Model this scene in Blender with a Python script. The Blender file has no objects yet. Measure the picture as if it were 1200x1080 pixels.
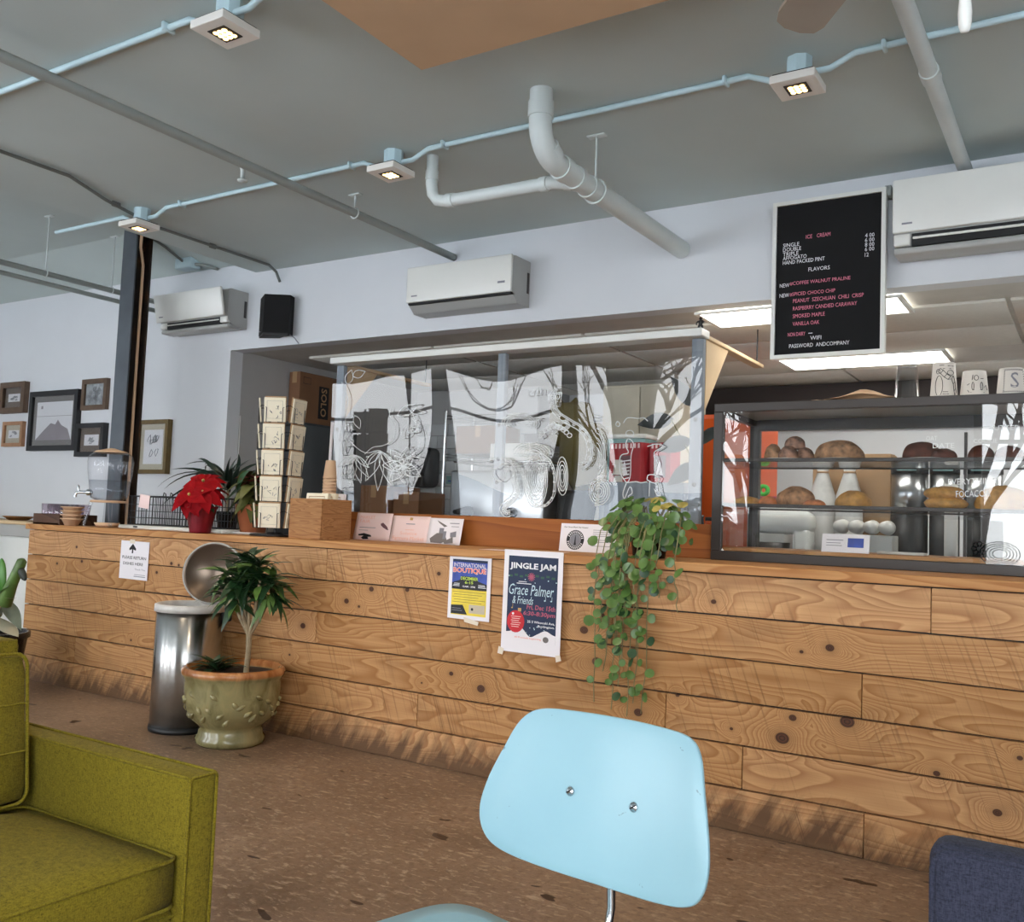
import bpy, bmesh, math, random
from mathutils import Vector, Matrix
from math import sin, cos, pi, radians, sqrt, exp

random.seed(7)
R = random.Random(11)
S = bpy.context.scene
COL = S.collection

# ------------------------------------------------------------------ camera, sky, exposure
cam_data = bpy.data.cameras.new('camera')
cam = bpy.data.objects.new('camera', cam_data)
COL.objects.link(cam)
cam_data.sensor_width = 36.0
cam_data.lens = 36.0 * 1098.14 / 1200.0
cam_data.clip_start = 0.05
yaw, tilt, roll = radians(32.306), radians(3.791), radians(2.250)
fw = Vector((-sin(yaw) * cos(tilt), cos(yaw) * cos(tilt), sin(tilt)))
rt = Vector((cos(yaw), sin(yaw), 0))
up = rt.cross(fw)
r2 = rt * cos(roll) + up * sin(roll)
u2 = -rt * sin(roll) + up * cos(roll)
cam.matrix_world = Matrix(((r2.x, u2.x, -fw.x, 0), (r2.y, u2.y, -fw.y, 0), (r2.z, u2.z, -fw.z, 1.22), (0, 0, 0, 1)))
S.camera = cam

world = bpy.data.worlds.new('overcast_sky')
S.world = world
world.use_nodes = True
wn = world.node_tree
wn.nodes.clear()
wo = wn.nodes.new('ShaderNodeOutputWorld')
wb = wn.nodes.new('ShaderNodeBackground')
wc = wn.nodes.new('ShaderNodeTexCoord')
ws = wn.nodes.new('ShaderNodeSeparateXYZ')
wr = wn.nodes.new('ShaderNodeValToRGB')
wr.color_ramp.elements[0].position = 0.0
wr.color_ramp.elements[0].color = (0.94, 0.97, 1.0, 1)
wr.color_ramp.elements[1].position = 0.9
wr.color_ramp.elements[1].color = (0.88, 0.94, 1.0, 1)
wn.links.new(wc.outputs['Generated'], ws.inputs[0])
wn.links.new(ws.outputs['Z'], wr.inputs[0])
wn.links.new(wr.outputs[0], wb.inputs['Color'])
wn.links.new(wb.outputs[0], wo.inputs['Surface'])
SKY = 9.0
wb.inputs['Strength'].default_value = SKY

S.view_settings.view_transform = 'Standard'
S.view_settings.look = 'None'
S.view_settings.gamma = 1.0
S.view_settings.use_curve_mapping = False
S.view_settings.exposure = 0.08
S.cycles.max_bounces = 10
S.cycles.diffuse_bounces = 5
S.cycles.glossy_bounces = 4
S.cycles.transparent_max_bounces = 24
S.cycles.transmission_bounces = 8
S.cycles.caustics_reflective = False
S.cycles.caustics_refractive = False
S.cycles.sample_clamp_indirect = 6.0
S.cycles.use_denoising = True

# ------------------------------------------------------------------ helpers
def lin(c):
    return tuple(((v / 255.0) / 12.92 if v / 255.0 <= 0.04045 else ((v / 255.0 + 0.055) / 1.055) ** 2.4) for v in c) + (1.0,)

class MB:
    """collects faces, then links them as one mesh object"""
    def __init__(s):
        s.v, s.f, s.sm = [], [], []
    def add(s, vs, fs, smooth=False):
        n = len(s.v)
        s.v += [tuple(p) for p in vs]
        s.f += [tuple(i + n for i in f) for f in fs]
        s.sm += [smooth] * len(fs)
        return s
    def box(s, x0, x1, y0, y1, z0, z1):
        vs = [(x, y, z) for z in (z0, z1) for y in (y0, y1) for x in (x0, x1)]
        return s.add(vs, [(0, 2, 3, 1), (4, 5, 7, 6), (0, 1, 5, 4), (2, 6, 7, 3), (0, 4, 6, 2), (1, 3, 7, 5)])
    def rbox(s, x0, x1, y0, y1, z0, z1, r=0.01, seg=2, smooth=True):
        bm = bmesh.new()
        bmesh.ops.create_cube(bm, size=1.0)
        for v in bm.verts:
            v.co = Vector(((x0 + x1) / 2 + v.co.x * (x1 - x0), (y0 + y1) / 2 + v.co.y * (y1 - y0), (z0 + z1) / 2 + v.co.z * (z1 - z0)))
        bmesh.ops.bevel(bm, geom=bm.edges[:], offset=r, segments=seg, profile=0.5, affect='EDGES')
        bm.verts.ensure_lookup_table()
        s.add([v.co for v in bm.verts], [[v.index for v in f.verts] for f in bm.faces], smooth)
        bm.free()
        return s
    def tube(s, pts, r, n=8, caps=True, smooth=True, closed=False):
        pts = [Vector(p) for p in pts]
        rs = r if isinstance(r, (list, tuple)) else [r] * len(pts)
        m = len(pts)
        vs, fs = [], []
        ref = None
        for i, p in enumerate(pts):
            if closed:
                t = pts[(i + 1) % m] - pts[i - 1]
            else:
                t = pts[min(i + 1, m - 1)] - pts[max(i - 1, 0)]
            t.normalize()
            if ref is None:
                ref = Vector((0, 0, 1)) if abs(t.z) < 0.9 else Vector((1, 0, 0))
            a = (ref - t * ref.dot(t))
            if a.length < 1e-6:
                a = t.orthogonal()
            a.normalize()
            ref = a
            b = t.cross(a)
            for k in range(n):
                an = 2 * pi * k / n
                vs.append(p + (a * cos(an) + b * sin(an)) * rs[i])
        for i in range(m if closed else m - 1):
            j = (i + 1) % m
            for k in range(n):
                l = (k + 1) % n
                fs.append((i * n + k, i * n + l, j * n + l, j * n + k))
        s.add(vs, fs, smooth)
        if caps and not closed:
            s.add(vs[:n], [tuple(range(n))[::-1]])
            s.add(vs[-n:], [tuple(range(n))])
        return s
    def lathe(s, prof, n=32, c=(0, 0, 0), smooth=True, axis='Z'):
        vs, fs = [], []
        for r, z in prof:
            for k in range(n):
                a = 2 * pi * k / n
                x, y = r * cos(a), r * sin(a)
                if axis == 'Z':
                    vs.append((c[0] + x, c[1] + y, c[2] + z))
                elif axis == 'Y':
                    vs.append((c[0] + x, c[1] - z, c[2] + y))
                else:
                    vs.append((c[0] + z, c[1] + x, c[2] + y))
        for i in range(len(prof) - 1):
            for k in range(n):
                l = (k + 1) % n
                fs.append((i * n + k, i * n + l, (i + 1) * n + l, (i + 1) * n + k))
        return s.add(vs, fs, smooth)
    def prism(s, poly, y0, y1, plane='XZ', smooth=False):
        """polygon in a plane, extruded along the third axis"""
        def P(a, b, c):
            return (a, c, b) if plane == 'XZ' else ((c, a, b) if plane == 'YZ' else (a, b, c))
        n = len(poly)
        vs = [P(a, b, y0) for a, b in poly] + [P(a, b, y1) for a, b in poly]
        fs = [tuple(range(n)), tuple(range(2 * n - 1, n - 1, -1))]
        s.add(vs, fs)
        s.add(vs, [(i, i + n, (i + 1) % n + n, (i + 1) % n) for i in range(n)], smooth)
        return s
    def ball(s, c, rx, ry=None, rz=None, nu=12, nv=8, bump=0.0, rnd=None):
        ry = ry or rx
        rz = rz or rx
        vs, fs = [(c[0], c[1], c[2] - rz)], []
        for j in range(1, nv):
            ph = -pi / 2 + pi * j / nv
            for i in range(nu):
                a = 2 * pi * i / nu
                k = 1 + (rnd.uniform(-bump, bump) if rnd else 0)
                vs.append((c[0] + rx * cos(ph) * cos(a) * k, c[1] + ry * cos(ph) * sin(a) * k, c[2] + rz * sin(ph) * k))
        vs.append((c[0], c[1], c[2] + rz))
        t = len(vs) - 1
        for i in range(nu):
            l = (i + 1) % nu
            fs.append((0, 1 + l, 1 + i))
            for j in range(nv - 2):
                fs.append((1 + j * nu + i, 1 + j * nu + l, 1 + (j + 1) * nu + l, 1 + (j + 1) * nu + i))
            fs.append((1 + (nv - 2) * nu + i, 1 + (nv - 2) * nu + l, t))
        return s.add(vs, fs, True)
    def mesh(s, name):
        me = bpy.data.meshes.new(name)
        me.from_pydata(s.v, [], s.f)
        me.polygons.foreach_set('use_smooth', s.sm)
        bm = bmesh.new()
        bm.from_mesh(me)
        bmesh.ops.recalc_face_normals(bm, faces=bm.faces[:])
        bm.to_mesh(me)
        bm.free()
        me.update()
        return me

_skins = {}
def link(name, me, m, parent=None, loc=(0, 0, 0), rot=(0, 0, 0)):
    if m is not None and len(me.materials) and me.materials[0] != m:
        key = (me.name, m.name)
        if key not in _skins:
            c = me.copy()
            c.materials.clear()
            c.materials.append(m)
            _skins[key] = c
        me = _skins[key]
    o = bpy.data.objects.new(name, me)
    if m is not None:
        if len(me.materials) == 0:
            me.materials.append(m)
    o.location = loc
    o.rotation_euler = rot
    o.parent = parent
    COL.objects.link(o)
    return o

def part(name, mb, m, parent, loc=(0, 0, 0), rot=(0, 0, 0), label=None, stuff=False):
    o = link(name, mb.mesh(name) if isinstance(mb, MB) else mb, m, parent, loc, rot)
    if label:
        o['label'] = label
    if stuff:
        o['kind'] = 'stuff'
    return o

def tag(o, label, cat, group=None):
    o['label'] = label
    o['category'] = cat
    if group:
        o['group'] = group
    return o

def thing(name, label, cat, loc=(0, 0, 0), rz=0.0, group=None):
    o = bpy.data.objects.new(name, None)
    o.empty_display_size = 0.05
    o.location = loc
    o.rotation_euler = (0, 0, rz)
    COL.objects.link(o)
    return tag(o, label, cat, group)

def solid(name, mb, m, label, cat, loc=(0, 0, 0), rot=(0, 0, 0), group=None):
    return tag(part(name, mb, m, None, loc, rot), label, cat, group)

def struct(name, mb, m, parent=None):
    o = part(name, mb, m, parent)
    if parent is None:
        o['kind'] = 'structure'
    return o

def bevel(o, w=0.003, seg=2):
    md = o.modifiers.new('soft_edges', 'BEVEL')
    md.width = w
    md.segments = seg
    md.limit_method = 'ANGLE'
    return o

def subsurf(o, lv=2):
    md = o.modifiers.new('smooth', 'SUBSURF')
    md.levels = lv
    md.render_levels = lv
    return o

_txt = {}
def text_mesh(t, w, h, bold=0.0, shear=0.0, depth=0.0005):
    """lettering as a flat mesh in the XZ plane facing -Y, lower left corner at the origin, fitted to w x h"""
    cu = bpy.data.curves.new('lettering', 'FONT')
    cu.body = t
    cu.size = 1.0
    cu.resolution_u = 2
    cu.offset = bold
    cu.shear = shear
    ob = bpy.data.objects.new('lettering', cu)
    COL.objects.link(ob)
    dg = bpy.context.evaluated_depsgraph_get()
    me = bpy.data.meshes.new_from_object(ob.evaluated_get(dg))
    bpy.data.objects.remove(ob)
    xs = [v.co.x for v in me.vertices]
    ys = [v.co.y for v in me.vertices]
    x0, x1, y0, y1 = min(xs), max(xs), min(ys), max(ys)
    sx = w / max(x1 - x0, 1e-6)
    sy = h / max(y1 - y0, 1e-6)
    for v in me.vertices:
        v.co = ((v.co.x - x0) * sx, 0, (v.co.y - y0) * sy)
    me.materials.clear()
    return me

# ------------------------------------------------------------------ materials
class NT:
    def __init__(s, name):
        s.m = bpy.data.materials.new(name)
        s.m.use_nodes = True
        s.t = s.m.node_tree
        s.b = s.t.nodes['Principled BSDF']
        s.out = s.t.nodes['Material Output']
    def n(s, typ, **kw):
        nd = s.t.nodes.new('ShaderNode' + typ)
        for k, v in kw.items():
            if k.startswith('i_'):
                nd.inputs[k[2:].replace('_', ' ')].default_value = v
            else:
                setattr(nd, k, v)
        return nd
    def l(s, a, b):
        s.t.links.new(a, b)
    def math(s, op, a, b=None, c=None):
        nd = s.n('Math', operation=op)
        for i, x in enumerate((a, b, c)):
            if x is None:
                continue
            if isinstance(x, (int, float)):
                nd.inputs[i].default_value = x
            else:
                s.l(x, nd.inputs[i])
        return nd.outputs[0]
    def ramp(s, fac, stops):
        nd = s.n('ValToRGB')
        el = nd.color_ramp.elements
        while len(el) < len(stops):
            el.new(0.5)
        for e, (p, c) in zip(el, stops):
            e.position = p
            e.color = c
        s.l(fac, nd.inputs[0])
        return nd.outputs[0]
    def mix(s, fac, a, b, mode='MIX'):
        nd = s.n('MixRGB', blend_type=mode)
        for i, x in enumerate((fac, a, b)):
            if isinstance(x, (int, float)):
                nd.inputs[i].default_value = x
            elif isinstance(x, tuple):
                nd.inputs[i].default_value = x
            else:
                s.l(x, nd.inputs[i])
        return nd.outputs[0]
    def coords(s, scale=(1, 1, 1), kind='Object', rand=False):
        tc = s.n('TexCoord')
        src = tc.outputs[kind]
        if rand:
            oi = s.n('ObjectInfo')
            k = s.n('VectorMath', operation='SCALE')
            cx = s.n('CombineXYZ')
            for i in range(3):
                s.l(s.math('MULTIPLY', oi.outputs['Random'], (37.0, 53.0, 71.0)[i]), cx.inputs[i])
            ad = s.n('VectorMath', operation='ADD')
            s.l(src, ad.inputs[0])
            s.l(cx.outputs[0], ad.inputs[1])
            src = ad.outputs[0]
        mp = s.n('Mapping')
        mp.inputs['Scale'].default_value = scale
        s.l(src, mp.inputs[0])
        return mp.outputs[0]
    def noise(s, vec, scale, detail=3.0, rough=0.5, dist=0.0):
        nd = s.n('TexNoise')
        nd.inputs['Scale'].default_value = scale
        nd.inputs['Detail'].default_value = detail
        nd.inputs['Roughness'].default_value = rough
        nd.inputs['Distortion'].default_value = dist
        s.l(vec, nd.inputs['Vector'])
        return nd.outputs[0]
    def bump(s, h, strength=0.3, dist=0.002):
        nd = s.n('Bump')
        nd.inputs['Strength'].default_value = strength
        nd.inputs['Distance'].default_value = dist
        s.l(h, nd.inputs['Height'])
        s.l(nd.outputs[0], s.b.inputs['Normal'])
    def col(s, x):
        if isinstance(x, tuple):
            s.b.inputs['Base Color'].default_value = x
        else:
            s.l(x, s.b.inputs['Base Color'])
    def set(s, rough=0.5, metal=0.0, spec=0.5):
        s.b.inputs['Roughness'].default_value = rough
        s.b.inputs['Metallic'].default_value = metal
        s.b.inputs['Specular IOR Level'].default_value = spec
        return s

def plain(name, rgb, rough=0.5, metal=0.0, spec=0.5, var=0.06, vs=6.0, bump=0.0, bs=120.0):
    t = NT(name)
    t.set(rough, metal, spec)
    c = lin(rgb)
    v = t.coords()
    if var > 0:
        nz = t.noise(v, vs, 3.0, 0.55)
        d = tuple(x * (1 - var) for x in c[:3]) + (1,)
        l = tuple(min(1, x * (1 + var)) for x in c[:3]) + (1,)
        t.col(t.ramp(nz, [(0.3, d), (0.7, l)]))
    else:
        t.col(c)
    if bump > 0:
        t.bump(t.noise(v, bs, 2.0), bump, 0.001)
    return t.m

def emit(name, rgb, strength):
    t = NT(name)
    e = t.n('Emission')
    e.inputs[0].default_value = lin(rgb)
    e.inputs[1].default_value = strength
    t.l(e.outputs[0], t.out.inputs[0])
    return t.m

def thin_glass(name, tint=(0.97, 0.98, 0.98), refl=0.07, edge=0.75, rough=0.0, wave=0.0, wscale=3.0):
    t = NT(name)
    tr = t.n('BsdfTransparent')
    tr.inputs[0].default_value = tint + (1,)
    gl = t.n('BsdfGlossy')
    gl.inputs['Roughness'].default_value = rough
    lw = t.n('LayerWeight')
    lw.inputs['Blend'].default_value = 0.5
    p4 = t.math('POWER', lw.outputs['Facing'], 4.0)
    fac = t.math('MULTIPLY_ADD', p4, edge, refl)
    mx = t.n('MixShader')
    t.l(fac, mx.inputs[0])
    t.l(tr.outputs[0], mx.inputs[1])
    t.l(gl.outputs[0], mx.inputs[2])
    if wave > 0:
        b = t.n('Bump')
        b.inputs['Strength'].default_value = wave
        b.inputs['Distance'].default_value = 0.05
        t.l(t.noise(t.coords(), wscale, 1.0), b.inputs['Height'])
        t.l(b.outputs[0], gl.inputs['Normal'])
    t.l(mx.outputs[0], t.out.inputs[0])
    return t.m

KNOTS = [(-3.44, 0.768, 0.0149), (-3.27, 0.844, 0.0146), (-3.03, 0.857, 0.0119), (-3.35, 0.746, 0.0074), (-3.75, 0.608, 0.0166), (-2.73, 0.466, 0.0114), (-2.55, 0.415, 0.0201), (-2.91, 0.399, 0.0047), (-2.83, 0.952, 0.0105), (-3.84, 0.44, 0.0064), (-1.91, 0.823, 0.0114), (-2.0, 0.748, 0.0189), (-1.93, 0.614, 0.0208), (-1.72, 0.417, 0.0181), (-1.39, 0.923, 0.0107), (-1.3, 0.409, 0.0067), (-1.54, 0.516, 0.0089), (-0.91, 0.78, 0.0154), (-1.02, 0.753, 0.0074), (-1.09, 0.403, 0.025), (-1.05, 0.489, 0.0138), (-0.84, 0.504, 0.025), (-0.25, 0.462, 0.009), (-0.52, 0.362, 0.011), (-0.32, 0.26, 0.014), (-6.09, 0.821, 0.0095), (-5.81, 0.851, 0.0109), (-5.88, 0.944, 0.0094), (-5.03, 0.824, 0.0101), (-4.89, 0.888, 0.0114), (-4.82, 0.882, 0.0085), (-5.24, 0.382, 0.0073)]

def wood(name, light, mid, dark, rings=9.0, saw=True, knots=None, stain=0.0, rough=0.62, stretch=(0.40, 3.0, 3.0)):
    t = NT(name)
    t.set(rough, 0, 0.35)
    v = t.coords(stretch, rand=True)
    base = t.noise(v, 1.35, 2.0, 0.45, 0.25)
    kd = None
    if knots:
        geo = t.n('NewGeometry')
        for x, z, r in knots:
            sb = t.n('VectorMath', operation='SUBTRACT')
            t.l(geo.outputs['Position'], sb.inputs[0])
            sb.inputs[1].default_value = (x, 3.83, z)
            ml = t.n('VectorMath', operation='MULTIPLY')
            t.l(sb.outputs[0], ml.inputs[0])
            ml.inputs[1].default_value = (0.8 / r, 0.1, 1.0 / r)
            ln = t.n('VectorMath', operation='LENGTH')
            t.l(ml.outputs[0], ln.inputs[0])
            d = ln.outputs['Value']
            kd = d if kd is None else t.math('MINIMUM', kd, d)
        # rings bend round the knots
        kf = t.math('EXPONENT', t.math('MULTIPLY', kd, -0.45))
        base = t.math('ADD', base, t.math('MULTIPLY', kf, 0.55))
    ph = t.math('MULTIPLY', base, rings)
    fr = t.math('FRACT', ph)
    ring = t.ramp(fr, [(0.0, (0, 0, 0, 1)), (0.55, (0.45, 0.45, 0.45, 1)), (0.9, (1, 1, 1, 1)), (1.0, (0, 0, 0, 1))])
    c = t.mix(ring, lin(light), lin(mid))
    fib = t.noise(t.coords((1.5, 60, 90), rand=True), 1.6, 4.0, 0.6)
    c = t.mix(t.math('MULTIPLY', t.ramp(fib, [(0.42, (0, 0, 0, 1)), (0.75, (1, 1, 1, 1))]), 0.45), c, lin(mid))
    oi = t.n('ObjectInfo')
    hs = t.n('HueSaturation')
    t.l(c, hs.inputs['Color'])
    t.l(t.math('MULTIPLY_ADD', oi.outputs['Random'], 0.24, 0.84), hs.inputs['Value'])
    t.l(t.math('MULTIPLY_ADD', oi.outputs['Random'], -0.08, 1.02), hs.inputs['Saturation'])
    c = hs.outputs[0]
    h = fib
    if saw:
        rv = t.n('Mapping')
        rv.inputs['Rotation'].default_value = (0, radians(20), 0)
        t.l(t.coords((1, 1, 1), rand=True), rv.inputs[0])
        sv = t.n('Mapping')
        sv.inputs['Scale'].default_value = (95, 1, 1.2)
        t.l(rv.outputs[0], sv.inputs[0])
        sn = t.noise(sv.outputs[0], 1.0, 2.0, 0.6)
        sw = t.ramp(sn, [(0.56, (0, 0, 0, 1)), (0.70, (1, 1, 1, 1))])
        pat = t.ramp(t.noise(t.coords((1, 1, 1.5), rand=True), 2.3, 2.0), [(0.36, (0, 0, 0, 1)), (0.60, (1, 1, 1, 1))])
        c = t.mix(t.math('MULTIPLY', t.math('MULTIPLY', sw, pat), 0.62), c, lin(dark))
        h = t.math('ADD', fib, t.math('MULTIPLY', sn, 0.8))
    if knots:
        halo = t.ramp(t.math('MULTIPLY', kd, 0.25), [(0.22, (1, 1, 1, 1)), (0.62, (0, 0, 0, 1))])
        c = t.mix(t.math('MULTIPLY', halo, 0.30), c, lin(dark))
        core = t.ramp(kd, [(0.78, (1, 1, 1, 1)), (1.0, (0, 0, 0, 1))])
        krad = t.ramp(t.math('FRACT', t.math('MULTIPLY', kd, 2.4)), [(0.0, lin((92, 55, 32))), (0.7, lin((70, 40, 24))), (1.0, lin((38, 22, 14)))])
        c = t.mix(core, c, krad)
    if stain > 0:
        geo2 = t.n('NewGeometry')
        sp = t.n('SeparateXYZ')
        t.l(geo2.outputs['Position'], sp.inputs[0])
        rv = t.n('Mapping')
        rv.inputs['Rotation'].default_value = (0, radians(-28), 0)
        t.l(geo2.outputs['Position'], rv.inputs[0])
        sv = t.n('Mapping')
        sv.inputs['Scale'].default_value = (14, 1, 2.2)
        t.l(rv.outputs[0], sv.inputs[0])
        nz = t.noise(sv.outputs[0], 1.4, 5.0, 0.65)
        lo = t.math('MULTIPLY_ADD', sp.outputs['Z'], -2.6, 0.66)
        d = t.ramp(t.math('ADD', t.math('MULTIPLY', nz, 0.8), t.math('MULTIPLY', lo, 0.75)), [(0.56, (0, 0, 0, 1)), (0.84, (1, 1, 1, 1))])
        c = t.mix(t.math('MULTIPLY', d, stain), c, lin((88, 64, 44)))
        d2 = t.ramp(t.noise(t.coords((2.2, 1, 3), rand=True), 1.2, 3.0), [(0.58, (0, 0, 0, 1)), (0.8, (1, 1, 1, 1))])
        c = t.mix(t.math('MULTIPLY', d2, 0.5), c, lin((112, 84, 58)))
    t.col(c)
    t.bump(h, 0.35, 0.0015)
    return t.m

def fabric(name, a, b, scale=700.0, rough=0.95):
    t = NT(name)
    t.set(rough, 0, 0.2)
    v = t.coords()
    w1 = t.noise(t.coords((1, 1, 0.12)), scale * 0.55, 2.0, 0.6)
    w2 = t.noise(t.coords((0.12, 0.12, 1)), scale * 0.55, 2.0, 0.6)
    wv = t.math('ADD', w1, w2)
    nz = t.noise(v, 260.0, 4.0, 0.7)
    big = t.noise(v, 5.0, 3.0)
    f = t.math('ADD', t.math('MULTIPLY', wv, 0.5), t.math('MULTIPLY', nz, 0.75))
    c = t.ramp(f, [(0.62, lin(a)), (1.02, lin(b))])
    c = t.mix(t.math('MULTIPLY', big, 0.2), c, lin(a))
    t.col(c)
    t.bump(f, 0.5, 0.0012)
    t.b.inputs['Sheen Weight'].default_value = 0.03
    return t.m

M = {}
M['plank'] = wood('pine_planks', (204, 156, 104), (166, 114, 66), (104, 70, 42), rings=32.0, knots=KNOTS, stain=0.9)
M['slab'] = wood('pine_countertop', (200, 148, 92), (170, 112, 60), (112, 72, 40), rings=16.0, saw=False)
M['backsplash'] = wood('red_brown_board', (176, 108, 52), (140, 78, 34), (90, 50, 26), rings=9.0, saw=False)
M['boxwood'] = wood('oak_box', (178, 128, 78), (140, 92, 48), (96, 62, 34), rings=16.0, saw=False, stretch=(1.2, 1.2, 14))
M['greywood'] = wood('grey_washed_stud', (150, 158, 166), (128, 136, 146), (96, 102, 110), rings=6.0, saw=False, stretch=(6, 6, 0.6))
M['plywood'] = plain('pale_plywood', (206, 178, 140), 0.7)
M['darkwood'] = wood('dark_crate_wood', (96, 66, 48), (70, 46, 34), (44, 30, 22), rings=10.0, saw=False)
M['wall'] = plain('wall_paint', (212, 214, 217), 0.85, var=0.02, vs=2.0, bump=0.06, bs=60)
M['ceiling'] = plain('ceiling_paint', (188, 199, 197), 0.85, var=0.04, vs=1.2, bump=0.05, bs=40)
M['greywall'] = plain('grey_passage_paint', (176, 174, 172), 0.85, var=0.03)
M['pipe_white'] = plain('pale_pipe_paint', (206, 214, 212), 0.45, var=0.03)
M['pipe_blue'] = plain('pale_blue_conduit_paint', (190, 214, 220), 0.45, var=0.03)
M['pipe_grey'] = plain('grey_pipe_paint', (148, 154, 150), 0.5, var=0.04)
M['dark_conduit'] = plain('dull_conduit', (108, 112, 108), 0.45, var=0.05)
M['white_plastic'] = plain('white_plastic', (226, 226, 220), 0.3, var=0.015)
M['grey_plastic'] = plain('grey_plastic', (170, 170, 166), 0.4, var=0.02)
M['black'] = plain('black_plastic', (14, 14, 16), 0.5, var=0.1)
M['black_cloth'] = plain('black_speaker_cloth', (7, 7, 9), 0.9, var=0.1, bump=0.3, bs=500)
M['slot'] = plain('black_slot', (6, 6, 7), 0.6, var=0)
M['steel_dark'] = plain('dark_wire', (44, 44, 46), 0.4, 0.6, var=0.05)
M['chrome'] = plain('chrome', (200, 204, 208), 0.12, 1.0, var=0.02)
M['frame_dark'] = plain('dark_bronze_frame', (62, 58, 56), 0.4, 0.3, var=0.04)
M['paper'] = plain('white_paper', (236, 232, 236), 0.7, var=0.01)
M['paper_cream'] = plain('cream_card', (232, 222, 198), 0.75, var=0.03)
M['paper_pink'] = plain('pale_pink_paper', (240, 214, 210), 0.7, var=0.02)
M['kraft'] = plain('kraft_paper', (168, 134, 98), 0.8, var=0.06)
M['cardboard'] = plain('cardboard', (128, 92, 66), 0.85, var=0.06)
M['ink'] = plain('black_ink', (22, 22, 26), 0.7, var=0)
M['ink_grey'] = plain('grey_ink', (130, 130, 138), 0.7, var=0)
M['ink_white'] = plain('white_ink', (235, 235, 238), 0.7, var=0)
M['ink_pink'] = plain('pink_letters', (226, 128, 150), 0.6, var=0)
M['marker'] = plain('white_paint_marker', (226, 232, 234), 0.6, var=0)
M['acrylic'] = thin_glass('clear_acrylic', refl=0.062, edge=0.7)
M['glass'] = thin_glass('case_glass', refl=0.05, edge=0.7)
M['glass_jar'] = thin_glass('jar_glass', tint=(0.97, 0.97, 0.98), refl=0.03, edge=0.8)
M['clear_plastic'] = thin_glass('clear_plastic', tint=(0.93, 0.94, 0.95), refl=0.05, edge=0.8)
M['purple_plastic'] = thin_glass('mauve_plastic', tint=(0.95, 0.90, 0.94), refl=0.12, edge=0.8, rough=0.15)
M['pic_glass'] = thin_glass('picture_glass', refl=0.06, edge=0.8)
M['lamp_white'] = plain('lamp_plate', (226, 222, 214), 0.5, var=0.01)
M['led'] = emit('led_warm', (255, 212, 140), 4.5)
M['fluor'] = emit('fluorescent_diffuser', (255, 252, 244), 11.0)
M['ceramic'] = None
M['soil'] = plain('potting_soil', (52, 40, 30), 0.95, var=0.3, vs=40, bump=0.6, bs=80)
M['black_pot'] = plain('black_pot_glaze', (26, 27, 30), 0.25, var=0.1)
M['terracotta'] = plain('terracotta', (176, 104, 66), 0.75, var=0.08, vs=8)
M['red_foil'] = plain('red_foil', (122, 14, 30), 0.35, 0.25, var=0.2, vs=12, bump=0.4, bs=30)
M['bract'] = plain('red_bract', (136, 4, 14), 0.7, spec=0.12, var=0.25, vs=14)
M['bract_old'] = plain('faded_bract', (120, 44, 34), 0.6, var=0.3, vs=14)
M['leaf'] = plain('dark_leaf', (38, 74, 40), 0.4, var=0.3, vs=10)
M['leaf_olive'] = plain('olive_leaf', (92, 96, 48), 0.5, var=0.3, vs=10)
M['leaf_round'] = plain('round_leaf', (84, 116, 56), 0.35, var=0.25, vs=9)
M['leaf_yellow'] = plain('yellowed_leaf', (172, 158, 84), 0.4, var=0.2, vs=9)
M['leaf_grass'] = plain('strap_leaf', (30, 48, 38), 0.45, var=0.2, vs=8)
M['bark'] = plain('pale_bark', (150, 132, 104), 0.85, var=0.2, vs=30, bump=0.5, bs=60)
M['vine'] = plain('vine_stem', (124, 118, 78), 0.6, var=0.15)
M['orange'] = plain('orange_paint', (206, 84, 24), 0.5, var=0.04)
M['white_tile'] = plain('white_tile', (206, 208, 208), 0.25, var=0.02)
M['grout'] = plain('grey_grout', (150, 150, 150), 0.9)
M['acoustic'] = plain('ceiling_tile', (214, 210, 200), 0.9, var=0.03, vs=30, bump=0.3, bs=90)
M['tgrid'] = plain('tile_grid', (196, 192, 184), 0.6)
M['darkband'] = plain('dark_brown_band', (52, 44, 42), 0.7, var=0.08)
M['stainless'] = plain('stainless', (176, 178, 180), 0.28, 1.0, var=0.03)
M['sofa_green'] = fabric('olive_tweed', (76, 68, 14), (142, 126, 34), scale=1100.0)
M['sofa_blue'] = fabric('navy_tweed', (28, 30, 40), (58, 60, 76), scale=1100)
M['tan_panel'] = plain('tan_felt_panel', (196, 164, 130), 0.95, var=0.05, vs=3, bump=0.3, bs=200)
M['fan_blade'] = plain('fan_blade_paint', (150, 140, 128), 0.5, var=0.06)
def chair_paint():
    t = NT('pale_blue_paint')
    t.set(0.33, 0, 0.45)
    v = t.coords()
    c = t.ramp(t.noise(v, 4.0, 3.0), [(0.3, lin((140, 178, 190))), (0.7, lin((147, 184, 195)))])
    chip = t.ramp(t.noise(t.coords((1, 1.6, 1)), 34.0, 2.0, 0.5, 0.5), [(0.735, (0, 0, 0, 1)), (0.75, (1, 1, 1, 1))])
    c = t.mix(t.math('MULTIPLY', chip, 0.7), c, lin((104, 122, 128)))
    t.col(c)
    return t.m
M['chair_blue'] = chair_paint()
M['purple'] = plain('mauve', (150, 120, 140), 0.4)
M['bread_dark'] = plain('dark_crumb', (92, 46, 30), 0.8, var=0.5, vs=30, bump=0.8, bs=60)
M['bread_sugar'] = plain('sugared_crust', (150, 112, 92), 0.8, var=0.8, vs=32, bump=0.8, bs=60)
M['bread_loaf'] = plain('loaf_crust', (168, 126, 92), 0.8, var=0.6, vs=32, bump=0.8, bs=60)
M['bread_gold'] = plain('golden_crust', (190, 142, 78), 0.7, var=0.3, vs=40, bump=0.6, bs=60)
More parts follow.
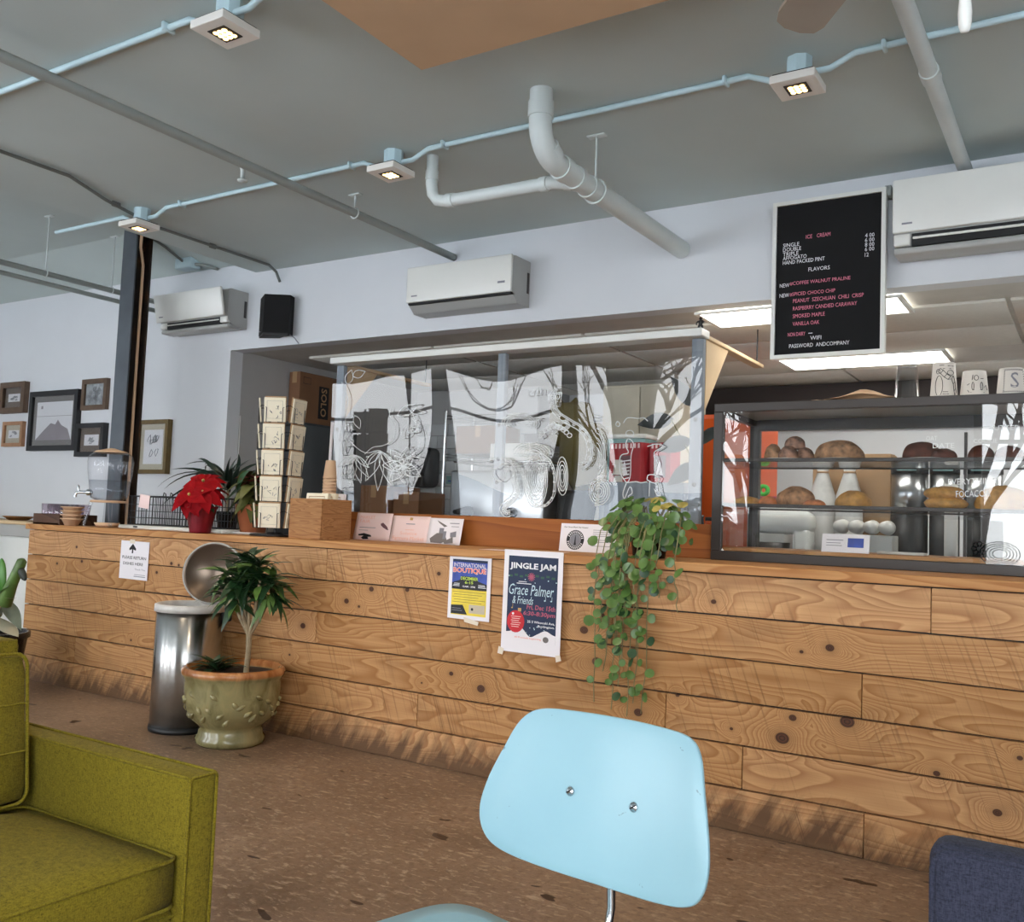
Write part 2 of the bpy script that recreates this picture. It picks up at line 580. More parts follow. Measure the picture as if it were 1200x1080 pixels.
M['bread_orange'] = plain('orange_pastry', (206, 130, 84), 0.7, var=0.3, vs=40, bump=0.6, bs=60)
M['plate'] = plain('white_plate', (222, 220, 214), 0.3, var=0.01)
M['tan_paper'] = plain('tan_paper', (214, 178, 144), 0.8, var=0.05)
M['red_print'] = plain('red_print', (168, 34, 44), 0.6, var=0.1)
M['navy'] = plain('navy_print', (22, 40, 72), 0.6, var=0.08)
M['teal'] = plain('teal_plastic', (120, 158, 156), 0.4, var=0.1)
M['olive_cloth'] = plain('olive_cloth', (92, 82, 44), 0.9, var=0.2)
M['snow'] = plain('snow', (240, 244, 250), 0.9, var=0.03)
M['tree_bark'] = plain('winter_bark', (70, 62, 58), 0.9, var=0.2)
M['mullion'] = plain('window_frame_paint', (60, 58, 58), 0.5)

def floor_mat():
    t = NT('worn_brown_floor')
    t.set(0.42, 0, 0.4)
    v = t.coords()
    big = t.noise(v, 0.9, 5.0, 0.6, 0.4)
    c = t.ramp(big, [(0.3, lin((98, 78, 62))), (0.5, lin((128, 104, 84))), (0.72, lin((156, 130, 108)))])
    sm = t.noise(t.coords((9, 22, 9)), 2.0, 6.0, 0.7, 0.6)
    c = t.mix(t.math('MULTIPLY', t.ramp(sm, [(0.52, (0, 0, 0, 1)), (0.64, (1, 1, 1, 1))]), 0.5), c, lin((198, 176, 150)))
    sd = t.noise(t.coords((14, 14, 14)), 2.5, 6.0, 0.7)
    c = t.mix(t.math('MULTIPLY', t.ramp(sd, [(0.48, (0, 0, 0, 1)), (0.66, (1, 1, 1, 1))]), 0.55), c, lin((92, 70, 54)))
    sp = t.noise(t.coords((3, 6, 3)), 1.6, 2.0, 0.5, 0.3)
    c = t.mix(t.ramp(sp, [(0.685, (0, 0, 0, 1)), (0.70, (1, 1, 1, 1))]), c, lin((62, 44, 32)))
    t.col(c)
    rr = t.ramp(sm, [(0.3, (0.36, 0.36, 0.36, 1)), (0.7, (0.55, 0.55, 0.55, 1))])
    t.l(rr, t.b.inputs['Roughness'])
    t.bump(t.noise(t.coords((30, 30, 30)), 3.0, 4.0), 0.25, 0.001)
    return t.m
M['floor'] = floor_mat()

def steel_column_mat():
    t = NT('rusty_black_steel')
    t.set(0.45, 0.55, 0.4)
    v = t.coords((3, 3, 0.7))
    nz = t.noise(v, 4.0, 6.0, 0.65, 0.6)
    t.col(t.ramp(nz, [(0.35, lin((46, 44, 46))), (0.55, lin((70, 56, 46))), (0.72, lin((112, 72, 40)))]))
    t.bump(nz, 0.1, 0.001)
    return t.m
M['column'] = steel_column_mat()

def glaze_mat():
    t = NT('celadon_glaze')
    t.set(0.16, 0, 0.6)
    v = t.coords((1, 1, 0.6))
    nz = t.noise(v, 9.0, 5.0, 0.6, 1.0)
    c = t.ramp(nz, [(0.3, lin((112, 104, 66))), (0.55, lin((150, 142, 100))), (0.75, lin((168, 152, 106)))])
    sp = t.n('SeparateXYZ')
    tc = t.n('TexCoord')
    t.l(tc.outputs['Object'], sp.inputs[0])
    rim = t.ramp(t.math('ADD', sp.outputs['Z'], t.math('MULTIPLY', nz, 0.02)), [(0.372, (0, 0, 0, 1)), (0.384, (1, 1, 1, 1))])
    c = t.mix(rim, c, t.ramp(nz, [(0.35, lin((140, 84, 42))), (0.7, lin((196, 138, 88)))]))
    t.col(c)
    return t.m
M['glaze'] = glaze_mat()
# ------------------------------------------------------------------ the room
CF, CT = 3.83, 1.083      # counter front face, counter top height
struct('floor', MB().box(-10, 2.3, -1.7, 7.7, -0.1, 0), M['floor'])
struct('ceiling', MB().box(-5.316, 2.3, -1.7, 4.75, 3.0, 3.45), M['ceiling'])
struct('ceiling_side', MB().prism([(-1.7, 3.26), (4.25, 3.26), (4.75, 3.08), (4.75, 3.45), (-1.7, 3.45)], -10, -5.316, 'YZ'), M['ceiling'])
struct('wall_back', MB().prism([(-10, 0), (-5.54, 0), (-5.54, 2.43), (2.3, 2.43), (2.3, 3.45), (-10, 3.45)], 4.75, 4.87), M['wall'])
struct('wall_left', MB().box(-10.12, -10, -1.7, 4.87, 0, 3.45), M['wall'])
struct('wall_right', MB().box(2.3, 2.42, -1.7, 7.7, 0, 3.45), M['wall'])
struct('wall_passage', MB().box(-5.66, -5.54, 4.87, 7.7, 0, 2.5), M['greywall'])
struct('trim_1', MB().box(-5.54, -5.528, 4.875, 7.05, 0, 1.95), M['greywall'])
struct('wall_kitchen_end', MB().box(1.2, 1.3, 4.87, 7.7, 0, 2.5), M['wall'])
struct('wall_kitchen', MB().box(-4.2, 1.2, 7.6, 7.7, 0, 2.5), M['wall'])
tw = struct('wall_tiled', MB().box(-5.54, -4.2, 7.06, 7.7, 0, 2.5), M['grout'])
tm = MB().rbox(-0.118, 0.118, -0.012, 0.0, -0.057, 0.057, 0.003, 1).mesh('tile')
for r in range(10):
    for c in range(6):
        x = -5.42 + c * 0.241 + (0.12 if r % 2 else 0)
        if x > -4.3:
            continue
        link('tile', tm, M['white_tile'], tw, (x, 7.06, 1.0 + r * 0.119))
struct('trim_2', MB().box(-5.54, -4.2, 7.03, 7.06, 2.12, 2.43), M['greywall'])
kc = struct('ceiling_kitchen', MB().box(-5.54, 1.2, 4.87, 7.6, 2.442, 2.5), M['tgrid'])
am = MB().rbox(-0.588, 0.588, -0.288, 0.288, 0, 0.02, 0.004, 1).mesh('ceiling_tile')
for i in range(6):
    for j in range(5):
        x, y = -5.0 + i * 1.2 + 0.2, 4.9 + j * 0.6 + 0.0
        yc = 4.6 + j * 0.6 + 0.3
        xc = -5.0 + i * 1.2 + 0.4
        if j == 0:
            continue
        if i == 3 and j == 3:
            continue
        link('ceiling_tile', am, M['acoustic'], kc, (xc + 0.0, yc, 2.425))
struct('trim_3', MB().box(-3.4, 1.2, 7.55, 7.6, 2.06, 2.42), M['darkband'])

# shop front behind the seats, glazed from sill to head
wf = MB().box(-10, 2.3, -1.82, -1.7, 0, 0.42).box(-10, 2.3, -1.82, -1.7, 2.82, 3.45)
WINS = [(-10, -8.4), (-7.7, -6.2), (-5.95, -5.05), (-4.7, -3.35), (-1.1, 2.3)]
for a, b in ((-8.4, -7.7), (-6.2, -5.95), (-5.05, -4.7), (-3.35, -1.1)):
    wf.box(a, b, -1.82, -1.7, 0.42, 2.82)
struct('wall_front', wf, M['wall'])
for i in range(5):
    a, b = WINS[i][0] + 0.04, WINS[i][1] - 0.04
    w = struct('window_%d' % (i + 1), MB().box(a - 0.04, a + 0.03, -1.8, -1.71, 0.42, 2.82).box(b - 0.03, b + 0.04, -1.8, -1.71, 0.42, 2.82)
               .box(a, b, -1.8, -1.71, 0.42, 0.47).box(a, b, -1.8, -1.71, 2.77, 2.82), M['mullion'])
    if i in (0, 1, 4):
        part('mullion', MB().box(a, b, -1.78, -1.72, 2.2, 2.24), M['mullion'], w)
struct('ground_snow', MB().box(-40, 30, -45, -1.83, -0.35, -0.2), M['snow'])

def bare_tree(x, y, h, seed, label):
    rr = random.Random(seed)
    mb = MB()
    def grow(p, d, l, r, lv):
        q = p + d * l
        mid = p + d * (l * 0.5) + Vector((rr.uniform(-1, 1), rr.uniform(-1, 1), 0)) * l * 0.06
        mb.tube([p, mid, q], [r, r * 0.85, r * 0.68], 6 if lv < 2 else 4, caps=False)
        if lv >= 5:
            return
        for k in range(3 if lv < 4 else 2):
            e = (d + Vector((rr.uniform(-1, 1), rr.uniform(-1, 1), rr.uniform(-0.25, 0.7))) * 0.75).normalized()
            grow(q if k else mid, e, l * rr.uniform(0.6, 0.8), r * 0.62, lv + 1)
    grow(Vector((0, 0, 0)), Vector((0, 0, 1)), h * 0.3, h * 0.017, 0)
    solid('bare_tree', mb, M['tree_bark'], label, 'tree', (x, y, -0.2), group='bare trees across the snow')
bare_tree(-5.2, -8.5, 7.0, 3, 'tall bare winter tree standing in snow outside the shop front')
bare_tree(-2.0, -11.0, 8.0, 5, 'spreading bare winter tree farther out in the snow')
bare_tree(-8.8, -10.0, 7.5, 8, 'bare winter tree at far end of the snowy lot')
bare_tree(0.8, -8.0, 6.5, 12, 'small bare winter tree close to the shop windows')
bare_tree(-7.2, -12.5, 9.0, 15, 'tall thin bare tree second from the far end of the lot')
bare_tree(-3.6, -15.0, 9.5, 19, 'tall bare tree at the back of the snowy lot')
bare_tree(-10.5, -14.0, 9.0, 23, 'bare tree far off beyond the shop corner')
bare_tree(2.2, -13.0, 8.5, 27, 'bare tree at the right end of the snowy lot')

# ------------------------------------------------------------------ steel column
M['column_grey'] = plain('grey_steel_face', (92, 98, 104), 0.38, 0.35, var=0.12, vs=5)
col = thing('steel_column', 'dark rusty steel I-beam column rising behind the water dispenser', 'column', (-6.0, 4.23, 0))
f1 = part('front_flange', MB().box(-0.075, 0.075, -0.07, -0.058, CT, 3.26), M['column_grey'], col)
part('rear_flange', MB().box(-0.075, 0.075, 0.058, 0.07, CT, 3.26), M['column'], col)
part('web', MB().box(-0.006, 0.006, -0.058, 0.058, CT, 3.26), M['column'], col)
part('conduit', MB().tube([(0.045, 0.02, CT), (0.045, 0.02, 3.0), (0.06, -0.02, 3.12), (0.12, -0.06, 3.2)], 0.011, 8), M['tan_paper'], col, label='pale painted conduit running down the beam')

# ------------------------------------------------------------------ bar counter
ctr = thing('bar_counter', 'long pine plank clad service counter with thick wooden top', 'counter', (0, 0, 0))
part('carcass', MB().box(-6.43, 1.1, CF + 0.024, 4.58, 0, CT - 0.04), M['slot'], ctr)
sl = part('countertop', MB().rbox(-6.47, 1.12, CF - 0.022, 4.60, CT - 0.038, CT, 0.004, 2, smooth=False), M['slab'], ctr)
X0, X1 = -6.45, 1.1
rows = [[-3.594, -2.25, -0.544], [-5.136, -1.86], [-4.42, -3.65, -0.787], [-4.47, -1.592], [-5.823, -2.928, -1.25], [-4.40, -3.651, -2.02, -0.773]]
rh = (CT - 0.038) / 6.0
pr = random.Random(4)
for i, js in enumerate(rows):
    zt = CT - 0.040 - i * rh
    e = [X0] + js + [X1]
    for a, b in zip(e[:-1], e[1:]):
        g = 0.0016
        pz = pr.uniform(-0.0025, 0.0025)
        zc, xc = zt - rh / 2, (a + b) / 2
        hw, hh = (b - a) / 2 - g, rh / 2 - 0.0026 - pr.uniform(0, 0.0016)
        part('plank', MB().rbox(-hw, hw, -0.012, 0.012, -hh, hh, 0.0016, 1, smooth=False), M['plank'], ctr, (xc, CF + 0.012 + pz, zc), (0, pr.uniform(-0.0006, 0.0006), 0))
part('end_panel', MB().box(-6.448, -6.431, CF + 0.03, 4.57, 0, CT - 0.04), M['plank'], ctr)
part('backsplash', MB().rbox(-4.14, -1.605, 4.44, 4.475, CT, 1.252, 0.003, 1, smooth=False), M['backsplash'], ctr, label='reddish brown board standing along the back of the top')

# side cabinet at the far left
sc = thing('side_cabinet', 'white cabinet with grey fascia at far left beyond the counter', 'cabinet', (-8.2, 4.45, 0))
part('body', MB().box(-1.6, 1.45, -0.24, 0.29, 0, 0.96), M['white_plastic'], sc)
part('fascia', MB().box(-1.6, 1.46, -0.255, -0.2, 0.965, 1.055), M['grey_plastic'], sc)
part('top', MB().rbox(-1.62, 1.48, -0.27, 0.29, 1.057, CT, 0.004, 1), M['plywood'], sc)
for k in range(4):
    part('door', MB().rbox(-1.58 + k * 0.76, -0.84 + k * 0.76, -0.258, -0.241, 0.08, 0.955, 0.004, 1), M['white_plastic'], sc)
dish = MB().lathe([(0, 0.004), (0.07, 0.004), (0.12, 0.03), (0.124, 0.034), (0.07, 0.0), (0, 0)], 20)
solid('wooden_dish', dish, M['boxwood'], 'small wooden dish on the side cabinet at the far left', 'dish', (-7.62, 4.42, CT))

# ------------------------------------------------------------------ pipes and conduits
def conduit(name, label, pts, r, m, straps=(), loc=(0, 0, 0)):
    t = thing(name, label, 'conduit', loc)
    part('tube', MB().tube([tuple(a - b for a, b in zip(p, loc)) for p in pts], r, 8), m, t)
    for s in straps:
        part('strap', MB().rbox(s[0] - loc[0] - 0.008, s[0] - loc[0] + 0.008, s[1] - loc[1] - 0.028, s[1] - loc[1] + 0.028, s[2] - loc[2] - 0.016, s[2] - loc[2] + 0.016, 0.004, 1), m, t)
    return t

def run(xs_, y, lamps, zc=2.983, zl=2.945):
    pts = []
    for x in xs_:
        pts.append((x, y, zc))
    for lx in lamps:
        pts += [(lx - 0.20, y, zc), (lx - 0.11, y, zl), (lx + 0.11, y, zl), (lx + 0.20, y, zc)]
    return sorted(pts)
conduit('light_conduit', 'pale blue conduit linking three ceiling lamps above the counter', run([-5.74, 2.2], 3.44, [-4.84, -2.915, -0.96]), 0.0125, M['pipe_blue'],
        [(-3.2, 3.44, 2.983), (-2.62, 3.44, 2.983), (-1.25, 3.44, 2.983), (-0.66, 3.44, 2.983), (-4.5, 3.44, 2.983)], (-1.7, 3.44, 3.0))
conduit('light_conduit', 'pale blue conduit feeding the nearest ceiling lamp at top left', run([-5.2, 0.5], 2.11, [-2.58]), 0.0125, M['pipe_blue'],
        [(-2.9, 2.11, 2.983), (-2.26, 2.11, 2.983)], (-2.58, 2.11, 3.0))
conduit('thin_conduit', 'thin dull conduit bending towards the lamp above the steel column', [(-4.69, 0.5, 2.985), (-4.69, 2.86, 2.985), (-4.86, 3.2, 2.985), (-4.875, 3.4, 2.96)], 0.010, M['dark_conduit'],
        [(-4.87, 3.27, 2.984)], (-4.7, 2.0, 3.0))
conduit('thin_conduit', 'thin dull conduit running from column lamp back to the white wall', [(-4.98, 3.45, 2.955), (-5.02, 3.7, 2.985), (-5.02, 4.6, 2.985), (-5.04, 4.69, 2.96), (-5.05, 4.74, 2.90)], 0.010, M['dark_conduit'],
        [(-5.02, 4.1, 2.984)], (-5.02, 4.1, 3.0))
jb = thing('junction_box', 'pale junction box with stub conduit high on wall beside column', 'junction box', (-5.93, 4.62, 3.09))
part('box', MB().rbox(-0.09, 0.09, -0.05, 0.05, -0.03, 0.05, 0.006, 1), M['pipe_blue'], jb)
part('conduit', MB().tube([(-0.02, -0.9, 0.155), (-0.02, -0.42, 0.155), (-0.01, -0.2, 0.09), (0, -0.04, 0.02)], 0.010, 8), M['dark_conduit'], jb)
part('stub', MB().tube([(0.09, 0, 0.0), (0.16, 0.02, -0.01), (0.2, 0.12, -0.02)], 0.012, 8), M['pipe_grey'], jb)

def pipe(name, label, pts, r, m, loc, hangers=(), couplings=()):
    t = thing(name, label, 'pipe', loc)
    L = lambda p: tuple(a - b for a, b in zip(p, loc))
    part('tube', MB().tube([L(p) for p in pts], r, 14), m, t)
    for h, zt in hangers:
        p = L(h)
        mb = MB().tube([(p[0], p[1], p[2] + r), (p[0], p[1], zt - loc[2] - 0.006)], 0.005, 6)
        hg = part('hanger_rod', mb, M['pipe_white'], t)
        part('clevis', MB().tube([(p[0] + (r + 0.006) * cos(a), p[1], p[2] + (r + 0.006) * sin(a)) for a in [k * pi / 8 for k in range(16)]], 0.004, 6, closed=True), M['pipe_white'], hg)
        part('plate', MB().rbox(p[0] - 0.04, p[0] + 0.04, p[1] - 0.018, p[1] + 0.018, zt - loc[2] - 0.008, zt - loc[2], 0.003, 1), M['pipe_white'], hg)
    for a, b in couplings:
        part('coupling', MB().tube([L(a), L(b)], r * 1.16, 14), m, t)
    return t
pipe('sprinkler_pipe', 'long grey sprinkler pipe running under ceiling from top left to wall', [(-3.495, -1.69, 2.893), (-3.495, 4.74, 2.893)], 0.023, M['pipe_grey'], (-3.495, 1.5, 2.893),
     hangers=[((-3.495, 3.8, 2.893), 3.0)])
pipe('sprinkler_pipe', 'thick pale pipe running back to the wall above the menu sign', [(-0.537, -1.69, 2.936), (-0.537, 4.74, 2.936)], 0.031, M['pipe_white'], (-0.537, 3.0, 2.936),
     couplings=[((-0.537, 3.60, 2.936), (-0.537, 3.68, 2.936))])
pipe('twin_pipe', 'upper grey pipe of the pair under the ceiling at far left', [(-6.3, -1.69, 2.845), (-6.3, 4.74, 2.845)], 0.02, M['pipe_grey'], (-6.3, 2, 2.845),
     hangers=[((-6.3, 3.72, 2.845), 3.26), ((-6.3, 4.24, 2.845), 3.26)])
pipe('twin_pipe', 'lower grey pipe of the pair under the ceiling at far left', [(-6.3, -1.69, 2.775), (-6.3, 4.74, 2.775)], 0.017, M['pipe_grey'], (-6.3, 2, 2.775))

# drain pipe with its branch
dp = thing('drain_pipe', 'white plastic drain pipe with elbow and side branch sloping to wall', 'pipe', (-1.95, 3.2, 3.0))
def arc(c, r, a0, a1, n=7):
    return [(c[0], c[1] + r * cos(a0 + (a1 - a0) * k / n), c[2] + r * sin(a0 + (a1 - a0) * k / n)) for k in range(n + 1)]
main = [(0, 0, 0), (0, 0, -0.13)] + arc((0, 0.13, -0.13), 0.13, pi, pi * 1.5, 8) + [(0, 0.4, -0.262), (0, 1.54, -0.25)]
part('main_pipe', MB().tube(main, 0.048, 20), M['pipe_white'], dp)
for a, b in (((0, 0, -0.05), (0, 0, -0.115)), ((0, 0.055, -0.222), (0, 0.105, -0.249)), ((0, 0.17, -0.261), (0, 0.23, -0.262)), ((0, 0.42, -0.262), (0, 0.47, -0.262)), ((0, 0.30, -0.262), (0, 0.34, -0.262))):
    part('coupling', MB().tube([a, b], 0.0535, 20), M['pipe_white'], dp)
br = part('branch_pipe', MB().tube([(-0.83, 0.36, 0), (-0.83, 0.36, -0.14), (-0.82, 0.36, -0.19), (-0.79, 0.36, -0.225), (-0.74, 0.36, -0.238), (-0.3, 0.355, -0.245), (-0.14, 0.35, -0.248), (-0.03, 0.40, -0.255)], 0.029, 16), M['pipe_white'], dp)
for a, b in (((-0.83, 0.36, -0.075), (-0.83, 0.36, -0.12)), ((-0.73, 0.36, -0.238), (-0.69, 0.36, -0.239)), ((-0.20, 0.353, -0.247), (-0.16, 0.351, -0.248)), ((-0.09, 0.37, -0.25), (-0.06, 0.385, -0.252))):
    part('coupling', MB().tube([a, b], 0.034, 16), M['pipe_white'], br)
hg = part('hanger_rod', MB().tube([(0, 0.5, -0.205), (0, 0.5, -0.006)], 0.005, 6), M['pipe_white'], dp)
part('clevis', MB().tube([(0.055 * cos(a), 0.5, -0.262 + 0.055 * sin(a)) for a in [k * pi / 10 for k in range(20)]], 0.005, 6, closed=True), M['pipe_white'], hg)
part('plate', MB().rbox(-0.045, 0.045, 0.48, 0.52, -0.008, 0, 0.003, 1), M['pipe_white'], hg)

sh = thing('ceiling_sprinkler', 'small white sprinkler head hanging near the long grey pipe', 'sprinkler', (-3.72, 3.2, 3.0))
part('body', MB().lathe([(0, -0.075), (0.012, -0.075), (0.014, -0.03), (0.02, -0.02), (0.03, 0), (0, 0)], 12), M['pipe_white'], sh)
part('deflector', MB().lathe([(0, -0.092), (0.026, -0.092), (0.026, -0.084), (0, -0.084)], 14), M['pipe_white'], sh)

# ------------------------------------------------------------------ ceiling lamps
LAMP_GROUP = 'square ceiling lamps'
def lamp(x, y, label):
    t = thing('ceiling_lamp', label, 'ceiling lamp', (x, y, 3.0), 0, LAMP_GROUP)
    part('junction_box', MB().tube([(0, 0.015, 0), (0, 0.015, -0.085)], 0.048, 8, smooth=False), M['pipe_blue'], t)
    part('backplate', MB().box(-0.074, 0.074, -0.074, 0.074, -0.092, -0.085), M['black'], t)
    pl = part('plate', MB().rbox(-0.083, 0.083, -0.083, 0.083, -0.122, -0.092, 0.002, 1, smooth=False), M['lamp_white'], t)
    bz = part('bezel', MB().box(-0.042, 0.042, -0.042, 0.042, -0.1245, -0.1215), M['black'], t)
    lm = MB().lathe([(0, -0.1275), (0.0085, -0.1275), (0.0105, -0.1245), (0, -0.1245)], 10).mesh('diode')
    for i in (-1, 0, 1):
        for j in (-1, 0, 1):
            link('diode', lm, M['led'], bz, (i * 0.0215, j * 0.0215, 0))
    ld = bpy.data.lights.new('lamp_light', 'SPOT')
    ld.energy = 45
    ld.color = (1.0, 0.80, 0.58)
    ld.spot_size = radians(125)
    ld.spot_blend = 0.8
    ld.shadow_soft_size = 0.03
    lo = bpy.data.objects.new('lamp_light', ld)
    lo.location = (0, 0, -0.135)
    lo.parent = t
    COL.objects.link(lo)
lamp(-2.915, 3.41, 'square white ceiling lamp beside the drain pipe branch')
lamp(-4.84, 3.41, 'square white ceiling lamp directly in front of the steel column top')
lamp(-0.96, 3.41, 'square white ceiling lamp nearest the thick pipe on the right')
lamp(-2.58, 2.105, 'square white ceiling lamp nearest the viewer at top left')

# tan panel, fan
tp = thing('acoustic_panel', 'large tan felt panel hung flat just below the ceiling', 'panel', (-1.3, 1.7, 3.0))
part('panel', MB().rbox(-0.72, 0.78, -0.72, 0.80, -0.21, -0.16, 0.004, 1, smooth=False), M['tan_panel'], tp)
for sx in (-0.55, 0.6):
    for sy in (-0.55, 0.62):
        part('standoff', MB().tube([(sx, sy, 0), (sx, sy, -0.16)], 0.01, 8), M['pipe_grey'], tp)

fan = thing('ceiling_fan', 'taupe bladed ceiling fan at the top edge, with white pull knob', 'fan', (-0.289, 1.902, 3.0))
part('rod', MB().tube([(0, 0, 0), (0, 0, -0.30)], 0.014, 10), M['frame_dark'], fan)
part('canopy', MB().lathe([(0, -0.05), (0.03, -0.05), (0.07, 0), (0, 0)], 20), M['frame_dark'], fan)
part('motor', MB().lathe([(0, -0.47), (0.05, -0.47), (0.09, -0.44), (0.11, -0.38), (0.10, -0.32), (0.03, -0.29), (0, -0.29)], 24), M['frame_dark'], fan)
def blade():
    o = [(0.12, -0.045), (0.45, -0.065), (0.62, -0.067), (0.655, -0.055), (0.668, -0.02), (0.662, 0.025), (0.64, 0.055), (0.60, 0.066), (0.45, 0.065), (0.12, 0.045)]
    return MB().prism(o, -0.006, 0.006, 'XY')
for k in range(3):
    part('blade', blade(), M['fan_blade'], fan, (0, 0, -0.432), (radians(8), 0, radians(128 + 120 * k)))
pc = part('pull_chain', MB().tube([(0.063, 0.048, -0.46), (0.063, 0.048, -0.69)], 0.002, 6), M['chrome'], fan)
part('pull_knob', MB().lathe([(0, -0.79), (0.008, -0.788), (0.012, -0.775), (0.013, -0.75), (0.009, -0.70), (0.003, -0.685), (0, -0.685)], 14, (0.063, 0.048, 0)), M['white_plastic'], pc, label='white bullet shaped pull knob')

# ------------------------------------------------------------------ air conditioners, speaker
def air_con(x0, x1, zb, zt, label, open_=False, grille=False, prot=0.21):
    w, h = x1 - x0, zt - zb
    t = thing('air_conditioner', label, 'air conditioner', ((x0 + x1) / 2, 4.75, zb), 0, 'wall air conditioners')
    pr_ = prot
    prof = [(0, 0.0), (-pr_ * 0.62, 0.0), (-pr_ * 0.9, h * 0.17), (-pr_ * 0.93, h * 0.3), (-pr_ * 0.93, h * 0.98), (-pr_ * 0.8, h), (0, h)]
    bd = part('body', MB().prism(prof, -w / 2, w / 2, 'YZ'), M['grey_plastic'], t)
    bevel(bd, 0.008, 2)
    th = radians(-8) if open_ else 0.0
    zl = 0.25 if grille else 0.2
    fp = part('front_panel', MB().rbox(-w / 2 - 0.002, w / 2 + 0.002, -0.022, 0, 0, h * (1 - zl), 0.007, 2), M['white_plastic'], t, (0, -pr_ * 0.93 - (0.02 if open_ else 0), h * zl), (th if not open_ else radians(12), 0, 0))
    part('mark', MB().box(-w / 2 + 0.04, -w / 2 + 0.085, -0.0235, -0.022, 0.035, 0.043), M['ink_grey'], fp)
    if not grille:
        part('mark', MB().box(w / 2 - 0.09, w / 2 - 0.04, -0.0235, -0.022, 0.055, 0.067), M['ink_grey'], fp)
    if grille or open_:
        part('outlet', MB().box(-w / 2 + 0.08, w / 2 - (0.02 if not open_ else 0.08), -pr_ * 0.93, -pr_ * 0.6, h * 0.06, h * 0.235), M['slot'], t)
        part('vane', MB().rbox(-w / 2 + 0.085, w / 2 - 0.085, -pr_ * 0.97, -pr_ * 0.93, h * 0.15, h * 0.185, 0.003, 1), M['white_plastic'], t)
        part('end_cap', MB().rbox(-w / 2 + 0.002, -w / 2 + 0.075, -pr_ * 0.955, -pr_ * 0.7, h * 0.08, h * 0.235, 0.004, 1), M['white_plastic'], t)
        if open_:
            part('end_cap', MB().rbox(w / 2 - 0.075, w / 2 - 0.002, -pr_ * 0.955, -pr_ * 0.7, h * 0.08, h * 0.235, 0.004, 1), M['white_plastic'], t)
        part('chin', MB().rbox(-w / 2, w / 2, -pr_ * 0.9, -pr_ * 0.3, -0.012, h * 0.06, 0.01, 2), M['grey_plastic'], t)
    else:
        part('outlet', MB().box(-w / 2 + 0.012, w / 2 - 0.0, -pr_ * 1.0, -pr_ * 0.8, h * 0.155, h * 0.195), M['slot'], t)
    part('side_vents', MB().box(w / 2 - 0.002, w / 2 + 0.002, -0.035, -0.012, h * 0.3, h * 0.75), M['frame_dark'], t)
    return t
air_con(-3.70, -2.925, 2.515, 2.795, 'white wall air conditioner in the middle, closed, beneath grey pipe end')
air_con(-6.13, -5.38, 2.575, 2.85, 'white wall air conditioner with open front beside the steel column', open_=True, grille=True, prot=0.2)
air_con(-0.823, 0.02, 2.545, 2.88, 'large white wall air conditioner to the right of the menu sign', grille=True, prot=0.22)

sp = thing('wall_speaker', 'black box loudspeaker mounted on white wall above the kitchen opening', 'speaker', (-5.0, 4.66, 2.49))
part('cabinet', MB().prism([(-0.15, 0.0), (0.0, -0.10), (0.15, 0.0), (0.12, 0.07), (-0.12, 0.07)], 0.0, 0.275, 'XY'), M['black_cloth'], sp)
part('base', MB().prism([(-0.145, 0.0), (0.0, -0.096), (0.145, 0.0), (0.0, 0.06)], -0.012, 0.0, 'XY'), M['black'], sp)
part('badge', MB().box(-0.105, -0.085, -0.041, -0.036, 0.02, 0.026), M['ink_grey'], sp, (0, 0, 0))
part('bracket', MB().box(-0.03, 0.03, 0.06, 0.09, 0.1, 0.18), M['black'], sp)
part('cable', MB().tube([(0.13, 0.03, 0.0), (0.15, 0.06, -0.02), (0.17, 0.085, -0.058)], 0.004, 6), M['ink_grey'], sp)

# ------------------------------------------------------------------ menu letter board
mx0, mx1, mz0, mz1 = -1.425, -0.878, 2.098, 2.905
MW, MH = mx1 - mx0, mz1 - mz0
menu = thing('menu_board', 'black felt letter board listing ice cream flavours in white frame', 'menu board', (mx0, 4.67, mz0))
part('felt', MB().box(0.015, MW - 0.015, 0.0, 0.02, 0.015, MH - 0.015), M['black_cloth'], menu)
bw = 0.020
part('frame', MB().box(0, bw, -0.012, 0.03, 0, MH).box(MW - bw, MW, -0.012, 0.03, 0, MH).box(bw, MW - bw, -0.012, 0.03, 0, bw).box(bw, MW - bw, -0.012, 0.03, MH - bw, MH), M['white_plastic'], menu)
part('corner_bracket', MB().rbox(MW - 0.01, MW + 0.02, 0.0, 0.078, MH - 0.04, MH + 0.01, 0.003, 1), M['pipe_grey'], menu)
iw, ih = MW - 2 * bw, MH - 2 * bw
def mline(t, u, v, w, c, h=0.0195):
    part('lettering', text_mesh(t, w * iw, h), M[c], menu, (bw + u * iw, -0.0035, bw + (1 - v) * ih - h / 2))
W_, P_ = 'ink_white', 'ink_pink'
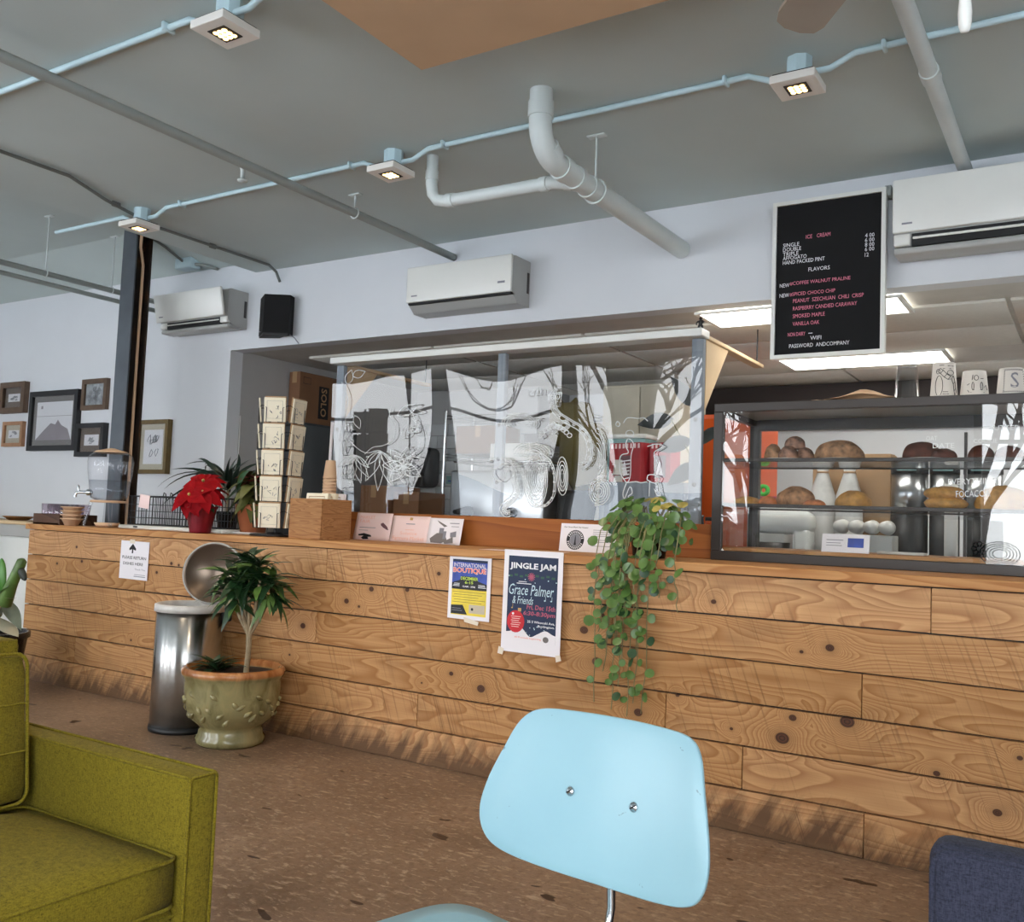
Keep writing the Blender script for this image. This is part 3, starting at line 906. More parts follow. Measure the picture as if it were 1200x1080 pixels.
for t, u, v, w, c in [('ICE', .29, .228, .06, P_), ('CREAM', .395, .228, .13, P_), ('SINGLE', .065, .268, .16, W_), ('DOUBLE', .065, .298, .18, W_), ('TRIPLE', .065, .328, .155, W_),
                      ('AFFOGATO', .065, .355, .235, W_), ('HAND PACKED PINT', .065, .385, .41, W_), ('4 00', .85, .268, .085, W_), ('6 00', .85, .298, .085, W_), ('8 00', .85, .328, .085, W_),
                      ('6 00', .85, .357, .085, W_), ('12', .85, .392, .035, W_), ('FLAVORS', .32, .447, .205, W_), ('NEW', .04, .537, .095, W_), ('#COFFEE WALNUT PRALINE', .14, .53, .58, P_),
                      ('NEW', .04, .604, .095, W_), ('#SPICED CHOCO CHIP', .14, .602, .44, P_), ('PEANUT  SZECHUAN  CHILI  CRISP', .175, .647, .67, P_), ('RASPBERRY CANDIED CARAWAY', .175, .697, .61, P_),
                      ('SMOKED MAPLE', .175, .748, .31, P_), ('VANILLA OAK', .175, .799, .26, P_), ('NON DAIRY', .13, .868, .17, P_), ('-', .33, .868, .04, W_), ('WIFI', .35, .90, .105, W_), ('PASSWORD  ANDCOMPANY', .145, .945, .575, W_)]:
    mline(t, u, v, w, c, 0.0195 if t != '-' else 0.003)

# ------------------------------------------------------------------ framed pictures on the back wall
def picture(name, x0, x1, z0, z1, m, label, border, mat_w, mat_m, art, depth=0.035):
    w, h = x1 - x0, z1 - z0
    t = thing(name, label, 'picture', (x0, 4.75, z0), 0, 'framed pictures on the far wall')
    d = depth
    part('frame', MB().box(0, border, -d, 0, 0, h).box(w - border, w, -d, 0, 0, h).box(border, w - border, -d, 0, 0, border).box(border, w - border, -d, 0, h - border, h), m, t)
    part('mat', MB().box(border, w - border, -d * 0.45, -0.002, border, h - border), mat_m, t)
    a, b = border + mat_w, border + mat_w
    p = part('print', MB().box(a, w - a, -d * 0.45 - 0.002, -d * 0.45, b, h - b), M['paper'] if art != 'photo' else M['pic_photo'], t)
    mk = M['ink_grey']
    W2, H2 = w - 2 * a, h - 2 * b
    y = -d * 0.45 - 0.0035
    if art == 'mountain':
        sh_ = MB().prism([(a, b), (a + W2, b), (a + W2 * .9, b + H2 * .28), (a + W2 * .72, b + H2 * .38), (a + W2 * .62, b + H2 * .52), (a + W2 * .55, b + H2 * .40), (a + W2 * .42, b + H2 * .44), (a + W2 * .2, b + H2 * .22)], y, y + 0.001)
        part('drawing', sh_, M['pic_mount'], t)
        part('drawing', MB().box(a, a + W2, y, y + 0.001, b + H2 * .62, b + H2 * .63), M['pic_mount'], t)
        part('drawing', MB().box(a + W2 * .12, a + W2 * .17, y, y + 0.001, b + H2 * .82, b + H2 * .9), M['pic_mount'], t)
    elif art:
        rr = random.Random(int(x0 * 1000))
        mb = MB()
        for k in range(7):
            px, pz = a + W2 * rr.uniform(.25, .75), b + H2 * rr.uniform(.2, .8)
            pts = [(px + W2 * .12 * cos(q * 1.1 + k) * rr.uniform(.5, 1), y, pz + H2 * .13 * sin(q * 1.3 + k) * rr.uniform(.5, 1)) for q in range(6)]
            mb.tube(pts, 0.003, 4)
        part('drawing', mb, mk, t)
    part('pane', MB().box(border, w - border, -d * 0.72, -d * 0.66, border, h - border), M['pic_glass'], t)
M['pic_photo'] = plain('blotchy_print', (150, 152, 156), 0.6, var=0.75, vs=14)
M['pic_mount'] = plain('grey_mauve_print', (146, 134, 142), 0.7, var=0.1)
M['pic_warm'] = plain('pinkish_print', (206, 196, 196), 0.7, var=0.04)
M['frame_brown'] = plain('brown_frame', (92, 72, 56), 0.5, var=0.15, vs=20)
M['frame_tan'] = plain('tan_frame', (160, 118, 86), 0.5, var=0.1, vs=20)
M['frame_olive'] = plain('olive_gilt_frame', (104, 84, 44), 0.4, 0.2, var=0.15, vs=20)
M['frame_black'] = plain('black_frame', (22, 22, 26), 0.35, var=0.1)
M['mat_grey'] = plain('grey_mount', (116, 110, 108), 0.8, var=0.03)
M['mat_beige'] = plain('beige_mount', (196, 184, 162), 0.8, var=0.03)
picture('framed_picture', -8.555, -8.16, 2.036, 2.318, M['frame_brown'], 'small brown framed drawing, upper of the two at far left', 0.05, 0.055, M['frame_brown'], 'squiggle', 0.05)
picture('framed_picture', -8.495, -8.175, 1.733, 1.959, M['frame_tan'], 'small tan framed drawing, lower of the two at far left', 0.032, 0.045, M['mat_beige'], 'squiggle')
picture('framed_picture', -8.075, -7.36, 1.69, 2.214, M['frame_black'], 'largest black framed print of a hazy mountain', 0.045, 0.05, M['mat_grey'], 'mountain', 0.045)
picture('framed_picture', -7.327, -6.985, 2.03, 2.291, M['frame_brown'], 'brown framed mottled photograph to the upper right of the mountain print', 0.04, 0.002, M['mat_beige'], 'photo')
picture('framed_picture', -7.35, -6.965, 1.635, 1.916, M['frame_black'], 'small black framed drawing with deep frame left of the column', 0.04, 0.055, M['frame_brown'], 'squiggle', 0.05)
picture('framed_picture', -6.54, -6.155, 1.497, 1.923, M['frame_olive'], 'olive gilt framed tall print to the right of the column', 0.032, 0.045, M['mat_beige'], 'squiggle', 0.045)
picture('framed_picture', -9.1, -8.63, 1.72, 2.2, M['frame_black'], 'black framed picture cut by the left edge of the view', 0.04, 0.05, M['mat_grey'], 'squiggle')
# ------------------------------------------------------------------ paper notices on the counter front
PY = CF - 0.007
def sheet(name, label, cat, x, z, w, h, y=PY, rot=0.0, m=None, group=None):
    """a paper sheet with its lower left corner at x, z"""
    t = thing(name, label, cat, (x, y, z), 0, group)
    t.rotation_euler = (0, rot, 0)
    part('paper', MB().box(0, w, -0.001, 0, 0, h), m or M['paper'], t)
    return t
def blk(t, x0, x1, z0, z1, m, k=1, name='print_area'):
    return part(name, MB().box(x0, x1, -0.001 - 0.0004 * k, -0.001 - 0.0004 * (k - 1), z0, z1), m, t)
def poly(t, pts, m, k=1, name='print_area'):
    return part(name, MB().prism(pts, -0.001 - 0.0004 * k, -0.001 - 0.0004 * (k - 1)), m, t)
def word(t, s, x, z, w, h, m, k=3, bold=0.0, shear=0.0, rot=0.0):
    return part('lettering', text_mesh(s, w, h, bold, shear), m, t, (x, -0.0012 - 0.0004 * k, z), (0, rot, 0))
def disc(cx, cz, rx, rz=None, n=20):
    return [(cx + rx * cos(2 * pi * k / n), cz + (rz or rx) * sin(2 * pi * k / n)) for k in range(n)]
def ring(cx, cz, r0, r1, n=24):
    mb = MB()
    vs = [(cx + r * cos(2 * pi * k / n), 0, cz + r * sin(2 * pi * k / n)) for r in (r0, r1) for k in range(n)]
    return mb.add(vs, [(k, (k + 1) % n, n + (k + 1) % n, n + k) for k in range(n)])

M['tape'] = plain('clear_tape', (226, 214, 196), 0.4, var=0.02)
M['p_blue'] = plain('poster_blue', (58, 82, 168), 0.6, var=0.25, vs=20)
M['p_black'] = plain('poster_black', (30, 32, 38), 0.6, var=0.2)
M['p_yellow'] = plain('poster_yellow', (232, 208, 70), 0.6, var=0.12, vs=12)
M['p_orange'] = plain('poster_orange', (238, 118, 78), 0.6, var=0.1)
M['p_green'] = plain('poster_lime', (186, 214, 84), 0.6, var=0.1)
M['p_red'] = plain('bauble_red', (196, 30, 44), 0.6, var=0.05)
M['p_gold'] = plain('gold_print', (190, 150, 90), 0.6, var=0.05)
M['p_darkgreen'] = plain('garland_green', (44, 84, 66), 0.6, var=0.1)
M['p_rose'] = plain('rose_letters', (178, 84, 108), 0.6, var=0.05)
M['p_cyan'] = plain('script_letters', (196, 220, 228), 0.6, var=0.02)
M['p_peach'] = plain('peach_print', (238, 182, 160), 0.7, var=0.05)
M['p_mauve'] = plain('mauve_print', (112, 78, 84), 0.7, var=0.1)

# return notice
t = sheet('return_notice', 'white paper notice with black arrow taped near left end of counter', 'notice', -5.392, 0.768, 0.285, 0.243, rot=radians(0.5))
poly(t, [(0.115, 0.165), (0.128, 0.165), (0.128, 0.19), (0.154, 0.183), (0.156, 0.195), (0.1215, 0.226), (0.087, 0.195), (0.089, 0.183), (0.115, 0.19)], M['ink'], 1, 'arrow')
word(t, 'PLEASE RETURN', 0.022, 0.128, 0.24, 0.019, M['ink'], 1, 0.01)
word(t, 'DISHES HERE', 0.035, 0.090, 0.20, 0.018, M['ink'], 1, 0.01)
word(t, 'Thank You,', 0.155, 0.058, 0.108, 0.013, M['ink_grey'], 1)
blk(t, 0.155, 0.262, 0.030, 0.033, M['ink_grey'])
blk(t, 0.150, 0.266, 0.018, 0.0225, M['ink_grey'])
part('tape', MB().box(0.09, 0.14, -0.002, -0.0013, 0.228, 0.252), M['tape'], t)

# boutique poster
t = sheet('boutique_poster', 'small blue and yellow event poster taped to the counter front', 'poster', -2.762, 0.740, 0.25, 0.315, rot=radians(0.3))
blk(t, 0.02, 0.228, 0.145, 0.292, M['p_blue'])
blk(t, 0.02, 0.228, 0.020, 0.146, M['p_yellow'])
poly(t, [(0.02, 0.146), (0.228, 0.146), (0.228, 0.176), (0.175, 0.19), (0.165, 0.21), (0.075, 0.21), (0.065, 0.19), (0.02, 0.176)], M['p_black'], 2)
blk(t, 0.02, 0.228, 0.280, 0.292, M['navy'], 2)
word(t, 'INTERNATIONAL', 0.028, 0.255, 0.192, 0.020, M['paper'], 3, 0.01)
word(t, 'BOUTIQUE', 0.024, 0.222, 0.20, 0.031, M['paper'], 3, 0.05)
word(t, 'BOUTIQUE', 0.026, 0.224, 0.196, 0.027, M['p_orange'], 5, 0.02)
word(t, 'DECEMBER', 0.072, 0.192, 0.105, 0.016, M['p_green'], 3, 0.03)
word(t, '6-15', 0.098, 0.174, 0.05, 0.014, M['p_green'], 3, 0.03)
word(t, '10AM - 5PM', 0.085, 0.156, 0.075, 0.009, M['paper'], 3, 0.01)
for k in range(3):
    blk(t, 0.026 + 0.004 * k, 0.066, 0.160 + 0.006 * k, 0.1625 + 0.006 * k, M['ink_white'], 3)
    blk(t, 0.178, 0.224 - 0.004 * k, 0.158 + 0.006 * k, 0.1605 + 0.006 * k, M['ink_white'], 3)
for k in range(5):
    blk(t, 0.026 + 0.01 * (k % 2), 0.222 - 0.02 * (k % 3), 0.132 - 0.0125 * k, 0.1338 - 0.0125 * k, M['frame_olive'], 2)
poly(t, [(0.02, 0.024), (0.118, 0.024), (0.09, 0.07), (0.02, 0.066)], M['p_black'], 2)
blk(t, 0.026, 0.08, 0.050, 0.0525, M['ink_grey'], 3)
blk(t, 0.026, 0.088, 0.040, 0.0425, M['ink_grey'], 3)
blk(t, 0.128, 0.222, 0.032, 0.074, M['mat_beige'], 2)
poly(t, disc(0.148, 0.052, 0.007), M['ink'], 3)
part('tape', MB().box(0.085, 0.155, -0.0028, -0.002, 0.303, 0.325), M['tape'], t)
part('tape', MB().prism([(0.105, -0.012), (0.185, -0.024), (0.19, -0.006), (0.1, 0.012)], -0.0028, -0.002), M['tape'], t)

# jingle poster
t = sheet('concert_poster', 'dark blue concert poster with red bauble and snow, taped to counter', 'poster', -2.428, 0.615, 0.322, 0.48, y=PY - 0.018, rot=radians(0.3))
blk(t, 0.026, 0.296, 0.055, 0.452, M['navy'])
sn = [(0.026, 0.055)] + [(0.026 + 0.27 * k / 24, 0.093 + 0.022 * exp(-((k / 24 - 0.27) / 0.13) ** 2) * 1.3 - 0.016 * exp(-((k / 24 - 0.5) / 0.1) ** 2) + 0.02 * exp(-((k / 24 - 0.8) / 0.12) ** 2)) for k in range(25)] + [(0.296, 0.055)]
poly(t, sn, M['paper'], 2)
word(t, 'JINGLE JAM', 0.034, 0.385, 0.252, 0.036, M['ink_white'], 2, 0.03)
for k in range(9):
    blk(t, 0.032 + 0.029 * k, 0.05 + 0.029 * k, 0.352 + 0.006 * (k % 2), 0.362 + 0.006 * (k % 2), M['p_darkgreen'], 2)
for k in range(6):
    a = k * pi / 6
    poly(t, [(0.155 + 0.02 * cos(a) - 0.002 * sin(a), 0.357 + 0.02 * sin(a) + 0.002 * cos(a)), (0.155 + 0.02 * cos(a) + 0.002 * sin(a), 0.357 + 0.02 * sin(a) - 0.002 * cos(a)),
             (0.155 - 0.02 * cos(a) + 0.002 * sin(a), 0.357 - 0.02 * sin(a) - 0.002 * cos(a)), (0.155 - 0.02 * cos(a) - 0.002 * sin(a), 0.357 - 0.02 * sin(a) + 0.002 * cos(a))], M['p_rose'], 3 + 0.1 * k)
blk(t, 0.085, 0.13, 0.331, 0.334, M['ink_white'], 2)
blk(t, 0.075, 0.155, 0.322, 0.3255, M['ink_white'], 2)
word(t, 'Grace Palmer', 0.034, 0.270, 0.245, 0.05, M['p_cyan'], 2, 0.0, 0.25)
word(t, '& Friends', 0.055, 0.228, 0.115, 0.036, M['p_cyan'], 2, 0.0, 0.25)
word(t, 'Fri, Dec 15th', 0.135, 0.202, 0.155, 0.026, M['p_rose'], 2, 0.02, 0.1)
word(t, '6:30-8:30pm', 0.118, 0.172, 0.172, 0.026, M['p_rose'], 2, 0.02, 0.1)
word(t, '25 S Winooski Ave,', 0.142, 0.142, 0.148, 0.013, M['ink_white'], 2, 0.015)
word(t, 'Burlington.', 0.20, 0.124, 0.09, 0.013, M['ink_white'], 2, 0.015)
poly(t, disc(0.078, 0.144, 0.048, 0.052), M['p_red'], 4)
blk(t, 0.088, 0.106, 0.192, 0.208, M['p_gold'], 4)
for k in range(6):
    blk(t, 0.052 + 0.004 * (k % 2), 0.106 - 0.005 * (k % 3), 0.166 - 0.0095 * k, 0.1685 - 0.0095 * k, M['paper_pink'], 5)
poly(t, disc(0.062, 0.18, 0.006), M['paper'], 5)
rr = random.Random(2)
for k in range(16):
    px, pz = rr.choice([(rr.uniform(.13, .16), rr.uniform(.075, .135)), (rr.uniform(.15, .24), rr.uniform(.1, .13)), (rr.uniform(.03, .29), rr.uniform(.3, .36))])
    poly(t, disc(px, pz, rr.uniform(.0015, .0035), n=6), M['p_cyan'], 3)
for px in (0.228, 0.262, 0.05):
    mbn = MB().box(px + 0.008, px + 0.0095, -0.0032, -0.0027, 0.252, 0.272).prism(disc(px + 0.005, 0.252, 0.0045, 0.0035, 8), -0.0032, -0.0027)
    part('music_note', mbn, M['p_cyan'] if px > 0.1 else M['p_gold'], t, (0, 0, 0 if px > 0.1 else -0.045))
word(t, 'All Proceeds Supporting', 0.075, 0.066, 0.145, 0.010, M['p_orange'], 4)
poly(t, disc(0.245, 0.073, 0.016, 0.014, 9), M['mat_grey'], 4)
part('tape', MB().prism([(-0.016, -0.014), (0.012, -0.018), (0.02, 0.01), (-0.01, 0.02)], -0.0035, -0.0028), M['tape'], t)
part('tape', MB().prism([(0.305, -0.022), (0.332, -0.012), (0.325, 0.012), (0.3, 0.008)], -0.0035, -0.0028), M['tape'], t)

# notice with round emblem against the backsplash
t = thing('emblem_notice', 'white printed sheet with round black emblem leaning on the backsplash', 'notice', (-2.468, 4.408, CT))
t.rotation_euler = (radians(-8), 0, 0)
part('paper', MB().box(0, 0.357, -0.001, 0, 0, 0.149), M['paper'], t)
word(t, 'Our House Blend Our Roaster', 0.02, 0.126, 0.145, 0.008, M['ink'], 1, 0.01)
part('emblem', ring(0.093, 0.062, 0.033, 0.053), M['ink'], t, (0, -0.0016, 0))
part('emblem', MB().prism(disc(0.093, 0.062, 0.032), -0.0016, -0.0011), M['ink_grey'], t)
part('emblem', MB().prism([(0.086, 0.034), (0.100, 0.034), (0.097, 0.05), (0.0955, 0.075), (0.093, 0.088), (0.0905, 0.075), (0.089, 0.05)], -0.0022, -0.0017), M['ink'], t)
for k in range(26):
    a = 2 * pi * k / 26
    if k % 13 in (0, 12):
        continue
    part('lettering', MB().box(-0.0022, 0.0022, -0.0022, -0.0018, -0.006, 0.006), M['paper'], t, (0.093 + 0.043 * cos(a), 0, 0.062 + 0.043 * sin(a)), (0, pi / 2 - a, 0))
for k in range(9):
    if k in (4, 7):
        continue
    blk(t, 0.195, 0.325 - 0.012 * (k % 3), 0.117 - 0.0105 * k, 0.1195 - 0.0105 * k, M['ink_grey'])

# three flyers leaning side by side
def flyer(name, label, x0, w, h, m, bend, loc_y=4.385, group='flyers leaning on the backsplash'):
    t = thing(name, label, 'flyer', (x0, loc_y, CT), 0, group)
    n, k2 = 10, 6
    vs, fs = [], []
    for i in range(n + 1):
        for j in range(k2 + 1):
            u, v = i / n, j / k2
            vs.append((u * w, bend(u, v) + 0.035 * v, v * h * 0.985))
    for i in range(n):
        for j in range(k2):
            a = i * (k2 + 1) + j
            fs.append((a, a + k2 + 1, a + k2 + 2, a + 1))
    o = part('paper', MB().add(vs, fs, True), m, t)
    md = o.modifiers.new('thickness', 'SOLIDIFY')
    md.thickness = 0.001
    def on(u, v):
        return (u * w, bend(u, v) + 0.035 * v - 0.0022, v * h * 0.985)
    def flat(pts, mm, nm='print_area', up=0.0):
        vv = [on(a, b) for a, b in pts]
        vv = [(p[0], p[1] - up, p[2]) for p in vv]
        part(nm, MB().add(vv, [tuple(range(len(vv)))]), mm, t)
    def txt(s, u, v, wu, hv, mm, bold=0.0):
        me = text_mesh(s, wu, hv, bold)
        for vt in me.vertices:
            vt.co = on(u + vt.co.x, v + vt.co.z)
        part('lettering', me, mm, t)
    return flat, txt
fl, tx = flyer('flyer', 'pale pink flyer with dark feather, leftmost of the three flyers', -3.915, 0.285, 0.168, M['paper_pink'], lambda u, v: 0.02 * (0.5 - u) ** 2)
for i, s in enumerate(('MARKET', 'FAIR')):
    tx(s, 0.12, 0.78 - 0.15 * i, 0.42 if i == 0 else 0.3, 0.12, M['p_peach'])
fl([(0.14, 0.45), (0.6, 0.45), (0.6, 0.47), (0.14, 0.47)], M['ink_grey'])
fl([(0.14, 0.35), (0.4, 0.35), (0.4, 0.365), (0.14, 0.365)], M['ink_grey'])
fl([(0.72, 0.62), (0.78, 0.66), (0.9, 0.52), (0.95, 0.4), (0.91, 0.4), (0.8, 0.48), (0.73, 0.56)], M['p_mauve'])
fl([(0.14, 0.2), (0.3, 0.25), (0.5, 0.19), (0.53, 0.13), (0.42, 0.12), (0.46, 0.04), (0.3, 0.02), (0.24, 0.08), (0.3, 0.16), (0.16, 0.15)], M['ink'])
fl, tx = flyer('flyer', 'pale pink flyer with peach lettering, middle of the three flyers', -3.622, 0.277, 0.158, M['paper_pink'], lambda u, v: 0.005 * u)
fl([(0.46, 0.84), (0.54, 0.84), (0.54, 0.94), (0.46, 0.94)], M['p_gold'])
fl([(0.38, 0.68), (0.62, 0.68), (0.62, 0.71), (0.38, 0.71)], M['ink_grey'])
fl([(0.38, 0.46), (0.62, 0.46), (0.62, 0.48), (0.38, 0.48)], M['p_peach'])
tx('Solstice', 0.26, 0.28, 0.45, 0.12, M['p_peach'])
tx('Farmers Market', 0.08, 0.08, 0.84, 0.14, M['p_peach'])
fl, tx = flyer('flyer', 'white curling flyer with grey sketch, rightmost of the three flyers', -3.344, 0.268, 0.152, M['paper'], lambda u, v: -0.05 * max(0, u - 0.55) ** 2 * 4)
fl([(0.2, 0.92), (0.5, 0.7), (0.42, 0.66), (0.26, 0.82)], M['mat_grey'])
fl([(0.3, 0.62), (0.42, 0.62), (0.42, 0.4), (0.3, 0.4)], M['ink_grey'])
fl([(0.08, 0.2), (0.25, 0.42), (0.45, 0.42), (0.55, 0.15), (0.4, 0.03), (0.12, 0.05)], M['mat_grey'], up=0.0005)
fl([(0.42, 0.5), (0.5, 0.5), (0.5, 0.2), (0.42, 0.2)], M['ink_grey'], up=0.001)
fl([(0.6, 0.45), (0.78, 0.52), (0.8, 0.3), (0.62, 0.27)], M['ink_grey'])
fl([(0.46, 0.1), (0.7, 0.3), (0.74, 0.06), (0.5, 0.02)], M['mat_grey'], up=0.0015)
fl([(0.55, 0.8), (0.85, 0.8), (0.85, 0.83), (0.55, 0.83)], M['ink_grey'])
fl([(0.6, 0.68), (0.85, 0.68), (0.85, 0.7), (0.6, 0.7)], M['ink_grey'])
lf = thing('loose_papers', 'few loose pink and white papers lying flat at the counter edge', 'paper', (-2.62, 3.93, CT))
for k, (a, b, c) in enumerate([(0, 0, 0.1), (0.13, 0.03, -0.25), (0.26, -0.02, 0.2)]):
    part('paper', MB().prism([(0, -0.07), (0.19, -0.07), (0.19, 0.07), (0, 0.07)], 0.001 + 0.002 * k, 0.002 + 0.002 * k, 'XY'), M['paper_pink'] if k != 1 else M['paper'], lf, (a, b, 0), (0, 0, c))

# ------------------------------------------------------------------ left end of the counter top
cr = thing('cup_crate', 'dark wooden crate filled with mauve tumblers on left counter end', 'crate', (-6.30, 4.0, CT))
part('floor', MB().box(-0.15, 0.15, -0.145, 0.145, 0.002, 0.012), M['darkwood'], cr)
for y in (-0.145, 0.133):
    part('side', MB().rbox(-0.16, 0.16, y, y + 0.012, 0, 0.075, 0.002, 1, smooth=False), M['darkwood'], cr)
for x in (-0.16, 0.148):
    part('end', MB().rbox(x, x + 0.012, -0.133, 0.133, 0, 0.075, 0.002, 1, smooth=False), M['darkwood'], cr)
tmb = MB().lathe([(0, 0.0), (0.028, 0.0), (0.036, 0.135), (0.0345, 0.135), (0.027, 0.006), (0, 0.006)], 16).mesh('tumbler')
for i in range(4):
    for j in range(3):
        o = link('tumbler', tmb, M['purple_plastic'], None, (-6.30 - 0.108 + i * 0.072, 4.0 - 0.08 + j * 0.08, CT + 0.0125))
        tag(o, 'mauve translucent plastic tumbler standing in the dark crate', 'tumbler', 'mauve tumblers in the crate')
bwl = MB().lathe([(0, 0.0), (0.042, 0.0), (0.064, 0.042), (0.075, 0.043), (0.075, 0.05), (0.06, 0.05), (0.04, 0.006), (0, 0.006)], 24).mesh('paper_bowl')
for k in range(4):
    o = link('paper_bowl', bwl, M['tan_paper'], None, (-6.045, 3.885, CT + 0.0005 + k * 0.027))
    tag(o, ['tan paper bowl, bottom of the stack by the crate', 'tan paper bowl, second up in the stack by the crate', 'tan paper bowl, third up in the stack by the crate', 'tan paper bowl, top of the stack by the crate'][k], 'bowl', 'tan paper bowls stacked by the dispenser')

wd = thing('water_dispenser', 'clear glass water dispenser jar with metal spigot on stand', 'dispenser', (-5.835, 4.015, CT))
part('jar', MB().lathe([(0, 0.185), (0.09, 0.185), (0.118, 0.20), (0.128, 0.24), (0.148, 0.40), (0.151, 0.455), (0.143, 0.49), (0.115, 0.515), (0.06, 0.526), (0, 0.53)], 40), M['glass_jar'], wd)
M['water'] = thin_glass('water', tint=(0.88, 0.90, 0.92), refl=0.05, edge=0.6)
part('water', MB().lathe([(0, 0.19), (0.088, 0.19), (0.114, 0.204), (0.124, 0.24), (0.133, 0.322), (0, 0.322)], 40), M['water'], wd)
part('lid', MB().lathe([(0.0, 0.548), (0.02, 0.546), (0.055, 0.536), (0.1, 0.526), (0.118, 0.513), (0.1, 0.520), (0.055, 0.530), (0, 0.535)], 32), M['tan_paper'], wd)
st = part('stand', MB().lathe([(0.105, 0.168), (0.118, 0.168), (0.118, 0.184), (0.105, 0.184), (0.105, 0.168)], 32), M['tan_paper'], wd)
for k in range(4):
    a = pi / 4 + k * pi / 2 + 0.3
    part('leg', MB().tube([(0.11 * cos(a), 0.11 * sin(a), 0.17), (0.150 * cos(a), 0.150 * sin(a), 0.006)], 0.013, 8), M['clear_plastic'], wd)
part('drip_dish', MB().lathe([(0, 0.004), (0.07, 0.004), (0.085, 0.03), (0.082, 0.03), (0.068, 0.008), (0, 0.008)], 24), M['tan_paper'], wd)
sg = part('spigot', MB().tube([(-0.10, -0.06, 0.235), (-0.17, -0.115, 0.235), (-0.185, -0.128, 0.225), (-0.188, -0.13, 0.20)], 0.0105, 10), M['chrome'], wd)
part('collar', MB().tube([(-0.108, -0.066, 0.235), (-0.128, -0.082, 0.235)], 0.022, 16), M['chrome'], sg)
part('tap_handle', MB().tube([(-0.172, -0.117, 0.24), (-0.175, -0.12, 0.275), (-0.178, -0.122, 0.285)], [0.006, 0.009, 0.004], 10), M['chrome'], sg)

ty = thing('serving_tray', 'chipped white enamel tray under the black wire basket', 'tray', (-5.12, 4.13, CT))
part('tray', MB().rbox(-0.53, 0.50, -0.16, 0.16, 0.0, 0.018, 0.008, 2), M['white_plastic'], ty)
part('rim', MB().tube([(-0.52, -0.155, 0.019), (0.49, -0.155, 0.019), (0.49, 0.155, 0.019), (-0.52, 0.155, 0.019)], 0.006, 6, closed=True), M['white_plastic'], ty)
part('chip', MB().rbox(-0.36, -0.32, -0.166, -0.155, 0.01, 0.02, 0.002, 1), M['ink'], ty)
bk = thing('wire_basket', 'black wire dish basket standing on the white tray', 'basket', (-5.16, 4.14, CT + 0.0255))
def wire(pts, r=0.0022, closed=False):
    return MB().tube(pts, r, 5, closed=closed)
a_, b_, h_ = 0.45, 0.125, 0.195
for z, r in ((0.004, 0.003), (0.05, 0.002), (0.095, 0.002), (0.14, 0.002), (h_, 0.0045)):
    part('rail', wire([(-a_, -b_, z), (a_, -b_, z), (a_, b_, z), (-a_, b_, z)], r, True), M['steel_dark'], bk)
wv = wire([(0, 0, 0.004), (0, 0, h_)]).mesh('upright')
for k in range(33):
    x = -a_ + 2 * a_ * k / 32
    for y in (-b_, b_):
        link('upright', wv, M['steel_dark'], bk, (x, y, 0))
for k in range(1, 9):
    y = -b_ + 2 * b_ * k / 9
    for x in (-a_, a_):
        link('upright', wv, M['steel_dark'], bk, (x, y, 0))
fw_ = wire([(0, -b_, 0.004), (0, b_, 0.004)]).mesh('floor_wire')
for k in range(20):
    link('floor_wire', fw_, M['steel_dark'], bk, (-a_ + 2 * a_ * (k + 0.5) / 20, 0, 0))
for x in (-0.12, -0.05, 0.02, 0.09, 0.2, 0.28):
    part('hook', wire([(x, -b_ + 0.05, 0.004), (x + 0.01, -b_ + 0.04, 0.17), (x + 0.012, -b_ + 0.03, 0.215), (x + 0.02, -b_ + 0.01, 0.222), (x + 0.03, -b_ - 0.002, 0.20)], 0.003), M['steel_dark'], bk)
tagp = part('paper_tag', MB().box(-0.052, 0.052, -0.002, 0, 0, 0.09), M['paper_pink'], bk, (-0.28, -b_ - 0.006, 0.115), (0, radians(6), 0), label='pale pink paper tag')
blk(tagp, -0.03, 0.03, 0.05, 0.054, M['p_peach'])
blk(tagp, -0.025, 0.025, 0.036, 0.039, M['p_peach'])

# ------------------------------------------------------------------ plants on the counter
def leaf_mesh(name, L, W, droop=0.2, fold=0.1, n=7, tip=1.0, base=0.0):
    vs, fs = [], []
    for i in range(n + 1):
        u = i / n
        w = W * (sin(pi * min(1, (u * (1 - base) + base)) ** 0.8) ** tip + 0.03 * (1 - u))
        z = -droop * L * u * u
        for s_ in (-1, 0, 1):
            vs.append((u * L, s_ * w / 2, z + (fold * w if s_ else 0)))
    for i in range(n):
        a = i * 3
        fs += [(a, a + 3, a + 4, a + 1), (a + 1, a + 4, a + 5, a + 2)]
    return MB().add(vs, fs, True).mesh(name)

def aim2(d, nrm):
    d = Vector(d).normalized()
    n_ = Vector(nrm)
    n_ = n_ - d * n_.dot(d)
    if n_.length < 1e-4:
        n_ = d.orthogonal()
    n_.normalize()
    s_ = n_.cross(d)
    return Matrix(((d.x, s_.x, n_.x), (d.y, s_.y, n_.y), (d.z, s_.z, n_.z))).to_euler()

def aim(d, rollv=0.0):
    d = Vector(d).normalized()
    q = d.to_track_quat('X', 'Z')
    e = (q.to_matrix() @ Matrix.Rotation(rollv, 3, 'X')).to_euler()
    return e

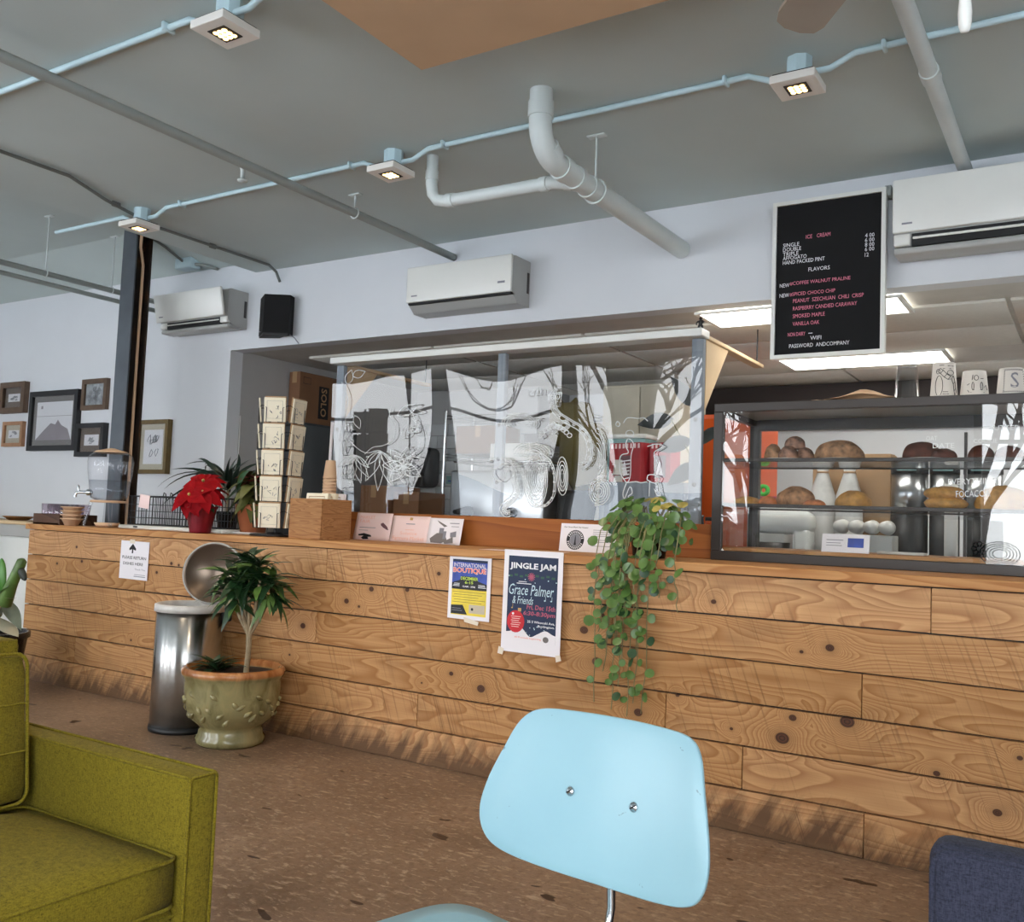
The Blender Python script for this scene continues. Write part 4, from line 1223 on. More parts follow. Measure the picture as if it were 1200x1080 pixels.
# red poinsettia
po = thing('poinsettia', 'red poinsettia in crinkled red foil pot on counter', 'potted plant', (-4.735, 3.905, CT))
rr = random.Random(5)
pb = MB()
n = 40
prof = [(0.0, 0), (0.062, 0), (0.064, 0.01), (0.078, 0.09), (0.092, 0.15), (0.098, 0.165)]
vs, fs = [], []
for r_, z_ in prof:
    for k in range(n):
        a = 2 * pi * k / n
        q = 1 + (0.06 * sin(k * 2.3) + 0.04 * sin(k * 4.9)) * (z_ / 0.165)
        vs.append((r_ * q * cos(a), r_ * q * sin(a), z_ + 0.008 * sin(k * 3.1) * (z_ > 0.14)))
for i in range(len(prof) - 1):
    for k in range(n):
        l = (k + 1) % n
        fs.append((i * n + k, i * n + l, (i + 1) * n + l, (i + 1) * n + k))
pb.add(vs, fs, True)
part('pot', pb, M['red_foil'], po, label='crinkled red foil pot')
part('stem', MB().tube([(0, 0, 0.02), (0.005, 0, 0.17), (0, 0.01, 0.30)], 0.007, 6).tube([(0, 0, 0.12), (-0.05, -0.03, 0.24)], 0.005, 6).tube([(0, 0, 0.12), (0.06, -0.02, 0.25)], 0.005, 6), M['vine'], po)
lm = leaf_mesh('bract', 0.135, 0.085, 0.45, 0.12)
lm2 = leaf_mesh('leaf', 0.11, 0.06, 0.35, 0.12)
for k in range(9):
    a = 2 * pi * k / 9
    link('leaf', lm2, M['leaf'], po, (0.02 * cos(a), 0.02 * sin(a), 0.19 + 0.012 * (k % 3)), aim((cos(a), sin(a), -0.25 + 0.15 * (k % 2))))
for hx, hy, hz in ((0, 0, 0.315), (-0.085, -0.05, 0.245), (0.075, -0.06, 0.245), (0.0, -0.10, 0.225), (-0.02, 0.07, 0.27)):
    hn = Vector((hx * 6 + 0.15, hy * 6 - 0.35, 0.55)).normalized()
    e1 = hn.orthogonal().normalized()
    e2 = hn.cross(e1)
    for k in range(9):
        a = 2 * pi * k / 9 + hx * 9
        d = e1 * cos(a) + e2 * sin(a) + hn * rr.uniform(-0.25, 0.35)
        link('bract', lm, M['bract'], po, (hx, hy, hz), aim2(d, hn))
    link('flower', MB().ball((0, 0, 0.012), 0.010, nu=8, nv=5).mesh('flower'), M['leaf_yellow'], po, (hx, hy, hz))

# strappy plant behind it
dr = thing('strap_leaf_plant', 'dark green plant with long thin arching leaves behind the poinsettia', 'potted plant', (-5.02, 4.36, CT))
part('pot', MB().lathe([(0, 0), (0.055, 0), (0.075, 0.12), (0.08, 0.12), (0.08, 0.14), (0.07, 0.14), (0.066, 0.12), (0, 0.115)], 24), M['black_pot'], dr)
part('soil', MB().lathe([(0, 0.122), (0.066, 0.122)], 18), M['soil'], dr)
part('stem', MB().tube([(0, 0, 0.1), (-0.01, 0, 0.32)], [0.012, 0.007], 8), M['bark'], dr)
rr = random.Random(21)
def strap(L, W, droop, n=10):
    vs, fs = [], []
    for i in range(n + 1):
        u = i / n
        w = W * (1 - u ** 2.5) * (0.5 + 0.5 * min(1, u * 6))
        ang = droop * u
        x = L * (sin(ang) / droop if droop > 0.01 else u)
        z = -L * (1 - cos(ang)) / max(droop, 0.01)
        vs += [(x, -w / 2, z + w * 0.12), (x, 0, z), (x, w / 2, z + w * 0.12)]
    for i in range(n):
        a = i * 3
        fs += [(a, a + 3, a + 4, a + 1), (a + 1, a + 4, a + 5, a + 2)]
    return MB().add(vs, fs, True).mesh('leaf')
sm_ = [strap(0.48, 0.034, 1.5), strap(0.40, 0.034, 1.15), strap(0.54, 0.030, 1.9), strap(0.34, 0.034, 0.7)]
for k in range(44):
    a = rr.uniform(0, 2 * pi)
    if k % 2 == 0:
        a = pi + rr.uniform(-0.9, 0.9)
    link('leaf', sm_[k % 4], M['leaf_grass'], dr, (0.0, 0.0, 0.27 + rr.uniform(0, 0.05)), aim((cos(a), sin(a), rr.uniform(0.35, 1.6)), rr.uniform(-1.2, 1.2)))

# faded plant in terracotta
tp_ = thing('terracotta_plant', 'faded olive leaved plant in terracotta pot beside the card rack', 'potted plant', (-4.56, 4.17, CT))
part('saucer', MB().lathe([(0, 0), (0.11, 0), (0.135, 0.014), (0.13, 0.016), (0.1, 0.006), (0, 0.006)], 28), M['plate'], tp_, label='white saucer under the pot')
part('pot', MB().lathe([(0, 0.0065), (0.075, 0.0065), (0.102, 0.14), (0.112, 0.142), (0.117, 0.19), (0.106, 0.19), (0.1, 0.17), (0, 0.165)], 28), M['terracotta'], tp_)
part('soil', MB().lathe([(0, 0.172), (0.101, 0.172)], 18), M['soil'], tp_)
part('stem', MB().tube([(0, 0, 0.16), (0.01, 0, 0.28), (-0.01, 0.01, 0.4)], 0.007, 6).tube([(0, 0, 0.2), (-0.06, -0.02, 0.33)], 0.005, 6).tube([(0, 0, 0.2), (0.05, -0.04, 0.31)], 0.005, 6), M['vine'], tp_)
lo_ = leaf_mesh('leaf', 0.15, 0.08, 0.75, 0.15)
rr = random.Random(9)
for k in range(38):
    a = rr.uniform(0, 2 * pi)
    z = rr.uniform(0.2, 0.42)
    link('leaf', lo_, M['leaf_olive'] if k % 4 else M['leaf'], tp_, (0.03 * cos(a), 0.03 * sin(a), z), aim((cos(a), sin(a), rr.uniform(-0.7, 0.4))))
for k in range(9):
    a = 2 * pi * k / 9
    link('bract', lm, M['bract_old'], tp_, (-0.05, 0.04, 0.345 + 0.008 * (k % 3)), aim((cos(a), sin(a), rr.uniform(-0.4, 0.4))))

# ------------------------------------------------------------------ card rack, oak box, cups
rk = thing('card_rack', 'black wire spinner rack holding greeting cards on the counter', 'card rack', (-4.245, 4.06, CT))
part('pole', MB().tube([(0, 0, 0.02), (0, 0, 0.84)], 0.008, 10), M['steel_dark'], rk)
bs_ = part('base', MB().tube([(0.145 * cos(k * pi / 12), 0.145 * sin(k * pi / 12), 0.008) for k in range(24)], 0.006, 6, closed=True).lathe([(0, 0.004), (0.05, 0.004), (0.05, 0.022), (0, 0.026)], 20), M['steel_dark'], rk)
for k in range(4):
    part('spoke', MB().tube([(0, 0, 0.012), (0.145 * cos(k * pi / 2 + .4), 0.145 * sin(k * pi / 2 + .4), 0.008)], 0.005, 6), M['steel_dark'], rk)
PH = 0.158
cardA = MB().rbox(-0.066, 0.066, -0.0045, 0.0045, 0, 0.145, 0.001, 1, smooth=False).mesh('greeting_card')
envA = MB().box(-0.064, 0.064, 0.006, 0.017, -0.002, 0.153).mesh('envelope')
rr = random.Random(3)
ordn = ['top', 'second', 'third', 'fourth', 'bottom']
for ci, (phi, nm) in enumerate(((radians(-62), 'front'), (radians(10), 'right'), (radians(-134), 'left'), (radians(82), 'back'), (radians(154), 'back'))):
    ax = Vector((cos(phi), sin(phi), 0))
    sd = Vector((-sin(phi), cos(phi), 0))
    for lv in range(5):
        z = 0.052 + (4 - lv) * PH
        o0 = ax * 0.10 + Vector((0, 0, z))
        mbw = MB()
        for s_ in (-1, 1):
            q = o0 + sd * (0.05 * s_)
            tubep = [o0 + sd * (0.02 * s_) + ax * 0.030, q + ax * 0.030, q + ax * 0.034 + Vector((0, 0, 0.085)), q + sd * (0.028 * s_) + ax * 0.02 + Vector((0, 0, 0.10)), q + sd * (0.028 * s_) + Vector((0, 0, 0.10))]
            mbw.tube(tubep, 0.0022, 5)
            mbw.tube([o0 + sd * (0.035 * s_) - ax * 0.098, o0 + sd * (0.035 * s_) + ax * 0.032], 0.002, 5)
        mbw.tube([o0 - ax * 0.004 - sd * 0.06 + Vector((0, 0, 0.06)), o0 - ax * 0.004 + sd * 0.06 + Vector((0, 0, 0.06))], 0.002, 5)
        part('pocket', mbw, M['steel_dark'], rk)
        if ci >= 3:
            continue
        lean = radians(6)
        wl = Vector(rk.location) + o0 + ax * 0.018
        ct_ = link('greeting_card', cardA, M['paper_cream'] if ci == 0 else (M['kraft_pale'] if 'kraft_pale' in M else M['paper_cream']), None, (wl.x, wl.y, wl.z + 0.002), (lean, 0, phi + pi / 2))
        look = {'front': 'cream card with small drawing', 'right': 'shaded kraft backed card', 'left': 'photo card seen edge-on'}[nm]
        tag(ct_, '%s in the %s pocket on the %s of the rack' % (look, ordn[lv], nm), 'greeting card', 'greeting cards in the spinner rack')
        if ci != 2:
            link('envelope', envA, M['kraft'], ct_)
        mbd = MB()
        for g in range(6):
            px, pz = rr.uniform(-0.035, 0.035), rr.uniform(0.025, 0.09)
            mbd.tube([(px + rr.uniform(-.012, .012), -0.0055, pz + rr.uniform(-.012, .012)) for _ in range(4)], 0.0011, 4)
        fr_ = 0.048
        mbd.tube([(-fr_, -0.005, 0.02), (fr_, -0.005, 0.02), (fr_, -0.005, 0.125), (-fr_, -0.005, 0.125)], 0.0007, 4, closed=True)
        part('drawing', mbd, M['ink_grey'] if ci != 2 else M['ink'], ct_)

ob = thing('oak_box', 'open oak box with cards standing in it on the counter', 'box', (-3.845, 4.025, CT))
for a, b, c, d in ((-0.125, 0.125, -0.125, -0.112), (-0.125, 0.125, 0.112, 0.125)):
    part('side', MB().rbox(a, b, c, d, 0, 0.232, 0.002, 1, smooth=False), M['boxwood'], ob)
for a, b in ((-0.125, -0.112), (0.112, 0.125)):
    part('end', MB().rbox(a, b, -0.111, 0.111, 0, 0.232, 0.002, 1, smooth=False), M['boxwood'], ob)
part('floor', MB().box(-0.11, 0.11, -0.11, 0.11, 0.002, 0.012), M['boxwood'], ob)
cb = MB().rbox(-0.085, 0.085, -0.012, 0.012, 0, 0.255, 0.001, 1, smooth=False).mesh('postcard')
for k, (y, rx, lb, mm) in enumerate(((-0.062, -9, 'cream framed postcard at the front inside the oak box', 'paper_cream'), (0.0, -6, 'pale postcard in the middle of the oak box', 'paper_cream'), (0.062, -4, 'white postcard at the back of the oak box', 'paper'))):
    o = link('postcard', cb.copy(), M[mm], None, (-3.845 + 0.012 * k, 4.025 + y, CT + 0.0125), (radians(rx), 0, 0))
    tag(o, lb, 'card', 'postcards standing in the oak box')
    part('printed_frame', MB().tube([(-0.06, -0.0128, 0.19), (0.06, -0.0128, 0.19), (0.06, -0.0128, 0.235), (-0.06, -0.0128, 0.235)], 0.002, 4, closed=True), M['kraft'], o)
cu = MB().lathe([(0.0, 0.11), (0.028, 0.11), (0.030, 0.108), (0.0405, 0.008), (0.043, 0.008), (0.043, 0.0), (0.0385, 0.0), (0.028, 0.104), (0.0, 0.104)], 24).mesh('paper_cup')
for k in range(20):
    o = link('paper_cup', cu, M['tan_paper'], None, (-3.985, 4.235, CT + 0.0005 + k * 0.0192))
    tag(o, 'tan paper cup turned upside down' + (', topmost of the stack behind the oak box' if k == 19 else ' in the stack behind the oak box'), 'paper cup', 'tan paper cups stacked upside down')
stw = thing('straw_tube', 'tall white paper straw standing behind the upturned tan cups', 'straw', (-4.06, 4.30, CT))
part('straw', MB().tube([(0, 0, 0), (0.01, 0, 0.72)], 0.0095, 10), M['paper'], stw)
part('tip', MB().tube([(0.0098, 0, 0.72), (0.0102, 0, 0.726)], 0.0105, 10), M['ink_grey'], stw)
M['kraft_pale'] = M['paper_cream']

# ------------------------------------------------------------------ trailing plant
tr = thing('trailing_plant', 'trailing plant with round green leaves hanging over the counter edge', 'potted plant', (-1.80, 4.08, CT))
part('pot', MB().lathe([(0, 0), (0.075, 0), (0.095, 0.13), (0.1, 0.13), (0.1, 0.15), (0.088, 0.15), (0.085, 0.13), (0, 0.125)], 24), M['black_pot'], tr)
part('soil', MB().lathe([(0, 0.132), (0.086, 0.132)], 16), M['soil'], tr)
def round_leaf(r):
    vs = [(0, 0, 0)]
    n = 10
    for k in range(n):
        a = 2 * pi * k / n + pi
        q = r * (1 - 0.12 * exp(-((k if k < n / 2 else n - k) / 1.2) ** 2))
        vs.append((r + q * cos(a), q * sin(a) * 0.95, 0.16 * r * (cos(a) ** 2 - 0.3)))
    vs[0] = (r, 0, -0.12 * r)
    return MB().add(vs, [(0, 1 + k, 1 + (k + 1) % n) for k in range(n)], True).mesh('leaf')
rl = [round_leaf(0.018), round_leaf(0.023), round_leaf(0.028)]
rr = random.Random(17)
# the bushy top
for k in range(125):
    a = rr.uniform(0, 2 * pi)
    e = rr.uniform(-0.35, 1.0)
    if sin(a) > 0.3:
        a = -a
    q = Vector((0.205 * cos(a) * cos(e) * rr.uniform(.8, 1.06), 0.16 * sin(a) * cos(e) * rr.uniform(.8, 1.05), 0.15 + 0.145 * sin(e)))
    nrm = Vector((q.x / 0.2, q.y / 0.135, (q.z - 0.1) / 0.16)).normalized()
    d = (nrm * 0.5 + Vector((rr.uniform(-.6, .6), rr.uniform(-.6, .6), rr.uniform(-.9, .1)))).normalized()
    d = (d - nrm * d.dot(nrm) * 0.8).normalized()
    yel = q.z > 0.23 and q.x > 0.0 and rr.random() < 0.6
    link('leaf', rl[k % 3], M['leaf_yellow'] if yel else M['leaf_round'], tr, q, aim2(d, nrm + Vector((rr.uniform(-.5, .5), -0.3, rr.uniform(-.3, .5)))))
for k in range(46):
    q = Vector((rr.uniform(0.0, 0.235), rr.uniform(-0.20, -0.10), rr.uniform(0.0, 0.2)))
    if k % 4 == 0:
        q.x = -q.x * 0.6
    nrm = Vector((q.x * 3, -1, 0.4)).normalized()
    d = Vector((rr.uniform(-1, 1), 0, rr.uniform(-1, 0.3)))
    link('leaf', rl[k % 3], M['leaf_round'] if k % 3 else M['leaf'], tr, q, aim2(d, nrm + Vector((rr.uniform(-.4, .4), 0, rr.uniform(-.3, .4)))))
for k in range(12):
    a = 2 * pi * k / 12
    part('stem', MB().tube([(0.03 * cos(a), 0.03 * sin(a), 0.13), (0.1 * cos(a), 0.075 * sin(a), 0.24), (0.18 * cos(a), 0.11 * sin(a), 0.20)], 0.003, 5), M['vine'], tr)
# trailing stems over the edge
ends = [(-0.115, -0.64, 1.0), (-0.07, -0.50, 1), (-0.03, -0.66, 1), (0.01, -0.44, 1), (0.045, -0.68, 1), (0.085, -0.62, 1), (0.12, -0.66, 1), (0.03, -0.28, 1), (-0.10, -0.33, 1), (0.18, -0.16, 1), (-0.06, -0.40, 1), (0.27, -0.215, 1), (-0.015, -0.36, 1), (0.08, -0.40, 1), (-0.13, -0.18, 1), (0.0, -0.56, 1)]
for i, (ex, ez, _) in enumerate(ends):
    x0 = ex * 0.9 + rr.uniform(-0.03, 0.03)
    pts = [(x0 * 0.6, -0.08, 0.17), (x0 * 0.9, -0.17, 0.19), (x0, -0.25, 0.12), (x0, -0.288 - 0.004 * (i % 3), 0.0)]
    m_ = 7
    for k in range(1, m_ + 1):
        u = k / m_
        pts.append((x0 + (ex - x0) * u + rr.uniform(-0.008, 0.008), -0.292 - 0.004 * (i % 3), ez * u))
    part('stem', MB().tube(pts, 0.0024, 5), M['vine'], tr)
    tot = 5 + int(15 * abs(ez))
    for k in range(tot):
        u = (k + rr.uniform(-0.2, 0.2)) / tot
        thin = u > 0.6
        if thin and rr.random() < 0.12:
            continue
        f = u * (len(pts) - 2) + 1
        i0 = max(0, min(int(f), len(pts) - 2))
        p = Vector(pts[i0]).lerp(Vector(pts[i0 + 1]), f - i0)
        s_ = 1 if k % 2 else -1
        d = Vector((s_ * rr.uniform(0.5, 1), rr.uniform(-0.5, -0.05), rr.uniform(-0.7, 0.4)))
        link('leaf', rl[(k + i) % 3] if not thin else rl[(k + i) % 2], M['leaf_round'] if (k + i) % 5 else M['leaf'], tr, p, aim2(d, (rr.uniform(-.5, .5), -1, rr.uniform(0, .9))))
# ------------------------------------------------------------------ on the floor: bin, planters
tb = thing('trash_can', 'round brushed steel trash can with its lid standing open', 'trash can', (-4.375, 3.575, 0))
def brushed():
    t = NT('brushed_steel')
    t.set(0.26, 1.0, 0.5)
    t.col(lin((190, 190, 188)))
    t.b.inputs['Anisotropic'].default_value = 0.85
    t.b.inputs['Anisotropic Rotation'].default_value = 0.25
    tg = t.n('Tangent', direction_type='RADIAL', axis='Z')
    t.l(tg.outputs[0], t.b.inputs['Tangent'])
    return t.m
M['brushed'] = brushed()
part('body', MB().lathe([(0.0, 0.03), (0.184, 0.03), (0.184, 0.665), (0.176, 0.665), (0.172, 0.05), (0, 0.05)], 64), M['brushed'], tb)
part('base', MB().lathe([(0, 0), (0.188, 0), (0.19, 0.012), (0.187, 0.032), (0, 0.032)], 48), M['black'], tb)
part('rim', MB().lathe([(0.17, 0.662), (0.188, 0.662), (0.192, 0.672), (0.189, 0.69), (0.176, 0.695), (0.168, 0.688), (0.17, 0.662)], 48), M['grey_plastic'], tb)
M['bag'] = plain('bin_bag', (206, 204, 200), 0.4, var=0.1, vs=20, bump=0.6, bs=25)
part('bin_bag', MB().lathe([(0.166, 0.60), (0.167, 0.688), (0.178, 0.698), (0.193, 0.692), (0.194, 0.655), (0.191, 0.655), (0.190, 0.688), (0.178, 0.695), (0.169, 0.686), (0.165, 0.60)], 48), M['bag'], tb, label='pale bin liner folded over the rim')
ld = part('lid', MB().lathe([(0, -0.012), (0.15, -0.012), (0.166, -0.008), (0.172, 0.012), (0.172, 0.022), (0.165, 0.026), (0.158, 0.012), (0.0, 0.006)], 48), M['brushed_dark'] if 'brushed_dark' in M else plain('lid_wood_reflection', (112, 98, 86), 0.3, 0.75, var=0.05), tb, (0.045, 0.115, 0.865), (radians(84), 0, radians(33)), label='round lid flipped up showing its grey underside')  # brownish reflection of the plank wood is put into the lid colour
part('rim', MB().lathe([(0.168, -0.01), (0.176, -0.008), (0.178, 0.018), (0.17, 0.028), (0.166, 0.02), (0.168, -0.01)], 48), M['grey_plastic'], ld)
part('hinge', MB().rbox(-0.07, 0.07, -0.04, 0.035, 0.60, 0.70, 0.012, 2), M['black'], tb, (0.115, 0.15, 0), (0, 0, radians(-38)))

pt = thing('glazed_planter', 'green brown glazed urn planter with small tree beside trash can', 'potted plant', (-3.93, 3.52, 0))
prof = [(0, 0), (0.165, 0), (0.178, 0.012), (0.18, 0.035), (0.168, 0.05), (0.165, 0.075), (0.158, 0.09), (0.175, 0.105), (0.215, 0.14), (0.238, 0.19), (0.246, 0.25), (0.25, 0.31), (0.252, 0.345), (0.262, 0.358), (0.27, 0.375), (0.266, 0.396), (0.25, 0.405), (0.232, 0.396), (0.226, 0.36), (0.0, 0.355)]
part('urn', MB().lathe(prof, 64), M['glaze'], pt, (0, 0, 0))
rr = random.Random(31)
mbv = MB()
for k in range(46):
    a = 2 * pi * k / 46 + rr.uniform(-0.04, 0.04)
    z = 0.20 + 0.055 * sin(k * 1.7) + rr.uniform(-0.02, 0.03)
    r_ = 0.241 + max(0, z - 0.2) * 0.08 - max(0, 0.19 - z) * 0.4
    px = (r_ - 0.004) * cos(a)
    py = (r_ - 0.004) * sin(a)
    tx_ = Vector((-sin(a), cos(a), rr.uniform(0.3, 1.4) * rr.choice((-1, 1)))).normalized()
    c0 = Vector((px, py, z))
    q0 = [c0 + tx_ * (s_ * 0.024) for s_ in (-1, -0.4, 0.3, 1)]
    q0 = [Vector((p.x, p.y, p.z)) * 1 for p in q0]
    q1 = []
    for p in q0:
        rn = sqrt(p.x ** 2 + p.y ** 2)
        zz = p.z
        rt_ = 0.2405 + max(0, zz - 0.2) * 0.08 - max(0, 0.19 - zz) * 0.55
        q1.append(Vector((p.x / rn * rt_, p.y / rn * rt_, zz)))
    mbv.tube(q1, [0.005, 0.014, 0.012, 0.004], 6)
part('relief', mbv, M['glaze'], pt, stuff=True, label='raised leaf pattern around the bowl')
part('soil', MB().lathe([(0, 0.37), (0.228, 0.366)], 32), M['soil'], pt)
M['leaf_dark'] = plain('dark_corn_leaf', (34, 62, 34), 0.35, var=0.4, vs=18)
M['leaf_mid'] = plain('mid_corn_leaf', (84, 112, 52), 0.4, var=0.3, vs=18)
tips = [(-0.10, 0.02, 0.80), (0.0, 0.03, 0.88), (0.10, -0.02, 0.90), (0.22, 0.03, 0.80), (0.06, -0.06, 0.80), (0.18, -0.02, 0.88)]
trunk = part('trunk', MB().tube([(0.09, 0.0, 0.34), (0.095, 0.005, 0.48), (0.10, 0.0, 0.58)], [0.016, 0.014, 0.016], 10), M['bark'], pt)
lc = [leaf_mesh('leaf', 0.14, 0.042, 0.35, 0.12, 7), leaf_mesh('leaf', 0.115, 0.040, 0.2, 0.12, 7), leaf_mesh('leaf', 0.16, 0.042, 0.6, 0.12, 7)]
rr = random.Random(6)
for i, (x, y, z) in enumerate(tips):
    part('branch', MB().tube([(0.10, 0, 0.57), (0.10 * 0.5 + x * 0.5, y * 0.5, 0.67), (x, y, z)], [0.011, 0.009, 0.008], 8), M['bark'], trunk)
    for k in range(44):
        a = rr.uniform(0, 2 * pi)
        el = rr.uniform(-0.7, 1.2)
        link('leaf', lc[k % 3], M['leaf_dark'] if rr.random() < 0.8 else M['leaf_mid'], pt, (x, y, z + rr.uniform(-0.06, 0.09)), aim((cos(a), sin(a), el), rr.uniform(-.4, .4)))
for k in range(24):
    a = rr.uniform(0, 2 * pi)
    bx = rr.choice((-0.10, -0.05, -0.13))
    link('leaf', lc[(k + 1) % 3], M['leaf_dark'], pt, (bx, -0.05 + rr.uniform(-0.03, 0.03), 0.375), aim((cos(a), sin(a), rr.uniform(0.3, 1.4))))

# plant at far left
lp = thing('left_planter', 'greyish paddle leaved plant in black pot at the far left', 'potted plant', (-6.02, 3.36, 0))
part('pot', MB().lathe([(0, 0), (0.17, 0), (0.22, 0.36), (0.235, 0.365), (0.235, 0.40), (0.215, 0.40), (0.205, 0.36), (0, 0.355)], 32), M['black_pot'], lp)
part('soil', MB().lathe([(0, 0.362), (0.206, 0.362)], 24), M['soil'], lp)
M['leaf_grey'] = plain('dusty_grey_leaf', (126, 144, 132), 0.6, var=0.2, vs=9)
M['leaf_pale'] = plain('dry_pale_leaf', (196, 190, 164), 0.7, var=0.15)
M['leaf_black2'] = plain('wilted_black_leaf', (40, 46, 40), 0.5, var=0.2)
M['leaf_bright'] = plain('fresh_green_pad', (72, 128, 42), 0.4, var=0.2)
part('stem', MB().tube([(0.0, 0, 0.35), (0.02, 0, 0.55), (0.0, 0.02, 0.75)], [0.03, 0.026, 0.02], 8), M['leaf_grey'], lp)
pad = leaf_mesh('leaf', 0.24, 0.11, 0.1, 0.08, 8)
thick = MB().ball((0.11, 0, 0), 0.11, 0.018, 0.045, 12, 8).mesh('leaf')
link('leaf', thick, M['leaf_bright'], lp, (0.21, -0.06, 0.66), aim((-0.15, 0, 1)))
part('stalk', MB().tube([(0.24, -0.06, 0.60), (0.31, -0.06, 0.72), (0.405, -0.06, 0.87), (0.41, -0.06, 0.885)], [0.05, 0.036, 0.030, 0.012], 10), M['leaf_mid'], lp)
link('leaf', MB().ball((0.05, 0, 0), 0.06, 0.02, 0.026, 12, 8).mesh('leaf'), M['leaf_black2'], lp, (0.38, -0.06, 0.83), aim((0.75, 0.0, -0.7)))
for k, (d, mm, z) in enumerate([((0.9, -0.2, 0.25), 'leaf_pale', 0.60), ((0.5, 0.3, -0.7), 'leaf_grey', 0.62), ((0.6, -0.3, 0.2), 'leaf_grey', 0.66), ((0.35, -0.6, -0.6), 'leaf_grey', 0.66), ((0.5, -0.3, 0.55), 'leaf_pale', 0.55), ((0.1, -0.7, -0.4), 'leaf_grey', 0.70), ((0.5, -0.6, -0.2), 'leaf_grey', 0.58),
                                ((-0.2, -0.6, 0.2), 'leaf_grey', 0.58), ((0.7, 0.0, -0.4), 'leaf_pale', 0.5), ((-0.3, -0.5, 0.9), 'leaf_grey', 0.5), ((0.2, -0.5, 0.5), 'leaf_grey', 0.6)]):
    link('leaf', pad, M[mm], lp, (0.14, -0.02, z), aim(d, 0.4 * k))

# ------------------------------------------------------------------ olive armchair
sf = thing('green_armchair', 'olive green tweed armchair with square piped arms at left front', 'armchair', (-2.15, 1.1, 0))
G = M['sofa_green']
def cushion(x0, x1, y0, y1, z0, z1, r, puff=0.0):
    nx = 14
    bm = bmesh.new()
    bmesh.ops.create_cube(bm, size=1.0)
    bmesh.ops.subdivide_edges(bm, edges=bm.edges[:], cuts=7, use_grid_fill=True)
    cx, cy, cz = (x0 + x1) / 2, (y0 + y1) / 2, (z0 + z1) / 2
    hx, hy, hz = (x1 - x0) / 2, (y1 - y0) / 2, (z1 - z0) / 2
    for v in bm.verts:
        p = Vector((v.co.x * 2 * hx, v.co.y * 2 * hy, v.co.z * 2 * hz))
        q = Vector((max(-hx + r, min(hx - r, p.x)), max(-hy + r, min(hy - r, p.y)), max(-hz + r, min(hz - r, p.z))))
        d = p - q
        if d.length > 1e-6:
            p = q + d.normalized() * min(d.length, r)
        fx, fy, fz = p.x / hx, p.y / hy, p.z / hz
        sm3 = sorted((hx, hy, hz))[0]
        if sm3 == hz:
            p.z += puff * fz * (1 - fx * fx) * (1 - fy * fy)
        elif sm3 == hx:
            p.x += puff * fx * (1 - fy * fy) * (1 - fz * fz)
        else:
            p.y += puff * fy * (1 - fx * fx) * (1 - fz * fz)
        v.co = p + Vector((cx, cy, cz))
    mb = MB().add([v.co for v in bm.verts], [[v.index for v in f.verts] for f in bm.faces], True)
    bm.free()
    return mb
def rect_loop(ax, c, a0, a1, b0, b1, r, n=4):
    pts = []
    for (ca, cb_, s0) in ((a1 - r, b1 - r, 0), (a0 + r, b1 - r, pi / 2), (a0 + r, b0 + r, pi), (a1 - r, b0 + r, 1.5 * pi)):
        for k in range(n + 1):
            an = s0 + (pi / 2) * k / n
            a, b = ca + r * cos(an), cb_ + r * sin(an)
            pts.append({'x': (c, a, b), 'y': (a, c, b), 'z': (a, b, c)}[ax])
    return pts
# local frame: x forward (+X is the front), far arm at y = +0.44..0.52
XB, XF = -0.56, 0.302
for y0, y1 in ((0.440, 0.520), (-0.52, -0.44)):
    am_ = part('arm', MB().rbox(XB, XF, y0, y1, 0.14, 0.58, 0.010, 3), G, sf)
    part('piping', MB().tube(rect_loop('y', y0, XB, XF, 0.14, 0.58, 0.010), 0.0045, 6, closed=True).tube(rect_loop('y', y1, XB, XF, 0.14, 0.58, 0.010), 0.0045, 6, closed=True).tube(rect_loop('x', XF, y0, y1, 0.14, 0.58, 0.010), 0.004, 6, closed=True), G, am_)
part('back_frame', MB().rbox(-0.66, -0.44, -0.52, 0.438, 0.14, 0.84, 0.02, 3), G, sf, (0, 0, 0), (0, 0, 0))
part('piping', MB().tube([(-0.445, -0.51, 0.834), (-0.445, 0.426, 0.834), (-0.445, 0.432, 0.58)], 0.005, 6), G, sf)
part('base_rail', MB().rbox(XB, 0.27, -0.44, 0.44, 0.14, 0.27, 0.012, 2), G, sf)
part('welt', MB().tube([(0.271, -0.44, 0.255), (0.271, 0.44, 0.255)], 0.0045, 6), G, sf)
sc_ = part('seat_cushion', cushion(-0.36, 0.292, -0.432, 0.432, 0.272, 0.405, 0.03, 0.028), G, sf)
part('piping', MB().tube(rect_loop('z', 0.394, -0.358, 0.290, -0.43, 0.43, 0.03), 0.005, 6, closed=True).tube(rect_loop('z', 0.285, -0.358, 0.290, -0.43, 0.43, 0.03), 0.005, 6, closed=True), G, sc_)
bc_ = part('back_cushion', cushion(-0.07, 0.07, -0.43, 0.405, -0.2, 0.2, 0.035, 0.028), G, sf, (-0.385, 0, 0.61), (0, radians(-7), 0))
part('piping', MB().tube(rect_loop('x', 0.060, -0.428, 0.403, -0.198, 0.198, 0.035), 0.005, 6, closed=True), G, bc_)
for z in (-0.06, 0.065):
    part('seam', MB().tube([(0.078, -0.40, z), (0.098, 0.0, z), (0.076, 0.39, z)], 0.003, 6), G, bc_)
for x in (-0.5, 0.22):
    for y in (-0.45, 0.45):
        part('leg', MB().tube([(x, y, 0.14), (x, y, 0)], [0.022, 0.014], 10), M['darkwood'], sf)

